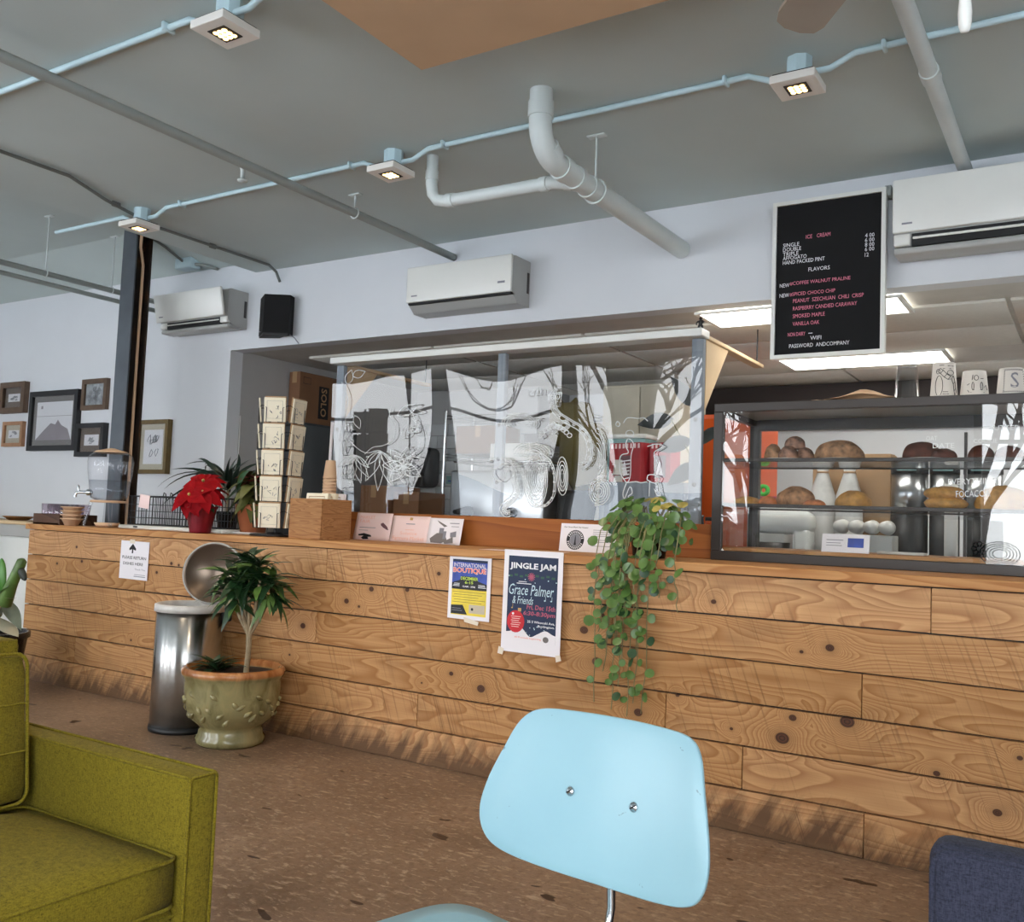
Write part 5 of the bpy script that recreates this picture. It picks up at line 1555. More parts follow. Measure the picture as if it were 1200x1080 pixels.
# ------------------------------------------------------------------ navy armchair (its back)
nb = thing('navy_armchair', 'navy tweed armchair seen from behind at lower right corner', 'armchair', (0.12, 1.66, 0))
Bm = M['sofa_blue']
bb = part('back', MB().rbox(-0.352, 0.352, -0.045, 0.045, 0.14, 0.752, 0.028, 4), Bm, nb)
part('piping', MB().tube(rect_loop('y', -0.037, -0.345, 0.345, 0.14, 0.742, 0.03), 0.005, 6, closed=True).tube(rect_loop('y', 0.037, -0.345, 0.345, 0.14, 0.742, 0.03), 0.005, 6, closed=True), Bm, bb)
part('seat_cushion', cushion(-0.27, 0.27, 0.05, 0.62, 0.28, 0.42, 0.03, 0.02), Bm, nb)
part('base', MB().rbox(-0.35, 0.35, 0.046, 0.62, 0.14, 0.278, 0.012, 2), Bm, nb)
for x in (-0.35, 0.275):
    part('arm', MB().rbox(x, x + 0.075, 0.046, 0.64, 0.28, 0.56, 0.02, 3), Bm, nb)
for x in (-0.3, 0.3):
    for y in (0.0, 0.58):
        part('leg', MB().tube([(x, y, 0.14), (x, y, 0)], [0.02, 0.013], 10), M['darkwood'], nb)

# ------------------------------------------------------------------ pale blue plywood chair
ch = thing('blue_chair', 'pale blue moulded plywood chair with chromed metal legs in front', 'chair', (-0.80, 1.50, 0), radians(-6))
def shell(outline, thick, curve, nr=7):
    """plate filling an outline, built as rings towards its centre and bent by curve(u, v)"""
    n = len(outline)
    cx = sum(p[0] for p in outline) / n
    cy = sum(p[1] for p in outline) / n
    vs, fs = [], []
    for s_ in (0, 1):
        for j in range(nr):
            k = 1 - j / nr
            for (a, b) in outline:
                u, v = cx + (a - cx) * k, cy + (b - cy) * k
                vs.append((u, v, curve(u, v) + (thick / 2 if s_ else -thick / 2)))
        vs.append((cx, cy, curve(cx, cy) + (thick / 2 if s_ else -thick / 2)))
    H_ = nr * n + 1
    for s_ in (0, 1):
        o = s_ * H_
        for j in range(nr - 1):
            for i in range(n):
                l = (i + 1) % n
                fs.append((o + j * n + i, o + j * n + l, o + (j + 1) * n + l, o + (j + 1) * n + i))
        for i in range(n):
            fs.append((o + (nr - 1) * n + i, o + (nr - 1) * n + (i + 1) % n, o + nr * n))
    for i in range(n):
        l = (i + 1) % n
        fs.append((i, l, H_ + l, H_ + i))
    return MB().add(vs, fs, True)
def spline(pts, k=5):
    out, n = [], len(pts)
    for i in range(n):
        p0, p1, p2, p3 = [Vector(pts[(i + j - 1) % n]) for j in range(4)]
        for s_ in range(k):
            t_ = s_ / k
            out.append(tuple(0.5 * ((2 * p1) + (p2 - p0) * t_ + (2 * p0 - 5 * p1 + 4 * p2 - p3) * t_ ** 2 + (3 * p1 - p0 - 3 * p2 + p3) * t_ ** 3)))
    return out
half = [(0.0, 0.168), (0.09, 0.166), (0.165, 0.158), (0.20, 0.130), (0.222, 0.07), (0.243, 0.0), (0.2495, -0.055), (0.236, -0.098), (0.20, -0.122), (0.12, -0.134)]
outl = half + [(0.0, -0.137)] + [(-a, b) for a, b in half[:0:-1]]
bo = spline(outl)
# plate frame: u across, v up, w towards the sitter
bk_ = part('backrest', shell(bo, 0.011, lambda u, v: 0.85 * u * u - 0.6 * (v - 0.02) ** 2), M['chair_blue'], ch, (-0.016, 0.136, 0.69), (radians(78), 0, 0))
bk_.rotation_euler = (radians(90 - 12), 0, 0)
bevel(bk_, 0.003, 2)
for u in (-0.071, 0.071):
    sc2 = part('screw', MB().lathe([(0, 0.004), (0.008, 0.003), (0.0095, 0.0), (0, 0.0)], 14), M['chrome'], bk_, (u, 0.016, 0.0062 + 0.85 * u * u))
    part('slot', MB().box(-0.007, 0.007, -0.0012, 0.0012, 0.0035, 0.0046), M['slot'], sc2, (0, 0, 0), (0, 0, 0.6))
hs = [(0.0, 0.20), (0.12, 0.20), (0.20, 0.185), (0.238, 0.13), (0.247, 0.02), (0.245, -0.10), (0.225, -0.19), (0.17, -0.225), (0.08, -0.235)]
so = spline(hs + [(0.0, -0.237)] + [(-a, b) for a, b in hs[:0:-1]])
st_ = part('seat', shell(so, 0.011, lambda u, v: 0.35 * u * u + 0.05 * v * v - 0.55 * max(0, -v - 0.08) ** 2 - 0.012), M['chair_blue'], ch, (-0.10, -0.085, 0.445), (radians(-4), 0, 0))
part('back_post', MB().tube([(-0.015, 0.150, 0.70), (-0.012, 0.165, 0.60), (-0.008, 0.165, 0.50), (-0.01, 0.14, 0.40), (-0.02, 0.05, 0.385), (-0.06, -0.2, 0.40)], 0.0085, 10), M['chrome'], ch)
part('back_bracket', MB().rbox(-0.10, 0.07, 0.142, 0.152, 0.685, 0.715, 0.004, 1), M['chrome'], ch)
for s_ in (-1, 1):
    part('leg', MB().tube([(-0.06 + 0.15 * s_, 0.10, 0.41), (-0.06 + 0.18 * s_, 0.13, 0.2), (-0.06 + 0.21 * s_, 0.16, 0.005)], 0.0075, 10), M['chrome'], ch)
    part('leg', MB().tube([(-0.06 + 0.15 * s_, -0.20, 0.415), (-0.06 + 0.18 * s_, -0.23, 0.2), (-0.06 + 0.20 * s_, -0.25, 0.005)], 0.0075, 10), M['chrome'], ch)
    part('rail', MB().tube([(-0.06 + 0.15 * s_, 0.10, 0.41), (-0.06 + 0.15 * s_, -0.20, 0.415)], 0.0075, 10), M['chrome'], ch)
part('rail', MB().tube([(-0.21, 0.10, 0.41), (0.09, 0.10, 0.41)], 0.0075, 10).tube([(-0.21, -0.20, 0.415), (0.09, -0.20, 0.415)], 0.0075, 10), M['chrome'], ch)
# ------------------------------------------------------------------ acrylic screen on the backsplash
DRAW_FLOWER = [[-3973,1607,-3982,1582,-3984,1558,-3980,1535,-3972,1513,-3960,1492,-3945,1471,-3929,1451,-3912,1430,-3912,1430,-3910,1454,-3909,1477,-3909,1500,-3912,1523,-3919,1545,-3931,1567,-3948,1587,-3973,1607],[-3973,1607,-3996,1586,-4010,1565,-4018,1542,-4022,1519,-4021,1495,-4016,1471,-4010,1447,-4003,1423,-4003,1423,-3989,1444,-3975,1466,-3963,1488,-3954,1510,-3950,1533,-3951,1557,-3957,1581,-3973,1607],[-3973,1607,-4000,1596,-4021,1582,-4038,1566,-4051,1548,-4060,1529,-4068,1509,-4074,1488,-4079,1466,-4079,1466,-4058,1480,-4037,1495,-4018,1510,-4001,1525,-3987,1543,-3977,1562,-3972,1583,-3973,1607],[-3973,1607,-3970,1583,-3962,1562,-3950,1543,-3934,1526,-3915,1510,-3894,1495,-3872,1481,-3850,1468,-3850,1468,-3858,1489,-3866,1509,-3876,1529,-3888,1548,-3903,1566,-3921,1582,-3944,1596,-3973,1607],[-3973,1607,-3964,1590,-3951,1577,-3937,1566,-3921,1556,-3904,1548,-3886,1541,-3866,1535,-3847,1529,-3847,1529,-3859,1542,-3871,1555,-3884,1568,-3898,1579,-3913,1589,-3931,1597,-3950,1603,-3973,1607],[-3973,1607,-3998,1605,-4019,1600,-4039,1593,-4056,1583,-4071,1572,-4085,1559,-4098,1545,-4111,1531,-4111,1531,-4089,1536,-4068,1541,-4047,1547,-4028,1555,-4010,1564,-3995,1575,-3982,1589,-3973,1607],[-3761,1627,-3769,1595,-3767,1565,-3758,1537,-3745,1511,-3727,1485,-3706,1461,-3683,1437,-3659,1414,-3659,1414,-3660,1443,-3663,1472,-3667,1501,-3675,1529,-3687,1556,-3704,1581,-3728,1605,-3761,1627],[-3761,1627,-3783,1598,-3796,1569,-3802,1539,-3803,1509,-3799,1478,-3792,1447,-3783,1417,-3773,1386,-3773,1386,-3761,1415,-3749,1445,-3739,1474,-3732,1504,-3730,1534,-3733,1565,-3743,1595,-3761,1627],[-3761,1627,-3797,1613,-3822,1595,-3842,1575,-3855,1552,-3864,1527,-3870,1500,-3873,1473,-3875,1446,-3875,1446,-3849,1464,-3823,1482,-3800,1501,-3781,1522,-3766,1544,-3757,1569,-3754,1596,-3761,1627],[-3761,1627,-3756,1603,-3745,1583,-3730,1566,-3712,1550,-3692,1537,-3669,1525,-3646,1514,-3621,1504,-3621,1504,-3632,1524,-3643,1543,-3655,1562,-3669,1580,-3686,1595,-3707,1609,-3731,1620,-3761,1627],[-3761,1627,-3789,1625,-3811,1619,-3830,1610,-3847,1599,-3861,1585,-3873,1570,-3885,1554,-3896,1537,-3896,1537,-3873,1543,-3850,1550,-3829,1557,-3810,1566,-3792,1577,-3778,1590,-3767,1607,-3761,1627],[-3581,1538,-3570,1523,-3559,1515,-3547,1510,-3535,1509,-3522,1510,-3508,1514,-3495,1519,-3482,1524,-3482,1524,-3493,1533,-3504,1541,-3515,1548,-3527,1553,-3540,1555,-3553,1554,-3566,1549,-3581,1538],[-3581,1538,-3586,1522,-3586,1510,-3581,1500,-3573,1492,-3562,1486,-3549,1481,-3534,1477,-3519,1473,-3519,1473,-3520,1486,-3521,1497,-3523,1509,-3527,1519,-3535,1527,-3545,1533,-3560,1537,-3581,1538],[-3581,1538,-3599,1530,-3609,1522,-3615,1512,-3616,1503,-3613,1492,-3608,1482,-3601,1471,-3594,1460,-3594,1460,-3583,1468,-3573,1477,-3564,1486,-3559,1495,-3557,1505,-3559,1515,-3566,1526,-3581,1538],[-3581,1538,-3601,1543,-3616,1543,-3629,1540,-3639,1534,-3646,1525,-3652,1515,-3657,1504,-3661,1492,-3661,1492,-3645,1492,-3630,1492,-3616,1493,-3603,1496,-3593,1502,-3585,1510,-3581,1521,-3581,1538],[-3581,1538,-3591,1552,-3603,1561,-3615,1566,-3627,1567,-3641,1566,-3654,1562,-3668,1557,-3682,1552,-3682,1552,-3670,1543,-3659,1534,-3647,1527,-3635,1522,-3622,1520,-3609,1522,-3595,1527,-3581,1538],[-3581,1538,-3575,1553,-3576,1566,-3581,1576,-3589,1583,-3600,1590,-3613,1595,-3628,1599,-3643,1603,-3643,1603,-3642,1591,-3642,1579,-3639,1568,-3635,1557,-3627,1549,-3616,1543,-3602,1538,-3581,1538],[-3581,1538,-3563,1545,-3552,1554,-3547,1563,-3546,1573,-3548,1583,-3553,1594,-3560,1605,-3568,1616,-3568,1616,-3579,1608,-3589,1599,-3597,1590,-3603,1581,-3605,1571,-3603,1561,-3596,1550,-3581,1538],[-3581,1538,-3561,1533,-3545,1533,-3533,1536,-3524,1542,-3516,1550,-3510,1560,-3506,1572,-3501,1583,-3501,1583,-3517,1583,-3532,1583,-3546,1582,-3558,1579,-3569,1574,-3576,1566,-3581,1554,-3581,1538],[-3581,1538,-3574,1515,-3561,1499,-3546,1487,-3529,1480,-3509,1476,-3487,1475,-3464,1475,-3442,1476,-3442,1476,-3453,1493,-3465,1508,-3478,1522,-3493,1534,-3510,1542,-3530,1546,-3553,1545,-3581,1538],[-3581,1538,-3599,1520,-3607,1503,-3608,1487,-3603,1471,-3594,1457,-3580,1442,-3565,1429,-3549,1415,-3549,1415,-3540,1432,-3533,1449,-3528,1465,-3527,1481,-3530,1497,-3539,1511,-3555,1525,-3581,1538],[-3581,1538,-3611,1538,-3633,1533,-3650,1524,-3662,1512,-3670,1497,-3676,1480,-3679,1463,-3682,1444,-3682,1444,-3660,1449,-3638,1455,-3618,1462,-3601,1471,-3588,1482,-3579,1496,-3576,1514,-3581,1538],[-3581,1538,-3601,1556,-3620,1567,-3640,1572,-3661,1572,-3681,1569,-3701,1562,-3722,1554,-3742,1544,-3742,1544,-3722,1533,-3701,1523,-3681,1515,-3661,1510,-3641,1509,-3621,1512,-3601,1521,-3581,1538],[-3581,1538,-3576,1561,-3578,1579,-3587,1594,-3600,1607,-3617,1617,-3637,1625,-3658,1633,-3681,1640,-3681,1640,-3678,1621,-3675,1603,-3670,1586,-3662,1570,-3650,1557,-3633,1547,-3611,1540,-3581,1538],[-3581,1538,-3554,1548,-3539,1561,-3529,1575,-3526,1590,-3527,1606,-3532,1623,-3539,1641,-3547,1658,-3547,1658,-3563,1646,-3579,1633,-3592,1620,-3602,1606,-3607,1591,-3606,1575,-3599,1558,-3581,1538],[-3581,1538,-3553,1528,-3530,1526,-3510,1528,-3493,1535,-3478,1545,-3465,1558,-3452,1573,-3441,1588,-3441,1588,-3464,1591,-3486,1593,-3508,1594,-3528,1591,-3546,1586,-3561,1576,-3573,1560,-3581,1538],[-3554,1538,-3555,1531,-3559,1524,-3566,1520,-3575,1517,-3584,1517,-3593,1520,-3601,1524,-3606,1531,-3608,1538,-3607,1545,-3602,1551,-3595,1556,-3587,1559,-3577,1559,-3568,1556,-3561,1551,-3556,1545,-3554,1538],[-3630,1845,-3600,1839,-3574,1840,-3551,1845,-3531,1854,-3514,1865,-3498,1879,-3483,1894,-3468,1910,-3468,1910,-3494,1910,-3519,1909,-3543,1907,-3566,1902,-3587,1895,-3605,1883,-3620,1867,-3630,1845],[-3588,1706,-3568,1710,-3554,1717,-3544,1725,-3537,1736,-3533,1747,-3532,1760,-3532,1774,-3533,1787,-3533,1787,-3547,1781,-3561,1774,-3573,1766,-3584,1757,-3591,1747,-3595,1736,-3595,1722,-3588,1706],[-3557,1748,-3542,1740,-3529,1738,-3517,1738,-3506,1740,-3496,1745,-3486,1751,-3477,1758,-3468,1765,-3468,1765,-3481,1768,-3494,1770,-3507,1772,-3519,1772,-3530,1770,-3540,1766,-3549,1759,-3557,1748],[-4046,2057,-4024,2063,-4011,2071,-4002,2080,-3998,2091,-3998,2104,-4000,2117,-4005,2131,-4010,2145,-4010,2145,-4024,2137,-4037,2129,-4049,2120,-4058,2111,-4063,2100,-4064,2088,-4059,2074,-4046,2057],[-3998,2105,-3979,2095,-3962,2091,-3948,2091,-3936,2094,-3925,2100,-3916,2109,-3907,2118,-3898,2129,-3898,2129,-3914,2133,-3930,2137,-3946,2140,-3960,2140,-3973,2137,-3984,2132,-3993,2121,-3998,2105],[-4029,1801,-4053,1794,-4070,1785,-4083,1773,-4092,1760,-4097,1745,-4100,1729,-4102,1713,-4103,1696,-4103,1696,-4085,1706,-4069,1715,-4053,1726,-4040,1737,-4031,1750,-4025,1765,-4024,1781,-4029,1801],[-3975,1855,-3984,1840,-3986,1828,-3984,1816,-3978,1806,-3969,1796,-3957,1788,-3944,1779,-3930,1771,-3930,1771,-3927,1783,-3925,1796,-3924,1808,-3926,1819,-3931,1830,-3940,1840,-3954,1848,-3975,1855],[-4053,1712,-4068,1702,-4077,1691,-4082,1679,-4083,1667,-4082,1654,-4079,1641,-4074,1628,-4069,1614,-4069,1614,-4059,1626,-4051,1637,-4043,1648,-4038,1660,-4036,1672,-4037,1685,-4041,1698,-4053,1712],[-3531,1874,-3521,1863,-3510,1856,-3499,1852,-3487,1850,-3475,1851,-3463,1853,-3451,1855,-3439,1859,-3439,1859,-3449,1866,-3460,1872,-3471,1878,-3482,1883,-3493,1885,-3505,1885,-3518,1882,-3531,1874],[-3514,1821,-3522,1809,-3524,1798,-3524,1787,-3521,1777,-3515,1767,-3508,1757,-3500,1747,-3491,1737,-3491,1737,-3488,1748,-3486,1759,-3485,1770,-3485,1781,-3488,1791,-3493,1802,-3501,1811,-3514,1821],[-4091,2071,-4083,2057,-4072,2038,-4059,2016,-4047,1992,-4040,1968,-4040,1943,-4043,1916,-4048,1889,-4053,1861,-4053,1835,-4052,1809,-4050,1783,-4045,1758,-4037,1734,-4023,1712,-4003,1690,-3976,1669,-3946,1649,-3916,1633,-3888,1623,-3862,1620,-3836,1623,-3811,1629,-3786,1634,-3762,1633,-3739,1622,-3717,1606,-3696,1589,-3673,1574,-3647,1568,-3617,1570,-3581,1579,-3546,1591,-3514,1606,-3490,1620,-3474,1634,-3463,1649,-3457,1665,-3455,1684,-3455,1704,-3459,1727,-3467,1754,-3478,1782,-3490,1809,-3502,1831,-3513,1849,-3527,1865,-3540,1878,-3551,1888,-3559,1896],[-3887,1612,-3878,1618,-3865,1627,-3850,1638,-3835,1648,-3819,1655,-3803,1658,-3787,1659,-3770,1660,-3752,1661,-3736,1665,-3718,1670,-3700,1677,-3683,1685,-3667,1695,-3656,1707,-3649,1721,-3645,1739,-3644,1758,-3645,1776,-3647,1792,-3654,1805,-3664,1816,-3675,1826,-3686,1836,-3692,1847,-3693,1859,-3691,1871,-3687,1883,-3684,1893,-3681,1900]]
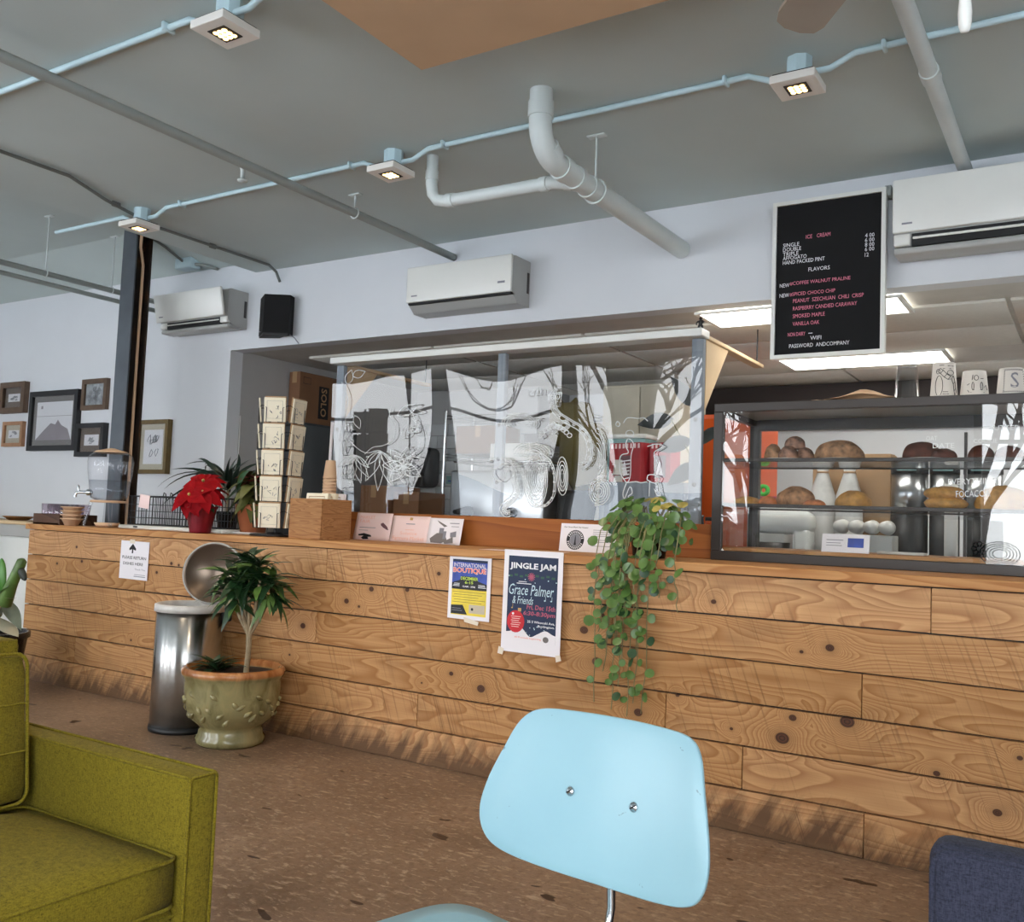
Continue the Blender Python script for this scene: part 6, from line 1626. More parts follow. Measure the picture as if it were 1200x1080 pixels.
DRAW_CREATURE = [[-2488,1932,-2496,1932,-2506,1932,-2516,1932,-2523,1931,-2525,1929,-2528,1925,-2530,1917,-2532,1906,-2532,1895,-2530,1884,-2527,1875,-2523,1864,-2516,1853,-2509,1843,-2500,1834,-2490,1825,-2477,1817,-2462,1809,-2447,1800,-2432,1792,-2418,1784,-2403,1776,-2388,1769,-2373,1760,-2359,1751,-2347,1740,-2336,1730,-2326,1718,-2317,1706,-2310,1692,-2304,1676,-2300,1660,-2297,1643,-2295,1626,-2295,1611,-2297,1596,-2300,1582,-2305,1569,-2310,1558,-2317,1547,-2326,1538,-2336,1531,-2345,1525,-2353,1522,-2358,1519],[-2489,1940,-2497,1940,-2507,1940,-2518,1940,-2527,1938,-2532,1935,-2536,1929,-2539,1919,-2541,1907,-2541,1895,-2539,1884,-2536,1873,-2531,1861,-2524,1850,-2516,1839,-2506,1829,-2495,1820,-2481,1811,-2466,1802,-2451,1794,-2436,1785,-2422,1777,-2407,1770,-2392,1762,-2377,1754,-2364,1745,-2353,1735,-2342,1725,-2333,1714,-2324,1702,-2317,1689,-2312,1675,-2308,1659,-2305,1642,-2304,1626,-2304,1611,-2305,1598,-2308,1584,-2313,1572,-2318,1561,-2324,1552,-2331,1543,-2341,1537,-2350,1532,-2357,1529,-2362,1526],[-2492,1963,-2499,1963,-2510,1963,-2524,1963,-2539,1959,-2553,1951,-2561,1938,-2565,1925,-2567,1910,-2567,1895,-2565,1881,-2561,1867,-2554,1853,-2546,1839,-2536,1826,-2525,1814,-2511,1802,-2495,1792,-2479,1783,-2464,1774,-2449,1766,-2434,1758,-2418,1750,-2404,1743,-2391,1736,-2380,1728,-2370,1720,-2361,1711,-2353,1702,-2346,1692,-2341,1682,-2336,1670,-2333,1656,-2330,1641,-2329,1626,-2329,1613,-2330,1602,-2333,1591,-2336,1581,-2341,1572,-2345,1565,-2349,1560,-2355,1556,-2363,1552,-2370,1548,-2376,1546],[-2523,1945,-2525,1940,-2531,1938,-2536,1940,-2539,1945,-2537,1950,-2531,1952,-2526,1950,-2523,1945],[-2540,1921,-2542,1916,-2547,1914,-2553,1916,-2555,1921,-2553,1926,-2548,1928,-2542,1925,-2540,1921],[-2540,1882,-2542,1878,-2547,1876,-2553,1878,-2555,1883,-2553,1888,-2548,1889,-2542,1887,-2540,1882],[-2524,1846,-2526,1841,-2531,1840,-2537,1842,-2539,1847,-2537,1851,-2532,1853,-2526,1851,-2524,1846],[-2493,1814,-2495,1809,-2500,1807,-2505,1809,-2508,1814,-2506,1819,-2501,1821,-2495,1818,-2493,1814],[-2448,1787,-2450,1782,-2455,1781,-2460,1783,-2463,1787,-2461,1792,-2455,1794,-2450,1792,-2448,1787],[-2403,1763,-2405,1759,-2410,1757,-2416,1759,-2418,1763,-2416,1768,-2411,1770,-2405,1768,-2403,1763],[-2362,1739,-2364,1735,-2369,1733,-2374,1735,-2377,1740,-2375,1744,-2370,1746,-2364,1744,-2362,1739],[-2332,1710,-2334,1705,-2339,1704,-2344,1706,-2347,1710,-2345,1715,-2340,1717,-2334,1715,-2332,1710],[-2313,1673,-2315,1668,-2320,1666,-2325,1668,-2327,1673,-2325,1678,-2320,1680,-2315,1678,-2313,1673],[-2305,1626,-2307,1621,-2312,1619,-2317,1621,-2319,1626,-2317,1631,-2312,1633,-2307,1631,-2305,1626],[-2309,1587,-2311,1582,-2316,1580,-2321,1582,-2324,1587,-2322,1591,-2317,1593,-2311,1591,-2309,1587],[-2323,1556,-2325,1551,-2331,1549,-2336,1551,-2338,1556,-2336,1561,-2331,1562,-2326,1561,-2323,1556],[-2872,1583,-2867,1583,-2859,1585,-2847,1586,-2832,1586,-2816,1579,-2805,1569,-2797,1558,-2790,1546,-2785,1533,-2780,1521,-2776,1508,-2774,1495,-2773,1483,-2771,1472,-2769,1462,-2766,1454,-2761,1445,-2756,1435,-2751,1423,-2749,1410,-2751,1396,-2755,1384,-2760,1372,-2766,1361,-2773,1351,-2782,1342,-2791,1335,-2800,1329,-2808,1324,-2815,1319,-2821,1313,-2828,1307,-2833,1302,-2836,1299,-2836,1298,-2836,1297,-2835,1294,-2832,1290,-2829,1287,-2829,1287,-2831,1287,-2828,1288,-2821,1290,-2814,1292,-2809,1293],[-2871,1575,-2865,1576,-2857,1577,-2846,1579,-2834,1578,-2822,1573,-2812,1565,-2805,1554,-2799,1543,-2793,1531,-2789,1519,-2785,1507,-2783,1495,-2782,1482,-2780,1471,-2778,1460,-2774,1451,-2770,1442,-2764,1432,-2760,1421,-2758,1410,-2760,1398,-2763,1386,-2768,1375,-2774,1365,-2781,1356,-2788,1347,-2797,1341,-2806,1335,-2814,1330,-2821,1324,-2828,1318,-2835,1312,-2841,1307,-2844,1302,-2846,1299,-2845,1296,-2843,1291,-2839,1286,-2835,1281,-2833,1280,-2831,1279,-2825,1280,-2818,1282,-2811,1284,-2806,1286],[-2865,1550,-2858,1551,-2850,1552,-2843,1553,-2840,1553,-2839,1553,-2837,1550,-2832,1543,-2827,1534,-2822,1523,-2818,1513,-2815,1503,-2813,1492,-2812,1480,-2810,1468,-2807,1455,-2802,1442,-2797,1432,-2792,1423,-2789,1416,-2788,1410,-2789,1403,-2792,1395,-2796,1386,-2801,1377,-2806,1370,-2811,1365,-2817,1360,-2825,1355,-2834,1349,-2842,1343,-2849,1336,-2857,1330,-2864,1323,-2871,1314,-2876,1303,-2875,1291,-2871,1280,-2864,1271,-2856,1263,-2845,1256,-2830,1254,-2818,1256,-2808,1258,-2801,1261,-2797,1262],[-2838,1570,-2841,1565,-2846,1564,-2851,1567,-2852,1572,-2847,1576,-2841,1574,-2838,1570],[-2821,1566,-2823,1562,-2829,1560,-2834,1564,-2834,1569,-2829,1572,-2824,1571,-2821,1566],[-2807,1550,-2810,1546,-2816,1545,-2821,1548,-2821,1553,-2816,1556,-2810,1555,-2807,1550],[-2796,1528,-2799,1524,-2804,1523,-2809,1526,-2810,1531,-2805,1534,-2799,1533,-2796,1528],[-2789,1506,-2791,1501,-2797,1500,-2802,1503,-2802,1508,-2797,1512,-2792,1510,-2789,1506],[-2785,1482,-2788,1477,-2793,1476,-2798,1479,-2798,1484,-2794,1487,-2788,1486,-2785,1482],[-2781,1458,-2783,1454,-2789,1453,-2794,1456,-2794,1461,-2790,1464,-2784,1463,-2781,1458],[-2772,1438,-2774,1434,-2780,1432,-2785,1436,-2785,1441,-2781,1444,-2775,1443,-2772,1438],[-2763,1419,-2766,1415,-2771,1414,-2776,1417,-2776,1422,-2772,1425,-2766,1424,-2763,1419],[-2763,1400,-2765,1395,-2771,1394,-2776,1397,-2776,1402,-2772,1405,-2766,1404,-2763,1400],[-2771,1379,-2773,1375,-2779,1373,-2784,1376,-2784,1381,-2780,1385,-2774,1384,-2771,1379],[-2782,1361,-2785,1356,-2791,1355,-2795,1358,-2796,1363,-2791,1366,-2785,1365,-2782,1361],[-2797,1347,-2800,1343,-2805,1342,-2810,1345,-2810,1350,-2806,1353,-2800,1352,-2797,1347],[-2814,1336,-2816,1332,-2822,1331,-2827,1334,-2827,1339,-2823,1342,-2817,1341,-2814,1336],[-2828,1325,-2831,1320,-2837,1319,-2841,1322,-2842,1327,-2837,1330,-2831,1329,-2828,1325],[-2842,1313,-2844,1308,-2850,1307,-2855,1310,-2855,1315,-2851,1318,-2845,1317,-2842,1313],[-2849,1301,-2851,1296,-2857,1295,-2862,1298,-2862,1303,-2858,1306,-2852,1305,-2849,1301],[-2846,1287,-2848,1283,-2854,1281,-2859,1285,-2859,1290,-2854,1293,-2848,1292,-2846,1287],[-2836,1275,-2838,1271,-2844,1269,-2849,1272,-2849,1278,-2844,1281,-2839,1280,-2836,1275],[-2824,1271,-2826,1266,-2832,1265,-2837,1268,-2837,1273,-2833,1276,-2827,1275,-2824,1271],[-2808,1274,-2810,1269,-2816,1268,-2821,1271,-2821,1276,-2817,1280,-2811,1279,-2808,1274],[-2844,1542,-2847,1544,-2851,1547,-2856,1550,-2862,1552,-2868,1551,-2875,1547,-2883,1541,-2892,1533,-2900,1526,-2908,1522,-2915,1521,-2922,1523,-2928,1526,-2934,1528,-2937,1527,-2940,1521,-2941,1514,-2941,1504,-2939,1495,-2935,1487,-2928,1479,-2919,1470,-2908,1462,-2897,1456,-2887,1453,-2877,1452,-2868,1454,-2860,1458,-2852,1462,-2846,1468,-2843,1474,-2840,1483,-2839,1491,-2839,1500,-2840,1507,-2842,1513,-2846,1518,-2851,1522,-2855,1526,-2857,1529],[-2569,1470,-2570,1425,-2578,1385,-2591,1350,-2608,1326,-2629,1313,-2651,1312,-2673,1324,-2693,1348,-2709,1382,-2720,1424,-2726,1469,-2724,1514,-2717,1555,-2704,1590,-2686,1615,-2665,1627,-2642,1627,-2620,1614,-2601,1590,-2585,1555,-2574,1514,-2569,1470],[-2579,1470,-2580,1431,-2586,1396,-2598,1366,-2613,1345,-2631,1333,-2650,1333,-2670,1344,-2687,1364,-2701,1394,-2711,1430,-2715,1469,-2714,1508,-2708,1544,-2696,1574,-2681,1595,-2662,1606,-2643,1606,-2624,1595,-2607,1574,-2593,1544,-2583,1508,-2579,1470],[-2589,1470,-2590,1437,-2595,1407,-2605,1382,-2618,1364,-2633,1354,-2650,1354,-2666,1363,-2681,1381,-2693,1406,-2701,1436,-2705,1469,-2704,1502,-2699,1532,-2689,1558,-2676,1576,-2660,1585,-2643,1585,-2627,1575,-2612,1558,-2601,1532,-2593,1502,-2589,1470],[-2599,1470,-2600,1443,-2604,1418,-2612,1398,-2623,1383,-2636,1375,-2649,1375,-2663,1382,-2675,1397,-2685,1417,-2692,1442,-2695,1469,-2694,1496,-2690,1521,-2681,1541,-2670,1556,-2658,1564,-2644,1564,-2630,1556,-2618,1542,-2609,1521,-2602,1496,-2599,1470],[-2609,1470,-2609,1449,-2613,1430,-2619,1414,-2628,1402,-2638,1396,-2649,1396,-2660,1402,-2669,1413,-2677,1429,-2682,1448,-2685,1469,-2684,1490,-2681,1509,-2674,1525,-2665,1537,-2655,1543,-2644,1543,-2634,1537,-2624,1525,-2616,1510,-2611,1490,-2609,1470],[-2619,1470,-2619,1455,-2622,1441,-2627,1429,-2633,1421,-2640,1417,-2648,1417,-2656,1421,-2663,1429,-2669,1440,-2673,1454,-2675,1469,-2674,1484,-2671,1498,-2667,1509,-2660,1518,-2653,1522,-2645,1522,-2637,1518,-2630,1509,-2624,1498,-2621,1484,-2619,1470],[-2795,1615,-2792,1628,-2782,1641,-2765,1652,-2742,1660,-2716,1665,-2687,1668,-2657,1667,-2629,1663,-2604,1655,-2583,1646,-2568,1634,-2560,1621,-2559,1608,-2565,1596],[-2777,1615,-2774,1626,-2765,1637,-2751,1645,-2732,1652,-2709,1657,-2685,1659,-2660,1658,-2636,1655,-2615,1649,-2597,1641,-2585,1631,-2578,1620,-2576,1609,-2581,1599],[-2758,1615,-2756,1624,-2749,1632,-2737,1639,-2722,1645,-2703,1649,-2683,1650,-2663,1650,-2643,1647,-2626,1642,-2611,1635,-2601,1628,-2595,1619,-2594,1610,-2598,1602],[-2740,1615,-2738,1622,-2733,1628,-2724,1633,-2711,1638,-2697,1640,-2681,1642,-2665,1641,-2650,1639,-2636,1635,-2625,1630,-2617,1624,-2612,1618,-2612,1611,-2615,1605],[-2722,1615,-2721,1619,-2717,1624,-2710,1627,-2701,1630,-2691,1632,-2680,1633,-2668,1632,-2657,1631,-2647,1629,-2639,1625,-2633,1621,-2630,1617,-2630,1612,-2632,1608],[-2767,1605,-2770,1600,-2777,1597,-2785,1600,-2788,1605,-2785,1611,-2778,1613,-2770,1611,-2767,1605],[-2746,1600,-2749,1595,-2756,1592,-2764,1595,-2767,1600,-2764,1606,-2757,1608,-2750,1606,-2746,1600],[-2726,1600,-2728,1594,-2736,1592,-2743,1594,-2746,1600,-2743,1605,-2736,1608,-2729,1605,-2726,1600],[-2705,1604,-2708,1599,-2715,1596,-2723,1599,-2726,1604,-2723,1610,-2716,1612,-2709,1610,-2705,1604],[-2685,1609,-2688,1604,-2695,1601,-2702,1604,-2706,1609,-2703,1615,-2696,1617,-2689,1615,-2685,1609],[-2665,1610,-2668,1605,-2675,1602,-2682,1605,-2685,1610,-2683,1616,-2676,1618,-2668,1616,-2665,1610],[-2645,1606,-2647,1601,-2654,1598,-2662,1601,-2665,1606,-2662,1612,-2655,1614,-2648,1612,-2645,1606],[-2624,1601,-2627,1595,-2634,1593,-2641,1595,-2645,1601,-2642,1606,-2635,1608,-2628,1606,-2624,1601],[-2604,1599,-2607,1593,-2614,1591,-2621,1593,-2624,1599,-2622,1604,-2615,1606,-2607,1604,-2604,1599],[-2608,1706,-2611,1698,-2620,1693,-2631,1695,-2638,1702,-2638,1710,-2632,1717,-2621,1718,-2612,1714,-2608,1706],[-2590,1721,-2593,1713,-2602,1709,-2612,1711,-2620,1718,-2620,1726,-2613,1733,-2603,1734,-2594,1730,-2590,1721],[-2571,1736,-2575,1728,-2584,1724,-2594,1725,-2601,1732,-2602,1741,-2595,1747,-2585,1748,-2575,1744,-2571,1736],[-2553,1747,-2556,1739,-2565,1735,-2576,1737,-2583,1743,-2583,1752,-2577,1758,-2566,1760,-2557,1755,-2553,1747],[-2535,1754,-2538,1746,-2547,1742,-2557,1744,-2564,1751,-2565,1759,-2558,1766,-2548,1767,-2539,1762,-2535,1754],[-2516,1757,-2519,1749,-2528,1745,-2539,1746,-2546,1753,-2546,1762,-2540,1768,-2529,1769,-2520,1765,-2516,1757],[-2498,1754,-2501,1746,-2510,1742,-2520,1744,-2527,1751,-2527,1759,-2521,1765,-2511,1767,-2501,1762,-2498,1754],[-2479,1747,-2482,1739,-2491,1735,-2501,1736,-2508,1743,-2509,1752,-2502,1758,-2492,1759,-2483,1755,-2479,1747],[-2460,1735,-2463,1727,-2472,1723,-2482,1725,-2489,1732,-2490,1740,-2483,1747,-2473,1748,-2464,1743,-2460,1735],[-2441,1721,-2444,1713,-2453,1709,-2463,1711,-2470,1717,-2471,1726,-2464,1732,-2454,1733,-2445,1729,-2441,1721],[-2422,1705,-2425,1697,-2434,1693,-2444,1694,-2451,1701,-2452,1709,-2445,1716,-2435,1717,-2426,1713,-2422,1705],[-2435,1760,-2440,1747,-2453,1737,-2471,1734,-2489,1738,-2503,1748,-2509,1761,-2504,1775,-2491,1784,-2473,1787,-2454,1783,-2441,1773,-2435,1760],[-2509,1747,-2513,1731,-2525,1719,-2541,1715,-2557,1720,-2570,1732,-2575,1748,-2571,1765,-2560,1776,-2543,1780,-2527,1776,-2514,1763,-2509,1747],[-2445,1760,-2448,1751,-2458,1744,-2471,1741,-2485,1744,-2495,1752,-2499,1761,-2496,1771,-2486,1777,-2473,1780,-2459,1777,-2449,1770,-2445,1760],[-2519,1747,-2522,1735,-2530,1727,-2541,1724,-2553,1727,-2562,1736,-2565,1748,-2563,1760,-2555,1769,-2543,1772,-2531,1768,-2523,1759,-2519,1747],[-2455,1760,-2457,1755,-2463,1750,-2471,1749,-2480,1751,-2487,1755,-2489,1761,-2487,1767,-2481,1771,-2472,1772,-2464,1770,-2457,1766,-2455,1760],[-2529,1747,-2530,1740,-2535,1734,-2541,1732,-2548,1735,-2553,1740,-2555,1748,-2554,1756,-2549,1761,-2543,1763,-2536,1761,-2531,1755,-2529,1747],[-2442,1485,-2443,1450,-2448,1418,-2456,1395,-2467,1383,-2479,1382,-2491,1395,-2501,1418,-2508,1449,-2512,1485,-2511,1520,-2506,1552,-2498,1575,-2487,1588,-2475,1588,-2463,1575,-2453,1552,-2446,1521,-2442,1485],[-2450,1485,-2451,1457,-2454,1433,-2461,1415,-2469,1405,-2478,1405,-2488,1414,-2496,1432,-2501,1457,-2504,1485,-2504,1513,-2500,1537,-2493,1556,-2485,1565,-2475,1565,-2466,1556,-2458,1537,-2453,1513,-2450,1485],[-2458,1485,-2458,1465,-2461,1447,-2465,1434,-2471,1427,-2478,1427,-2485,1434,-2490,1447,-2494,1465,-2496,1485,-2496,1505,-2493,1523,-2489,1536,-2483,1543,-2476,1543,-2469,1536,-2464,1523,-2459,1505,-2458,1485],[-2465,1485,-2465,1473,-2467,1462,-2470,1454,-2473,1449,-2478,1449,-2482,1454,-2485,1462,-2488,1472,-2489,1485,-2489,1497,-2487,1508,-2484,1516,-2480,1520,-2476,1520,-2472,1516,-2469,1508,-2466,1497,-2465,1485],[-2857,1759,-2869,1772,-2873,1785,-2869,1799,-2857,1811,-2838,1820,-2813,1827,-2785,1831,-2755,1831,-2726,1827,-2700,1820,-2679,1810,-2663,1798,-2656,1785,-2655,1772,-2663,1759,-2678,1748],[-2843,1763,-2853,1774,-2857,1785,-2853,1796,-2843,1806,-2826,1814,-2806,1820,-2782,1823,-2756,1823,-2732,1820,-2709,1814,-2691,1805,-2678,1795,-2671,1784,-2671,1773,-2678,1763,-2691,1754],[-2829,1767,-2837,1775,-2840,1784,-2837,1793,-2829,1801,-2815,1808,-2798,1813,-2778,1815,-2757,1815,-2737,1812,-2718,1808,-2703,1801,-2692,1793,-2687,1784,-2687,1775,-2692,1766,-2703,1759],[-2815,1770,-2822,1777,-2824,1784,-2821,1791,-2815,1797,-2804,1802,-2791,1805,-2775,1807,-2758,1807,-2742,1805,-2728,1801,-2715,1796,-2707,1790,-2703,1783,-2702,1776,-2707,1770,-2715,1764],[-2776,1566,-2769,1555,-2759,1540,-2747,1523,-2736,1505,-2726,1488,-2719,1473,-2713,1457,-2707,1442,-2701,1426,-2695,1411,-2687,1394,-2680,1377,-2671,1360,-2662,1345,-2652,1334,-2640,1327,-2626,1323,-2612,1322,-2598,1323,-2585,1326,-2573,1333,-2560,1342,-2549,1354,-2539,1368,-2533,1385,-2529,1405,-2527,1428,-2527,1454,-2529,1478,-2532,1499,-2535,1516,-2540,1530,-2547,1543,-2554,1555,-2562,1566,-2573,1576,-2586,1585,-2599,1593,-2611,1600,-2619,1604],[-2786,1562,-2779,1551,-2769,1536,-2757,1518,-2746,1501,-2737,1484,-2730,1469,-2724,1454,-2718,1439,-2712,1423,-2705,1408,-2698,1391,-2690,1373,-2681,1356,-2672,1340,-2660,1327,-2645,1319,-2629,1314,-2612,1312,-2595,1313,-2580,1318,-2566,1325,-2553,1336,-2540,1349,-2530,1364,-2522,1382,-2518,1403,-2516,1428,-2517,1454,-2518,1479,-2521,1500,-2525,1518,-2530,1533,-2537,1547,-2544,1560,-2553,1571,-2565,1583,-2579,1593,-2593,1601,-2605,1608,-2613,1612],[-2753,1538,-2755,1534,-2761,1534,-2764,1538,-2762,1543,-2756,1543,-2753,1538],[-2730,1503,-2733,1499,-2738,1499,-2742,1503,-2739,1507,-2733,1507,-2730,1503],[-2713,1471,-2716,1466,-2722,1466,-2725,1471,-2722,1475,-2716,1475,-2713,1471],[-2702,1440,-2704,1436,-2710,1435,-2713,1440,-2710,1444,-2705,1444,-2702,1440],[-2689,1409,-2692,1405,-2697,1405,-2700,1409,-2698,1413,-2692,1413,-2689,1409],[-2674,1375,-2676,1371,-2682,1371,-2685,1375,-2682,1379,-2677,1379,-2674,1375],[-2657,1344,-2659,1339,-2665,1339,-2668,1343,-2665,1347,-2660,1348,-2657,1344],[-2634,1326,-2637,1321,-2642,1321,-2645,1325,-2643,1330,-2637,1330,-2634,1326],[-2606,1320,-2609,1316,-2614,1315,-2617,1320,-2615,1324,-2609,1324,-2606,1320],[-2579,1325,-2582,1320,-2587,1320,-2590,1324,-2588,1329,-2582,1329,-2579,1325],[-2555,1340,-2557,1336,-2563,1336,-2566,1340,-2563,1344,-2558,1345,-2555,1340],[-2534,1367,-2536,1362,-2542,1362,-2545,1366,-2542,1370,-2537,1371,-2534,1367],[-2523,1403,-2526,1399,-2531,1399,-2534,1403,-2531,1407,-2526,1407,-2523,1403],[-2522,1452,-2524,1448,-2530,1448,-2533,1452,-2530,1456,-2525,1456,-2522,1452],[-2526,1497,-2529,1493,-2534,1493,-2537,1497,-2535,1501,-2529,1501,-2526,1497],[-2535,1528,-2537,1524,-2543,1524,-2546,1528,-2543,1533,-2538,1533,-2535,1528],[-2548,1553,-2551,1549,-2556,1549,-2559,1553,-2557,1557,-2551,1557,-2548,1553],[-2567,1574,-2570,1570,-2575,1570,-2578,1574,-2575,1578,-2570,1578,-2567,1574],[-2593,1591,-2596,1587,-2601,1587,-2604,1591,-2602,1595,-2596,1595,-2593,1591],[-2628,1798,-2629,1795,-2631,1792,-2633,1791,-2636,1790,-2640,1790,-2643,1791,-2646,1793,-2648,1795,-2649,1799,-2648,1801,-2646,1804,-2644,1806,-2641,1807,-2637,1807,-2634,1806,-2631,1804,-2629,1801,-2628,1798],[-2961,1566,-2961,1564,-2962,1562,-2965,1560,-2967,1560,-2970,1560,-2973,1560,-2975,1562,-2977,1564,-2977,1566,-2977,1569,-2976,1571,-2974,1572,-2971,1573,-2968,1573,-2965,1572,-2963,1571,-2961,1569,-2961,1566],[-2920,1581,-2920,1579,-2922,1577,-2924,1575,-2926,1574,-2929,1574,-2932,1575,-2934,1577,-2936,1579,-2936,1581,-2936,1584,-2935,1586,-2933,1587,-2930,1588,-2927,1588,-2924,1587,-2922,1586,-2920,1584,-2920,1581],[-2192,1407,-2194,1385,-2202,1365,-2215,1349,-2231,1338,-2249,1334,-2267,1337,-2285,1347,-2298,1363,-2308,1383,-2312,1405,-2309,1428,-2302,1448,-2289,1464,-2273,1474,-2254,1478,-2236,1475,-2219,1465,-2205,1449,-2196,1429,-2192,1407],[-2203,1407,-2205,1389,-2211,1373,-2222,1360,-2235,1351,-2249,1348,-2264,1351,-2278,1359,-2290,1371,-2297,1387,-2300,1405,-2298,1423,-2292,1440,-2282,1453,-2269,1461,-2254,1464,-2239,1462,-2225,1453,-2214,1441,-2206,1425,-2203,1407],[-2215,1407,-2216,1393,-2221,1381,-2229,1371,-2239,1364,-2250,1362,-2261,1364,-2272,1370,-2281,1380,-2286,1392,-2289,1406,-2287,1419,-2283,1432,-2275,1442,-2265,1448,-2253,1450,-2242,1448,-2231,1442,-2223,1432,-2217,1420,-2215,1407],[-2226,1406,-2227,1397,-2230,1389,-2236,1382,-2243,1377,-2250,1376,-2258,1377,-2266,1381,-2272,1388,-2276,1396,-2277,1406,-2276,1415,-2273,1424,-2268,1431,-2261,1435,-2253,1437,-2245,1435,-2237,1431,-2231,1424,-2228,1416,-2226,1406],[-2237,1406,-2238,1401,-2240,1397,-2243,1393,-2247,1390,-2251,1389,-2255,1390,-2260,1393,-2263,1396,-2265,1401,-2266,1406,-2265,1411,-2264,1416,-2261,1419,-2257,1422,-2252,1423,-2248,1422,-2244,1420,-2240,1416,-2238,1411,-2237,1406],[-2274,1740,-2263,1736,-2252,1725,-2242,1707,-2233,1684,-2226,1655,-2222,1624,-2219,1591,-2219,1558,-2222,1527,-2227,1499,-2234,1475,-2242,1458,-2252,1447,-2263,1443],[-2273,1714,-2264,1711,-2255,1702,-2246,1687,-2239,1667,-2233,1644,-2229,1618,-2227,1591,-2228,1564,-2230,1538,-2234,1515,-2239,1496,-2247,1481,-2255,1472,-2264,1469],[-2272,1688,-2265,1686,-2258,1678,-2251,1667,-2245,1651,-2240,1633,-2237,1613,-2236,1591,-2236,1570,-2237,1549,-2241,1531,-2245,1516,-2251,1504,-2258,1497,-2265,1495],[-2271,1662,-2266,1660,-2260,1655,-2255,1646,-2251,1635,-2247,1622,-2245,1607,-2244,1591,-2244,1575,-2245,1561,-2248,1547,-2251,1536,-2256,1528,-2261,1522,-2266,1521],[-2270,1636,-2267,1635,-2263,1631,-2260,1626,-2257,1619,-2254,1611,-2253,1601,-2252,1591,-2252,1581,-2253,1572,-2255,1563,-2257,1556,-2260,1551,-2263,1548,-2267,1547]]
DRAW_FIGURES = [[-2096,1454,-2102,1461,-2110,1470,-2119,1482,-2128,1495,-2133,1508,-2136,1524,-2137,1542,-2137,1561,-2135,1578,-2131,1591,-2124,1598,-2113,1602,-2102,1603,-2092,1605,-2087,1609,-2087,1615,-2090,1622,-2096,1630,-2101,1638,-2103,1645,-2102,1654,-2100,1663,-2097,1672,-2093,1679,-2089,1682,-2083,1681,-2076,1677,-2068,1671,-2062,1663,-2058,1654,-2058,1644,-2061,1632,-2065,1620,-2069,1605,-2071,1590,-2072,1573,-2072,1553,-2072,1533,-2072,1515,-2073,1499,-2074,1488,-2076,1480,-2078,1473,-2080,1468,-2082,1463,-2085,1459,-2088,1457,-2091,1456,-2094,1455,-2096,1454],[-2130,1563,-2075,1570],[-2126,1545,-2077,1552],[-2123,1527,-2078,1534],[-2119,1508,-2080,1516],[-2116,1490,-2081,1498],[-2112,1472,-2082,1479],[-1979,1469,-1979,1472,-1979,1477,-1978,1482,-1977,1487,-1975,1491,-1971,1493,-1965,1495,-1959,1496,-1952,1496,-1946,1496,-1939,1494,-1932,1492,-1925,1489,-1919,1486,-1915,1482,-1913,1478,-1912,1473,-1913,1468,-1915,1464,-1918,1460,-1922,1457,-1927,1455,-1932,1454,-1938,1453,-1945,1454,-1952,1455,-1959,1459,-1967,1463,-1974,1466,-1979,1469],[-1941,1496,-1938,1504,-1934,1515,-1929,1528,-1925,1542,-1924,1554,-1926,1565,-1932,1577,-1938,1588,-1942,1598,-1942,1608,-1935,1616,-1923,1623,-1909,1629,-1898,1634,-1893,1639,-1895,1643,-1902,1647,-1911,1650,-1922,1652,-1932,1652,-1941,1651,-1952,1649,-1963,1645,-1973,1642,-1980,1640],[-1964,1460,-1967,1384],[-1921,1460,-1904,1385],[-2096,1449,-2099,1442,-2104,1432,-2108,1420,-2112,1408,-2114,1399,-2114,1391,-2113,1382,-2111,1375,-2107,1371,-2104,1372,-2099,1380,-2093,1394,-2087,1410,-2081,1424,-2076,1431,-2072,1431,-2067,1425,-2064,1416,-2062,1407,-2062,1400,-2065,1395,-2071,1392,-2077,1388,-2082,1385,-2084,1381,-2081,1378,-2074,1374,-2066,1370,-2059,1366,-2054,1364],[-2096,1452,-2089,1453,-2077,1455,-2065,1457,-2052,1458,-2042,1459,-2035,1458,-2029,1457,-2023,1455,-2018,1454,-2013,1453,-2005,1454,-1998,1455,-1990,1457,-1983,1458,-1979,1460],[-1939,1424,-1937,1420,-1934,1413,-1931,1405,-1927,1398,-1924,1393,-1919,1390,-1914,1389,-1909,1388,-1904,1387,-1899,1385,-1896,1380,-1892,1374,-1889,1368,-1886,1362,-1884,1358],[-2058,1709,-2059,1703,-2063,1698,-2069,1695,-2076,1693,-2083,1693,-2091,1695,-2097,1699,-2101,1704,-2102,1709,-2101,1715,-2097,1720,-2092,1723,-2084,1725,-2077,1725,-2070,1723,-2064,1719,-2060,1714,-2058,1709],[-2117,1765,-2114,1769,-2111,1775,-2106,1782,-2100,1788,-2093,1792,-2083,1792,-2070,1791,-2056,1789,-2044,1787,-2033,1786,-2025,1786,-2019,1787,-2014,1789,-2009,1790,-2004,1789,-1998,1787,-1992,1782,-1987,1778,-1982,1773,-1979,1771],[-2153,1775,-2154,1772,-2157,1768,-2160,1764,-2162,1760,-2162,1757,-2160,1754,-2157,1751,-2153,1749,-2150,1747,-2147,1747,-2144,1748,-2141,1751,-2139,1754,-2137,1757,-2137,1761,-2139,1764,-2142,1767,-2146,1770,-2150,1773,-2153,1775]]

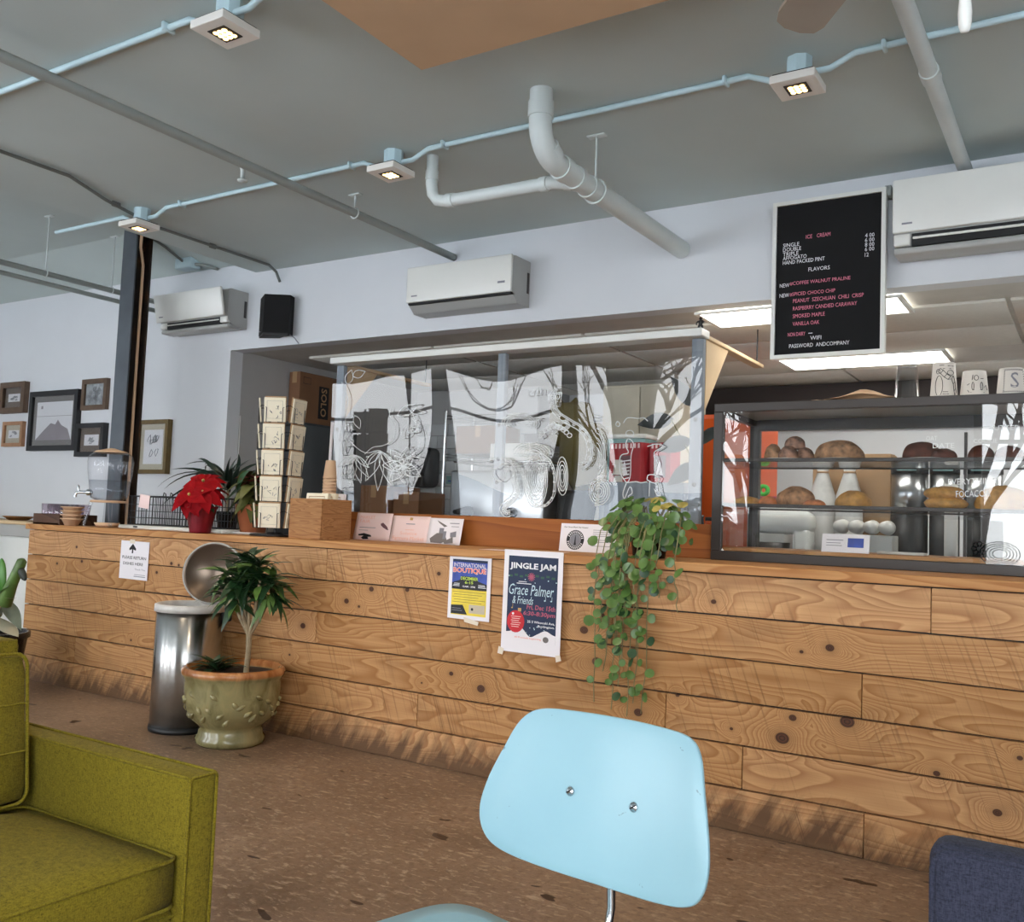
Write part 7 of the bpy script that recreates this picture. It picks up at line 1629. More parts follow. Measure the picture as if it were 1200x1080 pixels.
ac = thing('acrylic_screen', 'clear acrylic counter screen on grey studs with white painted drawings', 'screen', (0, 0, 0))
for x0, x1 in ((-4.205, -4.145), (-2.957, -2.903), (-1.775, -1.712)):
    st = part('stud', MB().rbox(x0, x1, 4.480, 4.518, CT, 2.195, 0.004, 1, smooth=False), M['greywood'], ac)
    for z in (1.45, 1.78):
        part('bolt', MB().lathe([(0, 0.004), (0.010, 0.003), (0.012, 0), (0, 0)], 12, ((x0 + x1) / 2, 4.480, z), axis='Y'), M['frame_dark'], st)
part('top_rail', MB().rbox(-4.21, -1.698, 4.415, 4.53, 2.197, 2.236, 0.004, 1, smooth=False), M['white_plastic'], ac)
def pane(x0, x1, z0, z1, y, seed):
    rr = random.Random(seed)
    n, m = max(6, int((x1 - x0) / 0.05)), 22
    ws_ = [(rr.uniform(1.5, 4.5), rr.uniform(0.4, 2.0), rr.uniform(0, 6), rr.uniform(0.002, 0.006)) for _ in range(5)]
    vs, fs = [], []
    for i in range(n + 1):
        for j in range(m + 1):
            x, z = x0 + (x1 - x0) * i / n, z0 + (z1 - z0) * j / m
            d = sum(a * 0.55 * sin(kx * x * 2 + kz * z + p) for kx, kz, p, a in ws_) * (j / m)
            vs.append((x, y + d * 0.8 - 0.038 * ((z - z0) / (z1 - z0)), z))
    for i in range(n):
        for j in range(m):
            a = i * (m + 1) + j
            fs.append((a, a + m + 1, a + m + 2, a + 1))
    return MB().add(vs, fs, True)
part('pane', pane(-4.19, -3.555, 1.253, 2.225, 4.462, 2), M['acrylic'], ac, label='left clear pane with painted flowers')
part('pane', pane(-3.55, -1.70, 1.253, 2.225, 4.468, 5), M['acrylic'], ac)
for sx, lab in ((-1.715, 'right'), (-4.185, 'left')):
    bd = part('top_board', MB().rbox(sx - 0.045, sx + 0.012, 4.53, 5.45, 2.198, 2.218, 0.003, 1, smooth=False), M['plywood'], ac)
    part('gusset', MB().prism([(4.532, 2.196), (4.86, 2.196), (4.532, 1.83)], sx - 0.012, sx, 'YZ'), M['plywood'], ac, label='%s triangular plywood gusset' % lab)
    part('hanger', MB().tube([(sx - 0.02, 5.42, 2.218), (sx - 0.02, 5.42, 2.425)], 0.004, 6), M['steel_dark'], bd)
for nm, data, lab in (('drawing', DRAW_FLOWER, 'white line drawing of flowers and leaves'), ('drawing', DRAW_CREATURE, 'white line drawing of coiling tentacled creature'), ('drawing', DRAW_FIGURES, 'white line drawing of two odd figures')):
    mb = MB()
    for s_ in data:
        pts = [(s_[i] / 1000, 4.452 - 0.0395 * (s_[i + 1] / 1000 - 1.253) - 0.010, s_[i + 1] / 1000) for i in range(0, len(s_), 2)]
        mb.tube(pts, 0.0026, 4, caps=False)
    part(nm, mb, M['marker'], ac, label=lab, stuff=True)
part('lettering', text_mesh('YOU?', 0.10, 0.04), M['marker'], ac, (-2.585, 4.413, 1.90))
part('lettering', text_mesh('CAN I', 0.12, 0.035), M['marker'], ac, (-2.74, 4.412, 1.93))

fg = MB()
fg.tube([(-0.012, 0, 0), (-0.008, 0, 0.022), (-0.002, 0, 0.034)], [0.006, 0.006, 0.007], 8).tube([(0.012, 0, 0), (0.009, 0, 0.022), (0.002, 0, 0.034)], [0.006, 0.006, 0.007], 8)
fg.ball((0, 0, 0.042), 0.011, 0.008, 0.015).ball((0, 0, 0.062), 0.008)
fg.tube([(-0.01, 0, 0.05), (-0.02, -0.003, 0.040), (-0.018, -0.008, 0.030)], 0.004, 6).tube([(0.01, 0, 0.05), (0.02, -0.003, 0.042), (0.014, -0.01, 0.036)], 0.004, 6)
solid('toy_figurine', fg, M['black'], 'tiny black toy figurine standing on the right end of the screen rail', 'figurine', (-1.735, 4.49, 2.2365))

# ------------------------------------------------------------------ pastry case
CX0, CX1, CY0, CY1, CZ0, CZ1 = -1.60, 0.30, 4.35, 4.95, CT, 1.838
pc_ = thing('pastry_case', 'dark framed glass pastry case standing on the right of the counter', 'display case', ((CX0 + CX1) / 2, 4.65, CT))
def cpart(name, mb, m, parent=None, **k):
    ox, oy, oz = (CX0 + CX1) / 2, 4.65, CT
    mb.v = [(x - ox, y - oy, z - oz) for x, y, z in mb.v]
    return part(name, mb, m, parent or pc_, **k)
F = M['frame_dark']
fr = cpart('frame', MB().rbox(CX0, CX1, CY0, CY0 + 0.04, CZ0, CZ0 + 0.045, 0.003, 1, smooth=False).rbox(CX0, CX1, CY0, CY0 + 0.04, CZ1 - 0.042, CZ1, 0.003, 1, smooth=False)
           .rbox(CX0, CX0 + 0.046, CY0, CY0 + 0.04, CZ0 + 0.045, CZ1 - 0.042, 0.003, 1, smooth=False).rbox(CX1 - 0.046, CX1, CY0, CY0 + 0.04, CZ0 + 0.045, CZ1 - 0.042, 0.003, 1, smooth=False), F)
cpart('rear_frame', MB().box(CX0, CX0 + 0.05, CY1 - 0.04, CY1, CZ0, CZ1 - 0.02).box(CX1 - 0.05, CX1, CY1 - 0.04, CY1, CZ0, CZ1 - 0.02).box(CX0 + 0.05, CX1 - 0.05, CY1 - 0.04, CY1, CZ1 - 0.075, CZ1 - 0.018)
      .box(CX0 + 0.05, CX1 - 0.05, CY1 - 0.04, CY1, CZ0, CZ0 + 0.045).box(CX0, CX0 + 0.03, CY0 + 0.04, CY1 - 0.04, CZ0, CZ0 + 0.045).box(CX0, CX0 + 0.03, CY0 + 0.04, CY1 - 0.04, CZ1 - 0.05, CZ1 - 0.02), F)
cpart('rear_post', MB().box(-0.56, -0.548, CY1 - 0.03, CY1, CZ0 + 0.045, CZ1 - 0.1), F)
cpart('top', MB().rbox(CX0, CX1, CY0 + 0.04, CY1, CZ1 - 0.018, CZ1, 0.002, 1, smooth=False), M['grey_plastic'])
cpart('floor_board', MB().rbox(CX0 + 0.03, CX1 - 0.03, CY0 + 0.045, CY1 - 0.045, CZ0 + 0.045, CZ0 + 0.062, 0.002, 1, smooth=False), M['slab'])
cpart('front_pane', MB().box(CX0 + 0.046, CX1 - 0.046, CY0 + 0.008, CY0 + 0.009, CZ0 + 0.045, CZ1 - 0.042), M['glass'])
cpart('side_pane', MB().box(CX0 + 0.012, CX0 + 0.013, CY0 + 0.04, CY1 - 0.04, CZ0 + 0.045, CZ1 - 0.05), M['glass'])
for z in (1.562, 1.345):
    sf_ = cpart('shelf', MB().box(CX0 + 0.02, CX1 - 0.05, CY0 + 0.05, CY1 - 0.05, z, z + 0.008), M['clear_plastic'])
    cpart('shelf_edge', MB().rbox(CX0 + 0.02, CX1 - 0.05, CY0 + 0.036, CY0 + 0.052, z - 0.004, z + 0.013, 0.002, 1, smooth=False), F, sf_)
    cpart('shelf_edge', MB().rbox(CX0 + 0.02, CX1 - 0.05, CY1 - 0.055, CY1 - 0.04, z - 0.004, z + 0.013, 0.002, 1, smooth=False), F, sf_)
    cpart('price_rail', MB().box(CX0 + 0.02, CX1 - 0.05, CY0 + 0.054, CY0 + 0.056, z - 0.036, z - 0.006), M['clear_plastic'], sf_)
def cword(t, x, z, w, h, rot=0.0):
    part('lettering', text_mesh(t, w, h), M['marker'], pc_, (x - (CX0 + CX1) / 2, CY0 + 0.005 - 4.65, z - CT), (0, rot, 0))
cword('EVERYTHING', -0.556, 1.455, 0.185, 0.026, radians(-2))
cword('FOCACCIA', -0.525, 1.402, 0.13, 0.028, radians(-3))
cword('OAT', -0.645, 1.645, 0.045, 0.020)
cword('DATE', -0.618, 1.612, 0.085, 0.022)
cword('COOKIE', -0.46, 1.632, 0.09, 0.018)
cword('BUTTER', -0.40, 1.685, 0.11, 0.02)
rr = random.Random(77)
mb = MB()
for k in range(5):
    mb.tube([(-0.36 + (0.075 - 0.012 * k) * cos(a), 0, 1.172 + (0.05 - 0.008 * k) * sin(a)) for a in [q * pi / 9 for q in range(18)]], 0.0016, 4, closed=True)
for k in range(8):
    a = k * pi / 4
    mb.tube([(-0.435 + 0.02 * cos(a) + 0.010 * cos(b), 0, 1.19 + 0.02 * sin(a) + 0.010 * sin(b)) for b in [q * pi / 4 for q in range(8)]], 0.0013, 4, closed=True)
mb.v = [(x - (CX0 + CX1) / 2, CY0 + 0.005 - 4.65, z - CT) for x, y, z in mb.v]
part('drawing', mb, M['marker'], pc_, label='white doodle painted on the glass', stuff=True)

# pastries
SH1, SH2 = 1.5705, 1.3535
def plate(x, y, z, r, label):
    solid('plate', MB().lathe([(0, 0), (r * 0.6, 0), (r, 0.010), (r * 1.0, 0.013), (r * 0.6, 0.005), (0, 0.004)], 28), M['plate'], label, 'plate', (x, y, z), group='plates in the pastry case')
def lump(name, x, y, z, rx, ry, rz, m, label, seed, cat='pastry', rot=0.0, flat=0.35, group='pastries in the case'):
    rr = random.Random(seed)
    mb = MB().ball((0, 0, 0), rx, ry, rz, 20, 12, 0.07, rr)
    mb.v = [(a, b, max(c, -rz * flat) + rz * flat) for a, b, c in mb.v]
    o = solid(name, mb, m, label, cat, (x, y, z), (0, 0, rot), group)
    subsurf(o, 1)
    return o
plate(-1.30, 4.60, SH1, 0.135, 'white plate under the heap of sugared muffins')
lump('muffin', -1.375, 4.58, SH1 + 0.006, 0.045, 0.045, 0.062, M['bread_loaf'], 'tan sugared muffin, leftmost of the heap on top shelf', 1)
lump('muffin', -1.295, 4.56, SH1 + 0.006, 0.05, 0.045, 0.055, M['bread_sugar'], 'dark sugared muffin in front of the muffin heap', 2)
lump('muffin', -1.225, 4.60, SH1 + 0.006, 0.045, 0.05, 0.050, M['bread_sugar'], 'dark sugared muffin, rightmost of the heap on top shelf', 3)
lump('muffin', -1.275, 4.60, SH1 + 0.064, 0.052, 0.05, 0.048, M['bread_sugar'], 'dark sugared muffin resting on top of the heap', 4)
plate(-1.06, 4.60, SH1, 0.13, 'white plate under the long sugared loaf')
lump('sugared_loaf', -1.065, 4.60, SH1 + 0.006, 0.118, 0.07, 0.075, M['bread_loaf'], 'long sugar crusted loaf on the top shelf', 5, 'bread')
plate(-0.67, 4.60, SH1, 0.13, 'white plate under the dark brown bread')
lump('dark_bread', -0.70, 4.60, SH1 + 0.006, 0.085, 0.06, 0.066, M['bread_dark'], 'dark brown bread with peaked end on the top shelf', 6, 'bread', 0.2)
lump('dark_bread', -0.605, 4.58, SH1 + 0.006, 0.06, 0.05, 0.040, M['bread_dark'], 'low dark brown slice beside the peaked bread', 7, 'bread')
plate(-0.42, 4.60, SH1, 0.115, 'white plate under two dark round cookies')
lump('cookie', -0.455, 4.60, SH1 + 0.006, 0.055, 0.055, 0.052, M['bread_dark'], 'round dark cookie to the left on its plate', 8)
lump('cookie', -0.345, 4.62, SH1 + 0.006, 0.065, 0.055, 0.050, M['bread_dark'], 'long dark cookie to the right on its plate', 9)
lump('croissant', -1.51, 4.62, SH2 + 0.001, 0.075, 0.05, 0.034, M['bread_gold'], 'golden flat pastry at the left end of middle shelf', 10)
lump('danish', -1.40, 4.60, SH2 + 0.001, 0.05, 0.05, 0.036, M['bread_orange'], 'pinkish orange pastry beside the golden flat one', 11)
lump('domed_bun', -1.27, 4.62, SH2 + 0.001, 0.095, 0.08, 0.075, M['bread_loaf'], 'grey brown domed bun on the middle shelf', 12)
lump('danish', -1.165, 4.56, SH2 + 0.001, 0.055, 0.04, 0.026, M['bread_orange'], 'small orange pastry right of the domed bun', 13)
lump('round_loaf', -1.0, 4.62, SH2 + 0.001, 0.085, 0.075, 0.062, M['bread_gold'], 'round brown loaf in the middle of the shelf', 14, 'bread')
bf = thing('paper_tray', 'white paper tray under the golden focaccia on middle shelf', 'tray', (-0.60, 4.62, SH2))
part('sheet', MB().rbox(-0.10, 0.16, -0.09, 0.09, 0.0005, 0.006, 0.001, 1), M['plate'], bf)
lump('focaccia', -0.60, 4.62, SH2 + 0.007, 0.095, 0.075, 0.032, M['bread_gold'], 'lower golden focaccia piece of the stacked pair', 15, 'bread', 0, 0.8)
lump('focaccia', -0.605, 4.62, SH2 + 0.052, 0.092, 0.07, 0.034, M['bread_gold'], 'upper golden focaccia piece of the stacked pair', 16, 'bread', 0.1, 0.7)
lump('seeded_loaf', -0.37, 4.62, SH2 + 0.001, 0.115, 0.08, 0.085, M['bread_gold'], 'large seeded golden loaf at the right of middle shelf', 18, 'bread')
pn = thing('printed_label', 'white printed label with blue picture on the case floor', 'label', (-1.10, 4.44, CT + 0.0625))
pn.rotation_euler = (radians(-12), 0, 0)
part('card', MB().box(0, 0.21, -0.0015, 0, 0, 0.085), M['paper'], pn)
blk(pn, 0.115, 0.185, 0.025, 0.068, M['p_blue'], 2)
blk(pn, 0.02, 0.095, 0.055, 0.059, M['ink_grey'], 2)
blk(pn, 0.02, 0.085, 0.042, 0.045, M['ink_grey'], 2)
blk(pn, 0.02, 0.09, 0.030, 0.033, M['ink_grey'], 2)
solid('white_board', MB().rbox(-0.10, 0.10, -0.06, 0.06, 0, 0.012, 0.003, 1), M['plate'], 'thin white board lying on the case floor', 'board', (-0.78, 4.62, CT + 0.0625))

# on top of the case
def cup_on(name, x, y, h, rb, rt_, m, label, draw=None, text=None):
    """an upturned cup: wide mouth down"""
    t = thing(name, label, 'cup', (x, y, CZ1 + 0.0005), radians(20))
    part('cup', MB().lathe([(0, h - 0.004), (rt_ * 0.93, h - 0.004), (rt_ * 0.96, h), (rt_, h - 0.002), (rb, 0.006), (rb + 0.002, 0.004), (rb + 0.002, 0), (rb - 0.002, 0), (rt_ * 0.93, h - 0.010), (0, h - 0.010)], 28), m, t)
    def on(u, v):
        a = -pi / 2 + u
        r_ = rb + (rt_ - rb) * v + 0.0012
        return (r_ * cos(a), r_ * sin(a), v * h)
    if draw:
        mb = MB()
        for s_ in draw:
            mb.tube([on(u, v) for u, v in s_], 0.0012, 4, caps=False)
        part('drawing', mb, M['ink'], t, stuff=True)
    for s_, u, v, wu, hv in (text or []):
        me = text_mesh(s_, wu, hv)
        for vt in me.vertices:
            vt.co = on(u + vt.co.x, v + vt.co.z)
        part('lettering', me, M['ink_grey'], t)
    return t
M['cup_white'] = plain('white_paper_cup', (214, 208, 200), 0.6, var=0.02)
cup_on('clear_cup', -0.735, 4.42, 0.150, 0.052, 0.042, M['clear_plastic'], 'clear plastic tumbler upside down on top of the pastry case')
loop = lambda cu_, cv, ru, rv, n=12: [(cu_ + ru * cos(2 * pi * k / n), cv + rv * sin(2 * pi * k / n)) for k in range(n + 1)]
worm = [(-0.75, 0.72), (-0.5, 0.66), (-0.2, 0.55), (0.1, 0.48), (0.4, 0.5), (0.55, 0.35), (0.6, 0.15), (0.65, 0.03)]
worm2 = [(u + 0.22, v + 0.09) for u, v in worm]
cup_on('printed_cup', -0.585, 4.42, 0.150, 0.055, 0.045, M['cup_white'], 'tall white paper cup with black worm drawing, upside down', [worm, worm2] + [[a, b] for a, b in zip(worm, worm2)] + [loop(-0.7, 0.72, 0.16, 0.07), loop(0.35, 0.68, 0.3, 0.07), loop(-0.6, 0.3, 0.3, 0.3), [(-0.3, 0.06), (0.15, 0.06)], [(-0.3, 0.12), (0.1, 0.12)], [(-0.6, 0.9), (-0.2, 0.9)], [(0.1, 0.88), (0.7, 0.88)], [(-0.3, 0.8), (0.4, 0.8)]])
cup_on('printed_cup', -0.465, 4.42, 0.108, 0.056, 0.046, M['cup_white'], 'short white paper cup marked 10 with black sketches, upside down', [loop(-0.1, 0.68, 0.17, 0.1), [(-0.42, 0.6), (-0.36, 0.8)], [(0.25, 0.65), (0.5, 0.65)], loop(-0.35, 0.35, 0.08, 0.16), loop(0.3, 0.35, 0.1, 0.16), [(-0.35, 0.2), (0.3, 0.2)], [(-0.5, 0.1), (0.5, 0.1)], [(0.5, 0.3), (0.7, 0.4), (0.85, 0.2)], [(-0.8, 0.4), (-0.6, 0.45)], [(-0.75, 0.2), (-0.6, 0.1)]])
border = []
for k in range(14):
    border += [[(-0.85 + 0.12 * k, 0.93), (-0.79 + 0.12 * k, 0.88)], [(-0.85 + 0.12 * k, 0.05), (-0.79 + 0.12 * k, 0.1)]]
for k in range(9):
    border += [[(-0.85, 0.1 + 0.09 * k), (-0.77, 0.14 + 0.09 * k)], [(0.78, 0.1 + 0.09 * k), (0.86, 0.14 + 0.09 * k)]]
cup_on('printed_cup', -0.325, 4.42, 0.112, 0.056, 0.046, M['cup_white'], 'white paper cup with a grey letter and checked border, upside down', border, [('S', -0.32, 0.22, 0.6, 0.58)])
bgm = MB()
rr = random.Random(12)
vs, fs = [], []
for i in range(15):
    for j in range(7):
        u, v = i / 14, j / 6
        vs.append((-0.17 + 0.36 * u, -0.10 + 0.2 * v, 0.004 + 0.055 * exp(-((u - 0.62) / 0.28) ** 2) * sin(pi * (0.15 + 0.7 * v)) + rr.uniform(0, 0.004)))
for i in range(14):
    for j in range(6):
        a = i * 7 + j
        fs.append((a, a + 7, a + 8, a + 1))
o = solid('paper_bag', bgm.add(vs, fs, True), M['tan_paper'], 'crumpled tan paper bag lying on top of the pastry case', 'bag', (-0.98, 4.50, CZ1 + 0.001))
md = o.modifiers.new('thickness', 'SOLIDIFY')
md.thickness = 0.001

# ------------------------------------------------------------------ kitchen seen through the screen and the case
WT = 0.95
wk = thing('worktop', 'stainless kitchen worktop behind the service counter', 'worktop', (-1.9, 5.5, 0))
part('top', MB().rbox(-2.9, 2.9, -0.36, 0.36, WT - 0.04, WT, 0.003, 1), M['stainless'], wk)
for x in (-2.8, -0.9, 0.9, 2.8):
    for y in (-0.32, 0.32):
        part('leg', MB().tube([(x, y, 0), (x, y, WT - 0.04)], 0.02, 10), M['stainless'], wk)
part('undershelf', MB().box(-2.8, 2.8, -0.32, 0.32, 0.3, 0.32), M['stainless'], wk)

bc = thing('back_cabinets', 'white wall of low kitchen cabinets along the back', 'cabinet', (-1.4, 7.3, 0))
part('body', MB().box(-2.75, 2.5, -0.28, 0.29, 0, 0.9), M['white_plastic'], bc)
part('top', MB().rbox(-2.78, 2.55, -0.31, 0.29, 0.9, 0.94, 0.003, 1), M['grey_plastic'], bc)
for k in range(7):
    part('door', MB().rbox(-2.7 + k * 0.74, -1.99 + k * 0.74, -0.296, -0.28, 0.1, 0.88, 0.004, 1), M['white_plastic'], bc)

def block(name, x0, x1, y0, y1, z0, z1, m, label, cat, extra=None, group=None):
    t = thing(name, label, cat, ((x0 + x1) / 2, (y0 + y1) / 2, z0), 0, group)
    w, d, h = (x1 - x0) / 2, (y1 - y0) / 2, z1 - z0
    part('body', MB().rbox(-w, w, -d, d, 0, h, 0.004, 1, smooth=False), m, t)
    return t, w, d, h
def carton(x0, x1, y0, y1, z0, z1, label, m=None, word_=None, group=None):
    t, w, d, h = block('carton', x0, x1, y0, y1, z0, z1, m or M['cardboard'], label, 'box', group=group)
    part('tape_strip', MB().box(-w - 0.0006, w + 0.0006, -0.025, 0.025, h - 0.0005, h + 0.0008), M['kraft'], t)
    part('tape_strip', MB().box(-0.025, 0.025, -d - 0.0008, -d, h - 0.09, h), M['kraft'], t)
    return t, w, d, h

# passage: tall dark unit with a carton on top
fu, w, d, h = block('dark_unit', -5.524, -5.37, 5.28, 6.0, 0, 1.955, plain('dark_grey_unit', (70, 74, 78), 0.5), 'dark grey tall kitchen unit standing in the passage', 'cabinet')
part('door', MB().rbox(w, w + 0.018, -d + 0.01, d - 0.01, 0.1, h - 0.02, 0.004, 1), plain('dark_grey_door', (82, 88, 92), 0.4), fu)
part('handle', MB().tube([(w + 0.04, d - 0.06, 0.9), (w + 0.04, d - 0.06, 1.3)], 0.008, 8), M['chrome'], fu)
t, w, d, h = carton(-5.52, -5.40, 5.34, 5.84, 1.9555, 2.36, 'brown carton with black vertical lettering on top of the dark unit')
part('label_patch', MB().box(w + 0.0002, w + 0.0012, -0.03, 0.085, 0.05, h - 0.09), M['ink'], t)
part('lettering', text_mesh('SOLO', 0.23, 0.066, 0.02), M['kraft'], t, (w + 0.0018, -0.005, h - 0.105), (0, radians(90), radians(90)))
part('symbol', MB().tube([(w + 0.001, 0.15, h - 0.07), (w + 0.001, 0.18, h - 0.03), (w + 0.001, 0.21, h - 0.07), (w + 0.001, 0.18, h - 0.11)], 0.003, 4, closed=True), M['ink'], t)
part('symbol', MB().tube([(w + 0.001, -0.21, h - 0.09), (w + 0.001, -0.13, h - 0.09), (w + 0.001, -0.13, h - 0.04), (w + 0.001, -0.21, h - 0.04)], 0.002, 4, closed=True), M['ink'], t)

carton(-4.72, -4.46, 5.35, 5.75, WT + 0.0005, 1.46, 'brown carton, left one of the pair behind the painted flowers', group='cartons behind the screen')
carton(-4.44, -4.2, 5.4, 5.72, WT + 0.0005, 1.42, 'brown carton, right one of the pair behind the painted flowers', group='cartons behind the screen')
# on the tiled wall
td = thing('towel_dispenser', 'black paper towel dispenser on the white tiled wall', 'dispenser', (-5.35, 7.048, 1.52))
part('case', cushion(-0.12, 0.12, -0.20, 0.0, 0.0, 0.37, 0.06, 0.0), M['black'], td)
part('lever', MB().rbox(-0.06, 0.06, -0.21, -0.19, 0.0, 0.12, 0.008, 2), M['frame_dark'], td)
part('towel', MB().box(-0.09, -0.03, -0.15, -0.147, -0.05, 0.02), M['paper'], td)
nt_ = sheet('hygiene_notice', 'white and blue printed notice low on the tiled wall', 'notice', -5.44, 1.20, 0.20, 0.24, y=7.046)
blk(nt_, 0.0, 0.2, 0.17, 0.24, M['p_blue'])
blk(nt_, 0.0, 0.2, 0.075, 0.11, M['p_blue'])
nt_ = sheet('small_notice', 'tiny grey blue notice on tiles beside the towel dispenser', 'notice', -5.17, 1.56, 0.10, 0.075, y=7.046, m=M['teal'])
blk(nt_, 0.02, 0.08, 0.02, 0.035, M['p_blue'])
# wire shelving
ws2 = thing('wire_shelving', 'chrome wire shelving unit stacked with supplies behind the screen', 'shelving', (-3.85, 6.25, 0))
for x in (-0.62, 0.62):
    for y in (-0.2, 0.2):
        part('post', MB().tube([(x, y, 0), (x, y, 2.10)], 0.0125, 10), M['chrome'], ws2)
for z in (0.3, 0.85, 1.235, 1.75, 2.06):
    mb = MB().tube([(-0.61, -0.2, z), (0.61, -0.2, z), (0.61, 0.2, z), (-0.61, 0.2, z)], 0.004, 6, closed=True).tube([(-0.61, -0.2, z - 0.025), (0.61, -0.2, z - 0.025), (0.61, 0.2, z - 0.025), (-0.61, 0.2, z - 0.025)], 0.003, 6, closed=True)
    for k in range(24):
        x = -0.6 + 1.2 * k / 23
        mb.tube([(x, -0.2, z), (x, 0.2, z)], 0.002, 4)
    part('shelf', mb, M['chrome'], ws2)
cl_ = MB().lathe([(0.0, 0.004), (0.038, 0.004), (0.041, 0.0), (0.044, 0.004), (0.040, 0.12), (0.0, 0.12)], 20, axis='Y').mesh('paper_cup')
i = 0
for r_ in range(4):
    for c_ in range(3 if r_ < 3 else 2):
        o = link('paper_cup', cl_, M['plate'], None, (-4.34 + c_ * 0.09 + (0.03 if r_ == 3 else 0), 6.18, 1.287 + r_ * 0.089))
        tag(o, 'white paper cup lying with its round end showing on the wire shelf', 'paper cup', 'white cups lying on the wire shelf')
cr2, w, d, h = block('cup_bin', -4.40, -4.08, 6.2, 6.42, 1.24, 1.6, M['black'], 'black bin behind the lying white cups on wire shelf', 'bin')
carton(-4.02, -3.62, 6.1, 6.4, 1.24, 1.62, 'pale carton on the wire shelf right of the white cups', M['paper_cream'])
carton(-3.58, -3.27, 6.1, 6.4, 1.24, 1.55, 'grey carton at the right end of the wire shelf', M['grey_plastic'])
carton(-4.4, -3.98, 6.1, 6.4, 1.755, 1.98, 'flat brown carton on the upper wire shelf', None)

# equipment on the worktop
em = thing('espresso_machine', 'stainless espresso machine on the worktop behind the painted creature', 'espresso machine', (-3.45, 5.5, WT))
part('body', MB().rbox(-0.38, 0.38, -0.24, 0.26, 0.12, 0.62, 0.02, 2), M['stainless'], em)
part('cup_rail', MB().tube([(-0.36, -0.22, 0.68), (0.36, -0.22, 0.68), (0.36, 0.24, 0.68), (-0.36, 0.24, 0.68)], 0.008, 8, closed=True), M['chrome'], em)
part('drip_tray', MB().rbox(-0.36, 0.36, -0.30, 0.2, 0.03, 0.12, 0.008, 1), M['black'], em)
for x in (-0.3, 0.3):
    for y in (-0.2, 0.2):
        part('foot', MB().tube([(x, y, 0), (x, y, 0.04)], 0.025, 10), M['black'], em)
for x in (-0.2, 0.15):
    part('portafilter', MB().tube([(x, -0.23, 0.34), (x, -0.3, 0.34), (x, -0.42, 0.33)], [0.035, 0.03, 0.014], 10), M['black'], em)
o = MB().rbox(-0.17, 0.18, -0.12, 0.12, 0, 0.13, 0.006, 1)
solid('white_box', o, M['white_plastic'], 'white box lying on top of the espresso machine', 'box', (-3.45, 5.55, WT + 0.6885))
gr = thing('coffee_grinder', 'coffee grinder with large olive hopper bag behind the screen', 'grinder', (-2.93, 5.52, WT))
part('body', MB().rbox(-0.12, 0.12, -0.14, 0.14, 0, 0.5, 0.03, 2), M['black'], gr)
part('hopper', MB().lathe([(0.06, 0.5), (0.09, 0.55), (0.16, 0.72), (0.165, 0.9), (0.12, 0.95), (0.0, 0.96)], 24), M['olive_cloth'], gr)
part('sack', cushion(-0.26, 0.05, -0.06, 0.08, 0.80, 1.10, 0.06, 0.03), M['olive_cloth'], gr)
part('ear', MB().tube([(-0.2, 0, 1.07), (-0.22, 0, 1.16)], [0.05, 0.006], 8).tube([(-0.08, 0, 1.07), (-0.07, 0, 1.13)], [0.05, 0.006], 8), M['olive_cloth'], gr)
cs = MB().lathe([(0.0, 0.095), (0.03, 0.095), (0.042, 0.006), (0.045, 0.006), (0.045, 0), (0.04, 0), (0.028, 0.09), (0, 0.09)], 18).mesh('paper_cup')
for sx, nn in ((-2.555, 7), (-2.675, 6)):
    for k in range(nn):
        o = link('paper_cup', cs, M['plate'], None, (sx, 5.30, WT + 0.0005 + 0.099 * k))
        tag(o, 'white paper cup in the %s upturned stack behind the creature drawing' % ('right' if sx > -2.6 else 'left'), 'paper cup', 'white cups stacked on the worktop')
tb2, w, d, h = block('teal_bin', -2.77, -2.50, 5.55, 5.75, WT + 0.0005, 1.80, M['teal'], 'pale teal plastic bin behind the stacked white cups', 'bin')
part('lid', MB().rbox(-w - 0.01, w + 0.01, -d - 0.01, d + 0.01, h, h + 0.03, 0.008, 1), M['white_plastic'], tb2)
def red_carton(x, y, z, w, d, h, label):
    t = thing('red_carton', label, 'box', (x, y, z), radians(-14), 'red cartons behind the screen')
    part('body', MB().rbox(-w / 2, w / 2, -d / 2, d / 2, 0, h, 0.003, 1, smooth=False), M['red_print'], t)
    y0 = -d / 2 - 0.001
    for k in range(int(w / 0.03)):
        part('stripe', MB().box(-w / 2 + 0.015 + k * 0.03, -w / 2 + 0.03 + k * 0.03, y0, y0 + 0.001, h - 0.035, h - 0.006), M['paper_pink'], t)
    part('window', MB().box(-0.045, 0.045, y0 - 0.0005, y0 + 0.001, 0.03, h - 0.08), M['p_mauve'], t)
    part('bottle_mark', MB().prism([(-0.028, 0.045), (0.028, 0.045), (0.018, 0.075), (0.008, 0.115), (0, 0.13), (-0.008, 0.115), (-0.018, 0.075)], y0 - 0.0015, y0 - 0.0005), M['paper'], t)
    return t
bxs, w, d, h = block('jar_shelf', -2.66, -2.10, 5.24, 5.42, WT + 0.0005, 1.50, M['greywood'], 'grey wooden riser holding the red cartons', 'riser')
red_carton(-2.50, 5.33, 1.501, 0.25, 0.10, 0.245, 'large red carton with white bottle mark, left of the pair')
red_carton(-2.27, 5.34, 1.501, 0.16, 0.10, 0.245, 'narrow red carton, right of the pair behind screen')
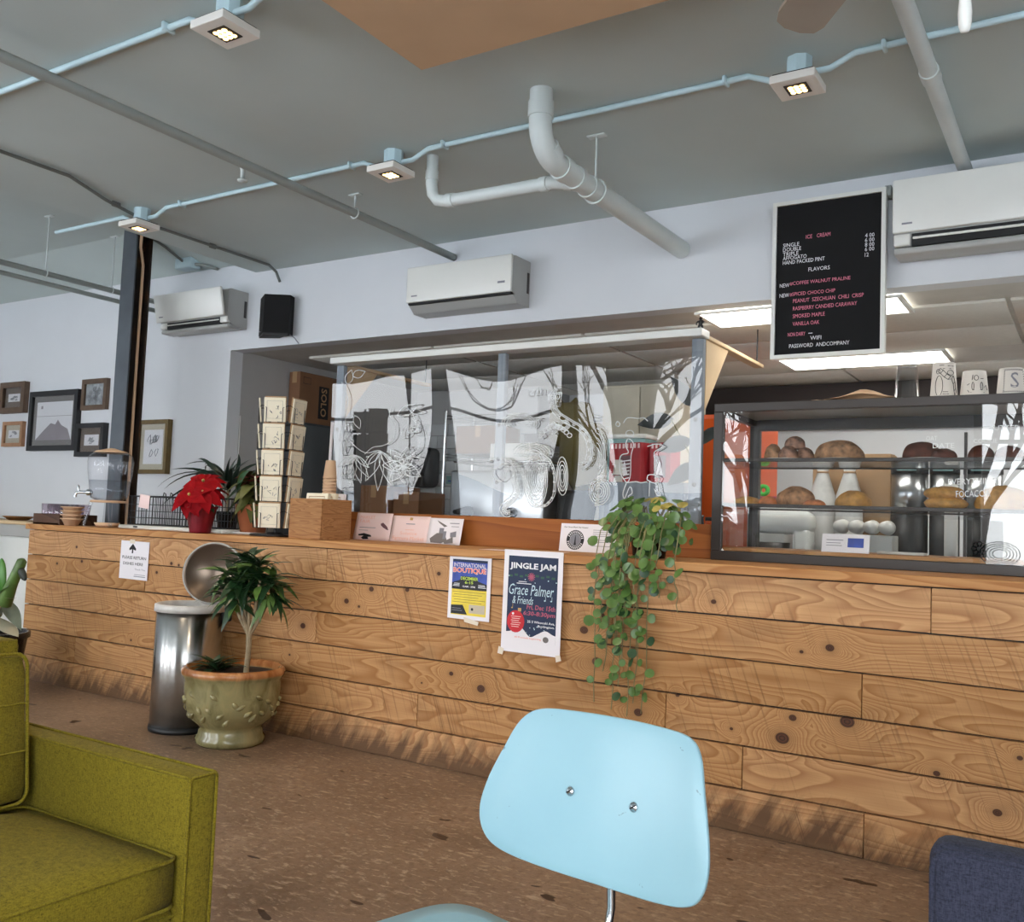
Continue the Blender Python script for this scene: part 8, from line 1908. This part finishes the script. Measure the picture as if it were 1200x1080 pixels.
for k, x in enumerate((-2.06, -1.97)):
    jr = thing('glass_jar', 'clear glass jar of pale filling, %s one beside the riser' % ('left' if k == 0 else 'right'), 'jar', (x, 5.36, WT), 0, 'glass jars on the worktop')
    part('body', MB().lathe([(0, 0), (0.04, 0), (0.042, 0.28), (0.034, 0.31), (0.034, 0.33), (0, 0.33)], 20), M['glass_jar'], jr)
    part('filling', MB().lathe([(0, 0.005), (0.037, 0.005), (0.038, 0.24), (0, 0.24)], 20), M['mat_beige'], jr)
    part('lid', MB().lathe([(0, 0.33), (0.038, 0.33), (0.038, 0.352), (0, 0.352)], 20), M['frame_dark'], jr)
vp = thing('leafy_sprig', 'sprig of large dark leaves in a vase behind the screen right end', 'plant', (-2.0, 5.22, WT))
part('vase', MB().lathe([(0, 0), (0.05, 0), (0.055, 0.2), (0.03, 0.34), (0.035, 0.36), (0, 0.35)], 20), M['black_pot'], vp)
part('stem', MB().tube([(0, 0, 0.3), (-0.05, 0, 0.7), (-0.2, 0, 0.95)], 0.004, 6).tube([(0, 0, 0.3), (-0.02, 0, 0.75), (-0.06, 0, 1.04)], 0.004, 6), M['vine'], vp)
M['leaf_black'] = plain('near_black_leaf', (46, 54, 54), 0.4, var=0.3)
bl = leaf_mesh('leaf', 0.22, 0.10, 0.1, 0.1)
for p, dv in (((-0.17, 0, 0.93), (-1, -0.2, -0.15)), ((-0.05, 0, 0.80), (-1, -0.3, -0.3)), ((-0.055, 0, 1.0), (-0.6, -0.1, 0.9)), ((-0.04, 0, 0.92), (0.5, -0.3, 0.7)), ((-0.02, 0, 0.78), (0.8, -0.3, 0.4)), ((-0.01, 0, 0.66), (-0.8, -0.3, -0.6))):
    link('leaf', bl, M['leaf_black'], vp, p, aim(dv, 1.2))
for k, (x0, x1, z1) in enumerate(((-3.45, -3.18, 2.36), (-3.15, -3.0, 2.32))):
    pass
oc, w, d, h = block('orange_cabinet', -2.25, -1.86, 5.92, 6.3, 0, 1.99, M['orange'], 'tall orange painted cabinet between screen and pastry case', 'cabinet')
part('door', MB().rbox(-w + 0.006, w - 0.006, -d - 0.018, -d, 0.06, h - 0.03, 0.003, 1), M['orange'], oc)
part('knob', MB().ball((w - 0.05, -d - 0.03, 1.1), 0.014), M['chrome'], oc)
mcb, w, d, h = block('tall_cabinet', -3.25, -2.62, 6.42, 6.94, 0, 2.30, plain('cream_cabinet', (206, 198, 178), 0.6), 'tall cream kitchen cabinet behind the teal bin', 'cabinet')
for k in range(2):
    part('door', MB().rbox(-w + 0.005 + k * w, -0.005 + k * w, -d - 0.018, -d, 0.1, h - 0.02, 0.003, 1), plain('cream_door', (212, 204, 184), 0.5), mcb)

# seen through the pastry case
def brewer(x, w_, label):
    t = thing('coffee_urn', label, 'coffee urn', (x, 5.62, WT), 0, 'steel coffee urns on the worktop')
    r_ = w_ / 2
    part('base', MB().lathe([(0, 0), (r_ * 1.02, 0), (r_ * 1.02, 0.40), (0, 0.40)], 28), M['black'], t)
    part('drum', MB().lathe([(0, 0.40), (r_, 0.40), (r_, 0.63), (0, 0.63)], 28), M['stainless'], t)
    part('lid', MB().lathe([(0, 0.63), (r_ * 1.03, 0.63), (r_ * 1.03, 0.69), (r_ * 0.8, 0.72), (0, 0.73)], 28), M['black'], t)
    part('label_plate', MB().box(-0.05, 0.05, -r_ * 1.04 - 0.002, -r_ * 1.0, 0.645, 0.67), M['teal'], t)
    part('tap', MB().tube([(0, -r_, 0.44), (0, -r_ - 0.05, 0.44), (0, -r_ - 0.055, 0.40)], 0.010, 8), M['chrome'], t)
brewer(-0.915, 0.19, 'steel coffee urn with black lid, leftmost of three behind the case')
brewer(-0.735, 0.15, 'slim steel coffee urn, middle of three behind the case')
brewer(-0.545, 0.19, 'steel coffee urn with black lid, rightmost of three behind the case')
solid('salt_box', MB().rbox(-0.03, 0.03, -0.03, 0.03, 0, 0.56, 0.004, 1), M['plate'], 'slim white packet standing between the coffee urns', 'packet', (-0.665, 5.33, WT + 0.0005))
carton(-1.46, -1.02, 5.66, 5.84, WT + 0.0005, 1.70, 'large tan carton behind the pastry case', M['kraft'])
for k, x in enumerate((-1.38, -1.23)):
    bgp = thing('clear_bag', 'clear plastic bag of pale rolls, %s one behind the case' % ('left' if k == 0 else 'right'), 'bag', (x, 5.575, WT), 0, 'clear bags behind the case')
    part('sack', MB().lathe([(0, 0), (0.07, 0), (0.078, 0.3), (0.074, 0.5), (0.03, 0.64), (0.045, 0.68), (0.0, 0.68)], 14), M['bag'], bgp)
    part('tie', MB().tube([(0.032 * cos(q * pi / 6), 0.032 * sin(q * pi / 6), 0.635) for q in range(12)], 0.006, 5, closed=True), M['kraft'], bgp)
mx = thing('stand_mixer', 'white stand mixer with dark bowl behind the lower case shelf', 'mixer', (-1.55, 5.29, WT))
part('base', MB().rbox(-0.13, 0.20, -0.1, 0.1, 0, 0.05, 0.02, 2), M['white_plastic'], mx)
part('column', MB().rbox(0.1, 0.19, -0.07, 0.07, 0.04, 0.3, 0.02, 2), M['white_plastic'], mx)
part('head', cushion(-0.14, 0.2, -0.075, 0.075, 0.27, 0.40, 0.05, 0.0), M['white_plastic'], mx)
part('bowl', MB().lathe([(0, 0.055), (0.05, 0.06), (0.095, 0.12), (0.105, 0.22), (0.1, 0.22), (0.088, 0.12), (0, 0.07)], 24, (-0.04, 0, 0)), M['frame_dark'], mx)
for k, (c_, lb) in enumerate(((M['red_print'], 'red box, lower of the two behind the golden pastry'), (M['p_rose'], 'pinkish box, upper of the two behind the golden pastry'))):
    solid('small_box', MB().rbox(-0.08, 0.08, -0.06, 0.06, 0, 0.045, 0.003, 1), c_, lb, 'box', (-1.66, 5.5, 1.345 + 0.0455 * k - 0.0))
solid('box_riser', MB().rbox(-0.11, 0.11, -0.09, 0.09, 0, 0.394, 0.004, 1), M['grey_plastic'], 'grey riser block under the red boxes', 'riser', (-1.66, 5.5, WT + 0.0005))
solid('green_tape', MB().lathe([(0.014, 0), (0.036, 0), (0.036, 0.022), (0.014, 0.022), (0.014, 0)], 20, axis='Y'), plain('green_tape', (70, 190, 70), 0.5), 'green tape roll standing on the red boxes', 'tape', (-1.70, 5.5, 1.4725))
cup2 = MB().lathe([(0.0, 0.004), (0.034, 0.004), (0.038, 0.0), (0.040, 0.004), (0.032, 0.11), (0.0, 0.11)], 18, axis='Y').mesh('paper_cup')
rk2, w, d, h = block('cup_rack', -1.25, -0.95, 5.32, 5.5, WT + 0.0005, 1.232, M['white_plastic'], 'white rack under the lying cups behind the case', 'rack')
for k in range(4):
    o = link('paper_cup', cup2, M['plate'], None, (-1.215 + 0.078 * k, 5.38, 1.2735))
    tag(o, 'white cup lying end-on in a row of four behind the case', 'paper cup', 'white cups lying behind the case')

# fluorescent panels in the kitchen ceiling, plus an unseen pair added to brighten it
for k, (xc_, y0, y1, lb) in enumerate(((-1.38, 4.89, 5.24, 'bright fluorescent panel nearest the menu sign in kitchen ceiling'), (-1.38, 6.40, 6.82, 'bright fluorescent panel farther back in the kitchen ceiling'),
        (0.4, 5.05, 5.45, 'unseen fluorescent panel added above the right end to brighten the kitchen'), (0.4, 6.40, 6.82, 'unseen fluorescent panel added at the far right to brighten the kitchen'))):
    fl_ = thing('ceiling_panel_light', lb, 'ceiling light', (xc_, (y0 + y1) / 2, 2.425), 0, 'kitchen ceiling lights')
    hh = (y1 - y0) / 2
    part('frame', MB().box(-0.54, 0.54, -hh - 0.02, -hh, -0.012, 0).box(-0.54, 0.54, hh, hh + 0.02, -0.012, 0).box(-0.54, -0.515, -hh, hh, -0.012, 0).box(0.515, 0.54, -hh, hh, -0.012, 0), M['white_plastic'], fl_)
    part('diffuser', MB().box(-0.515, 0.515, -hh, hh, -0.008, -0.003), M['fluor'], fl_)
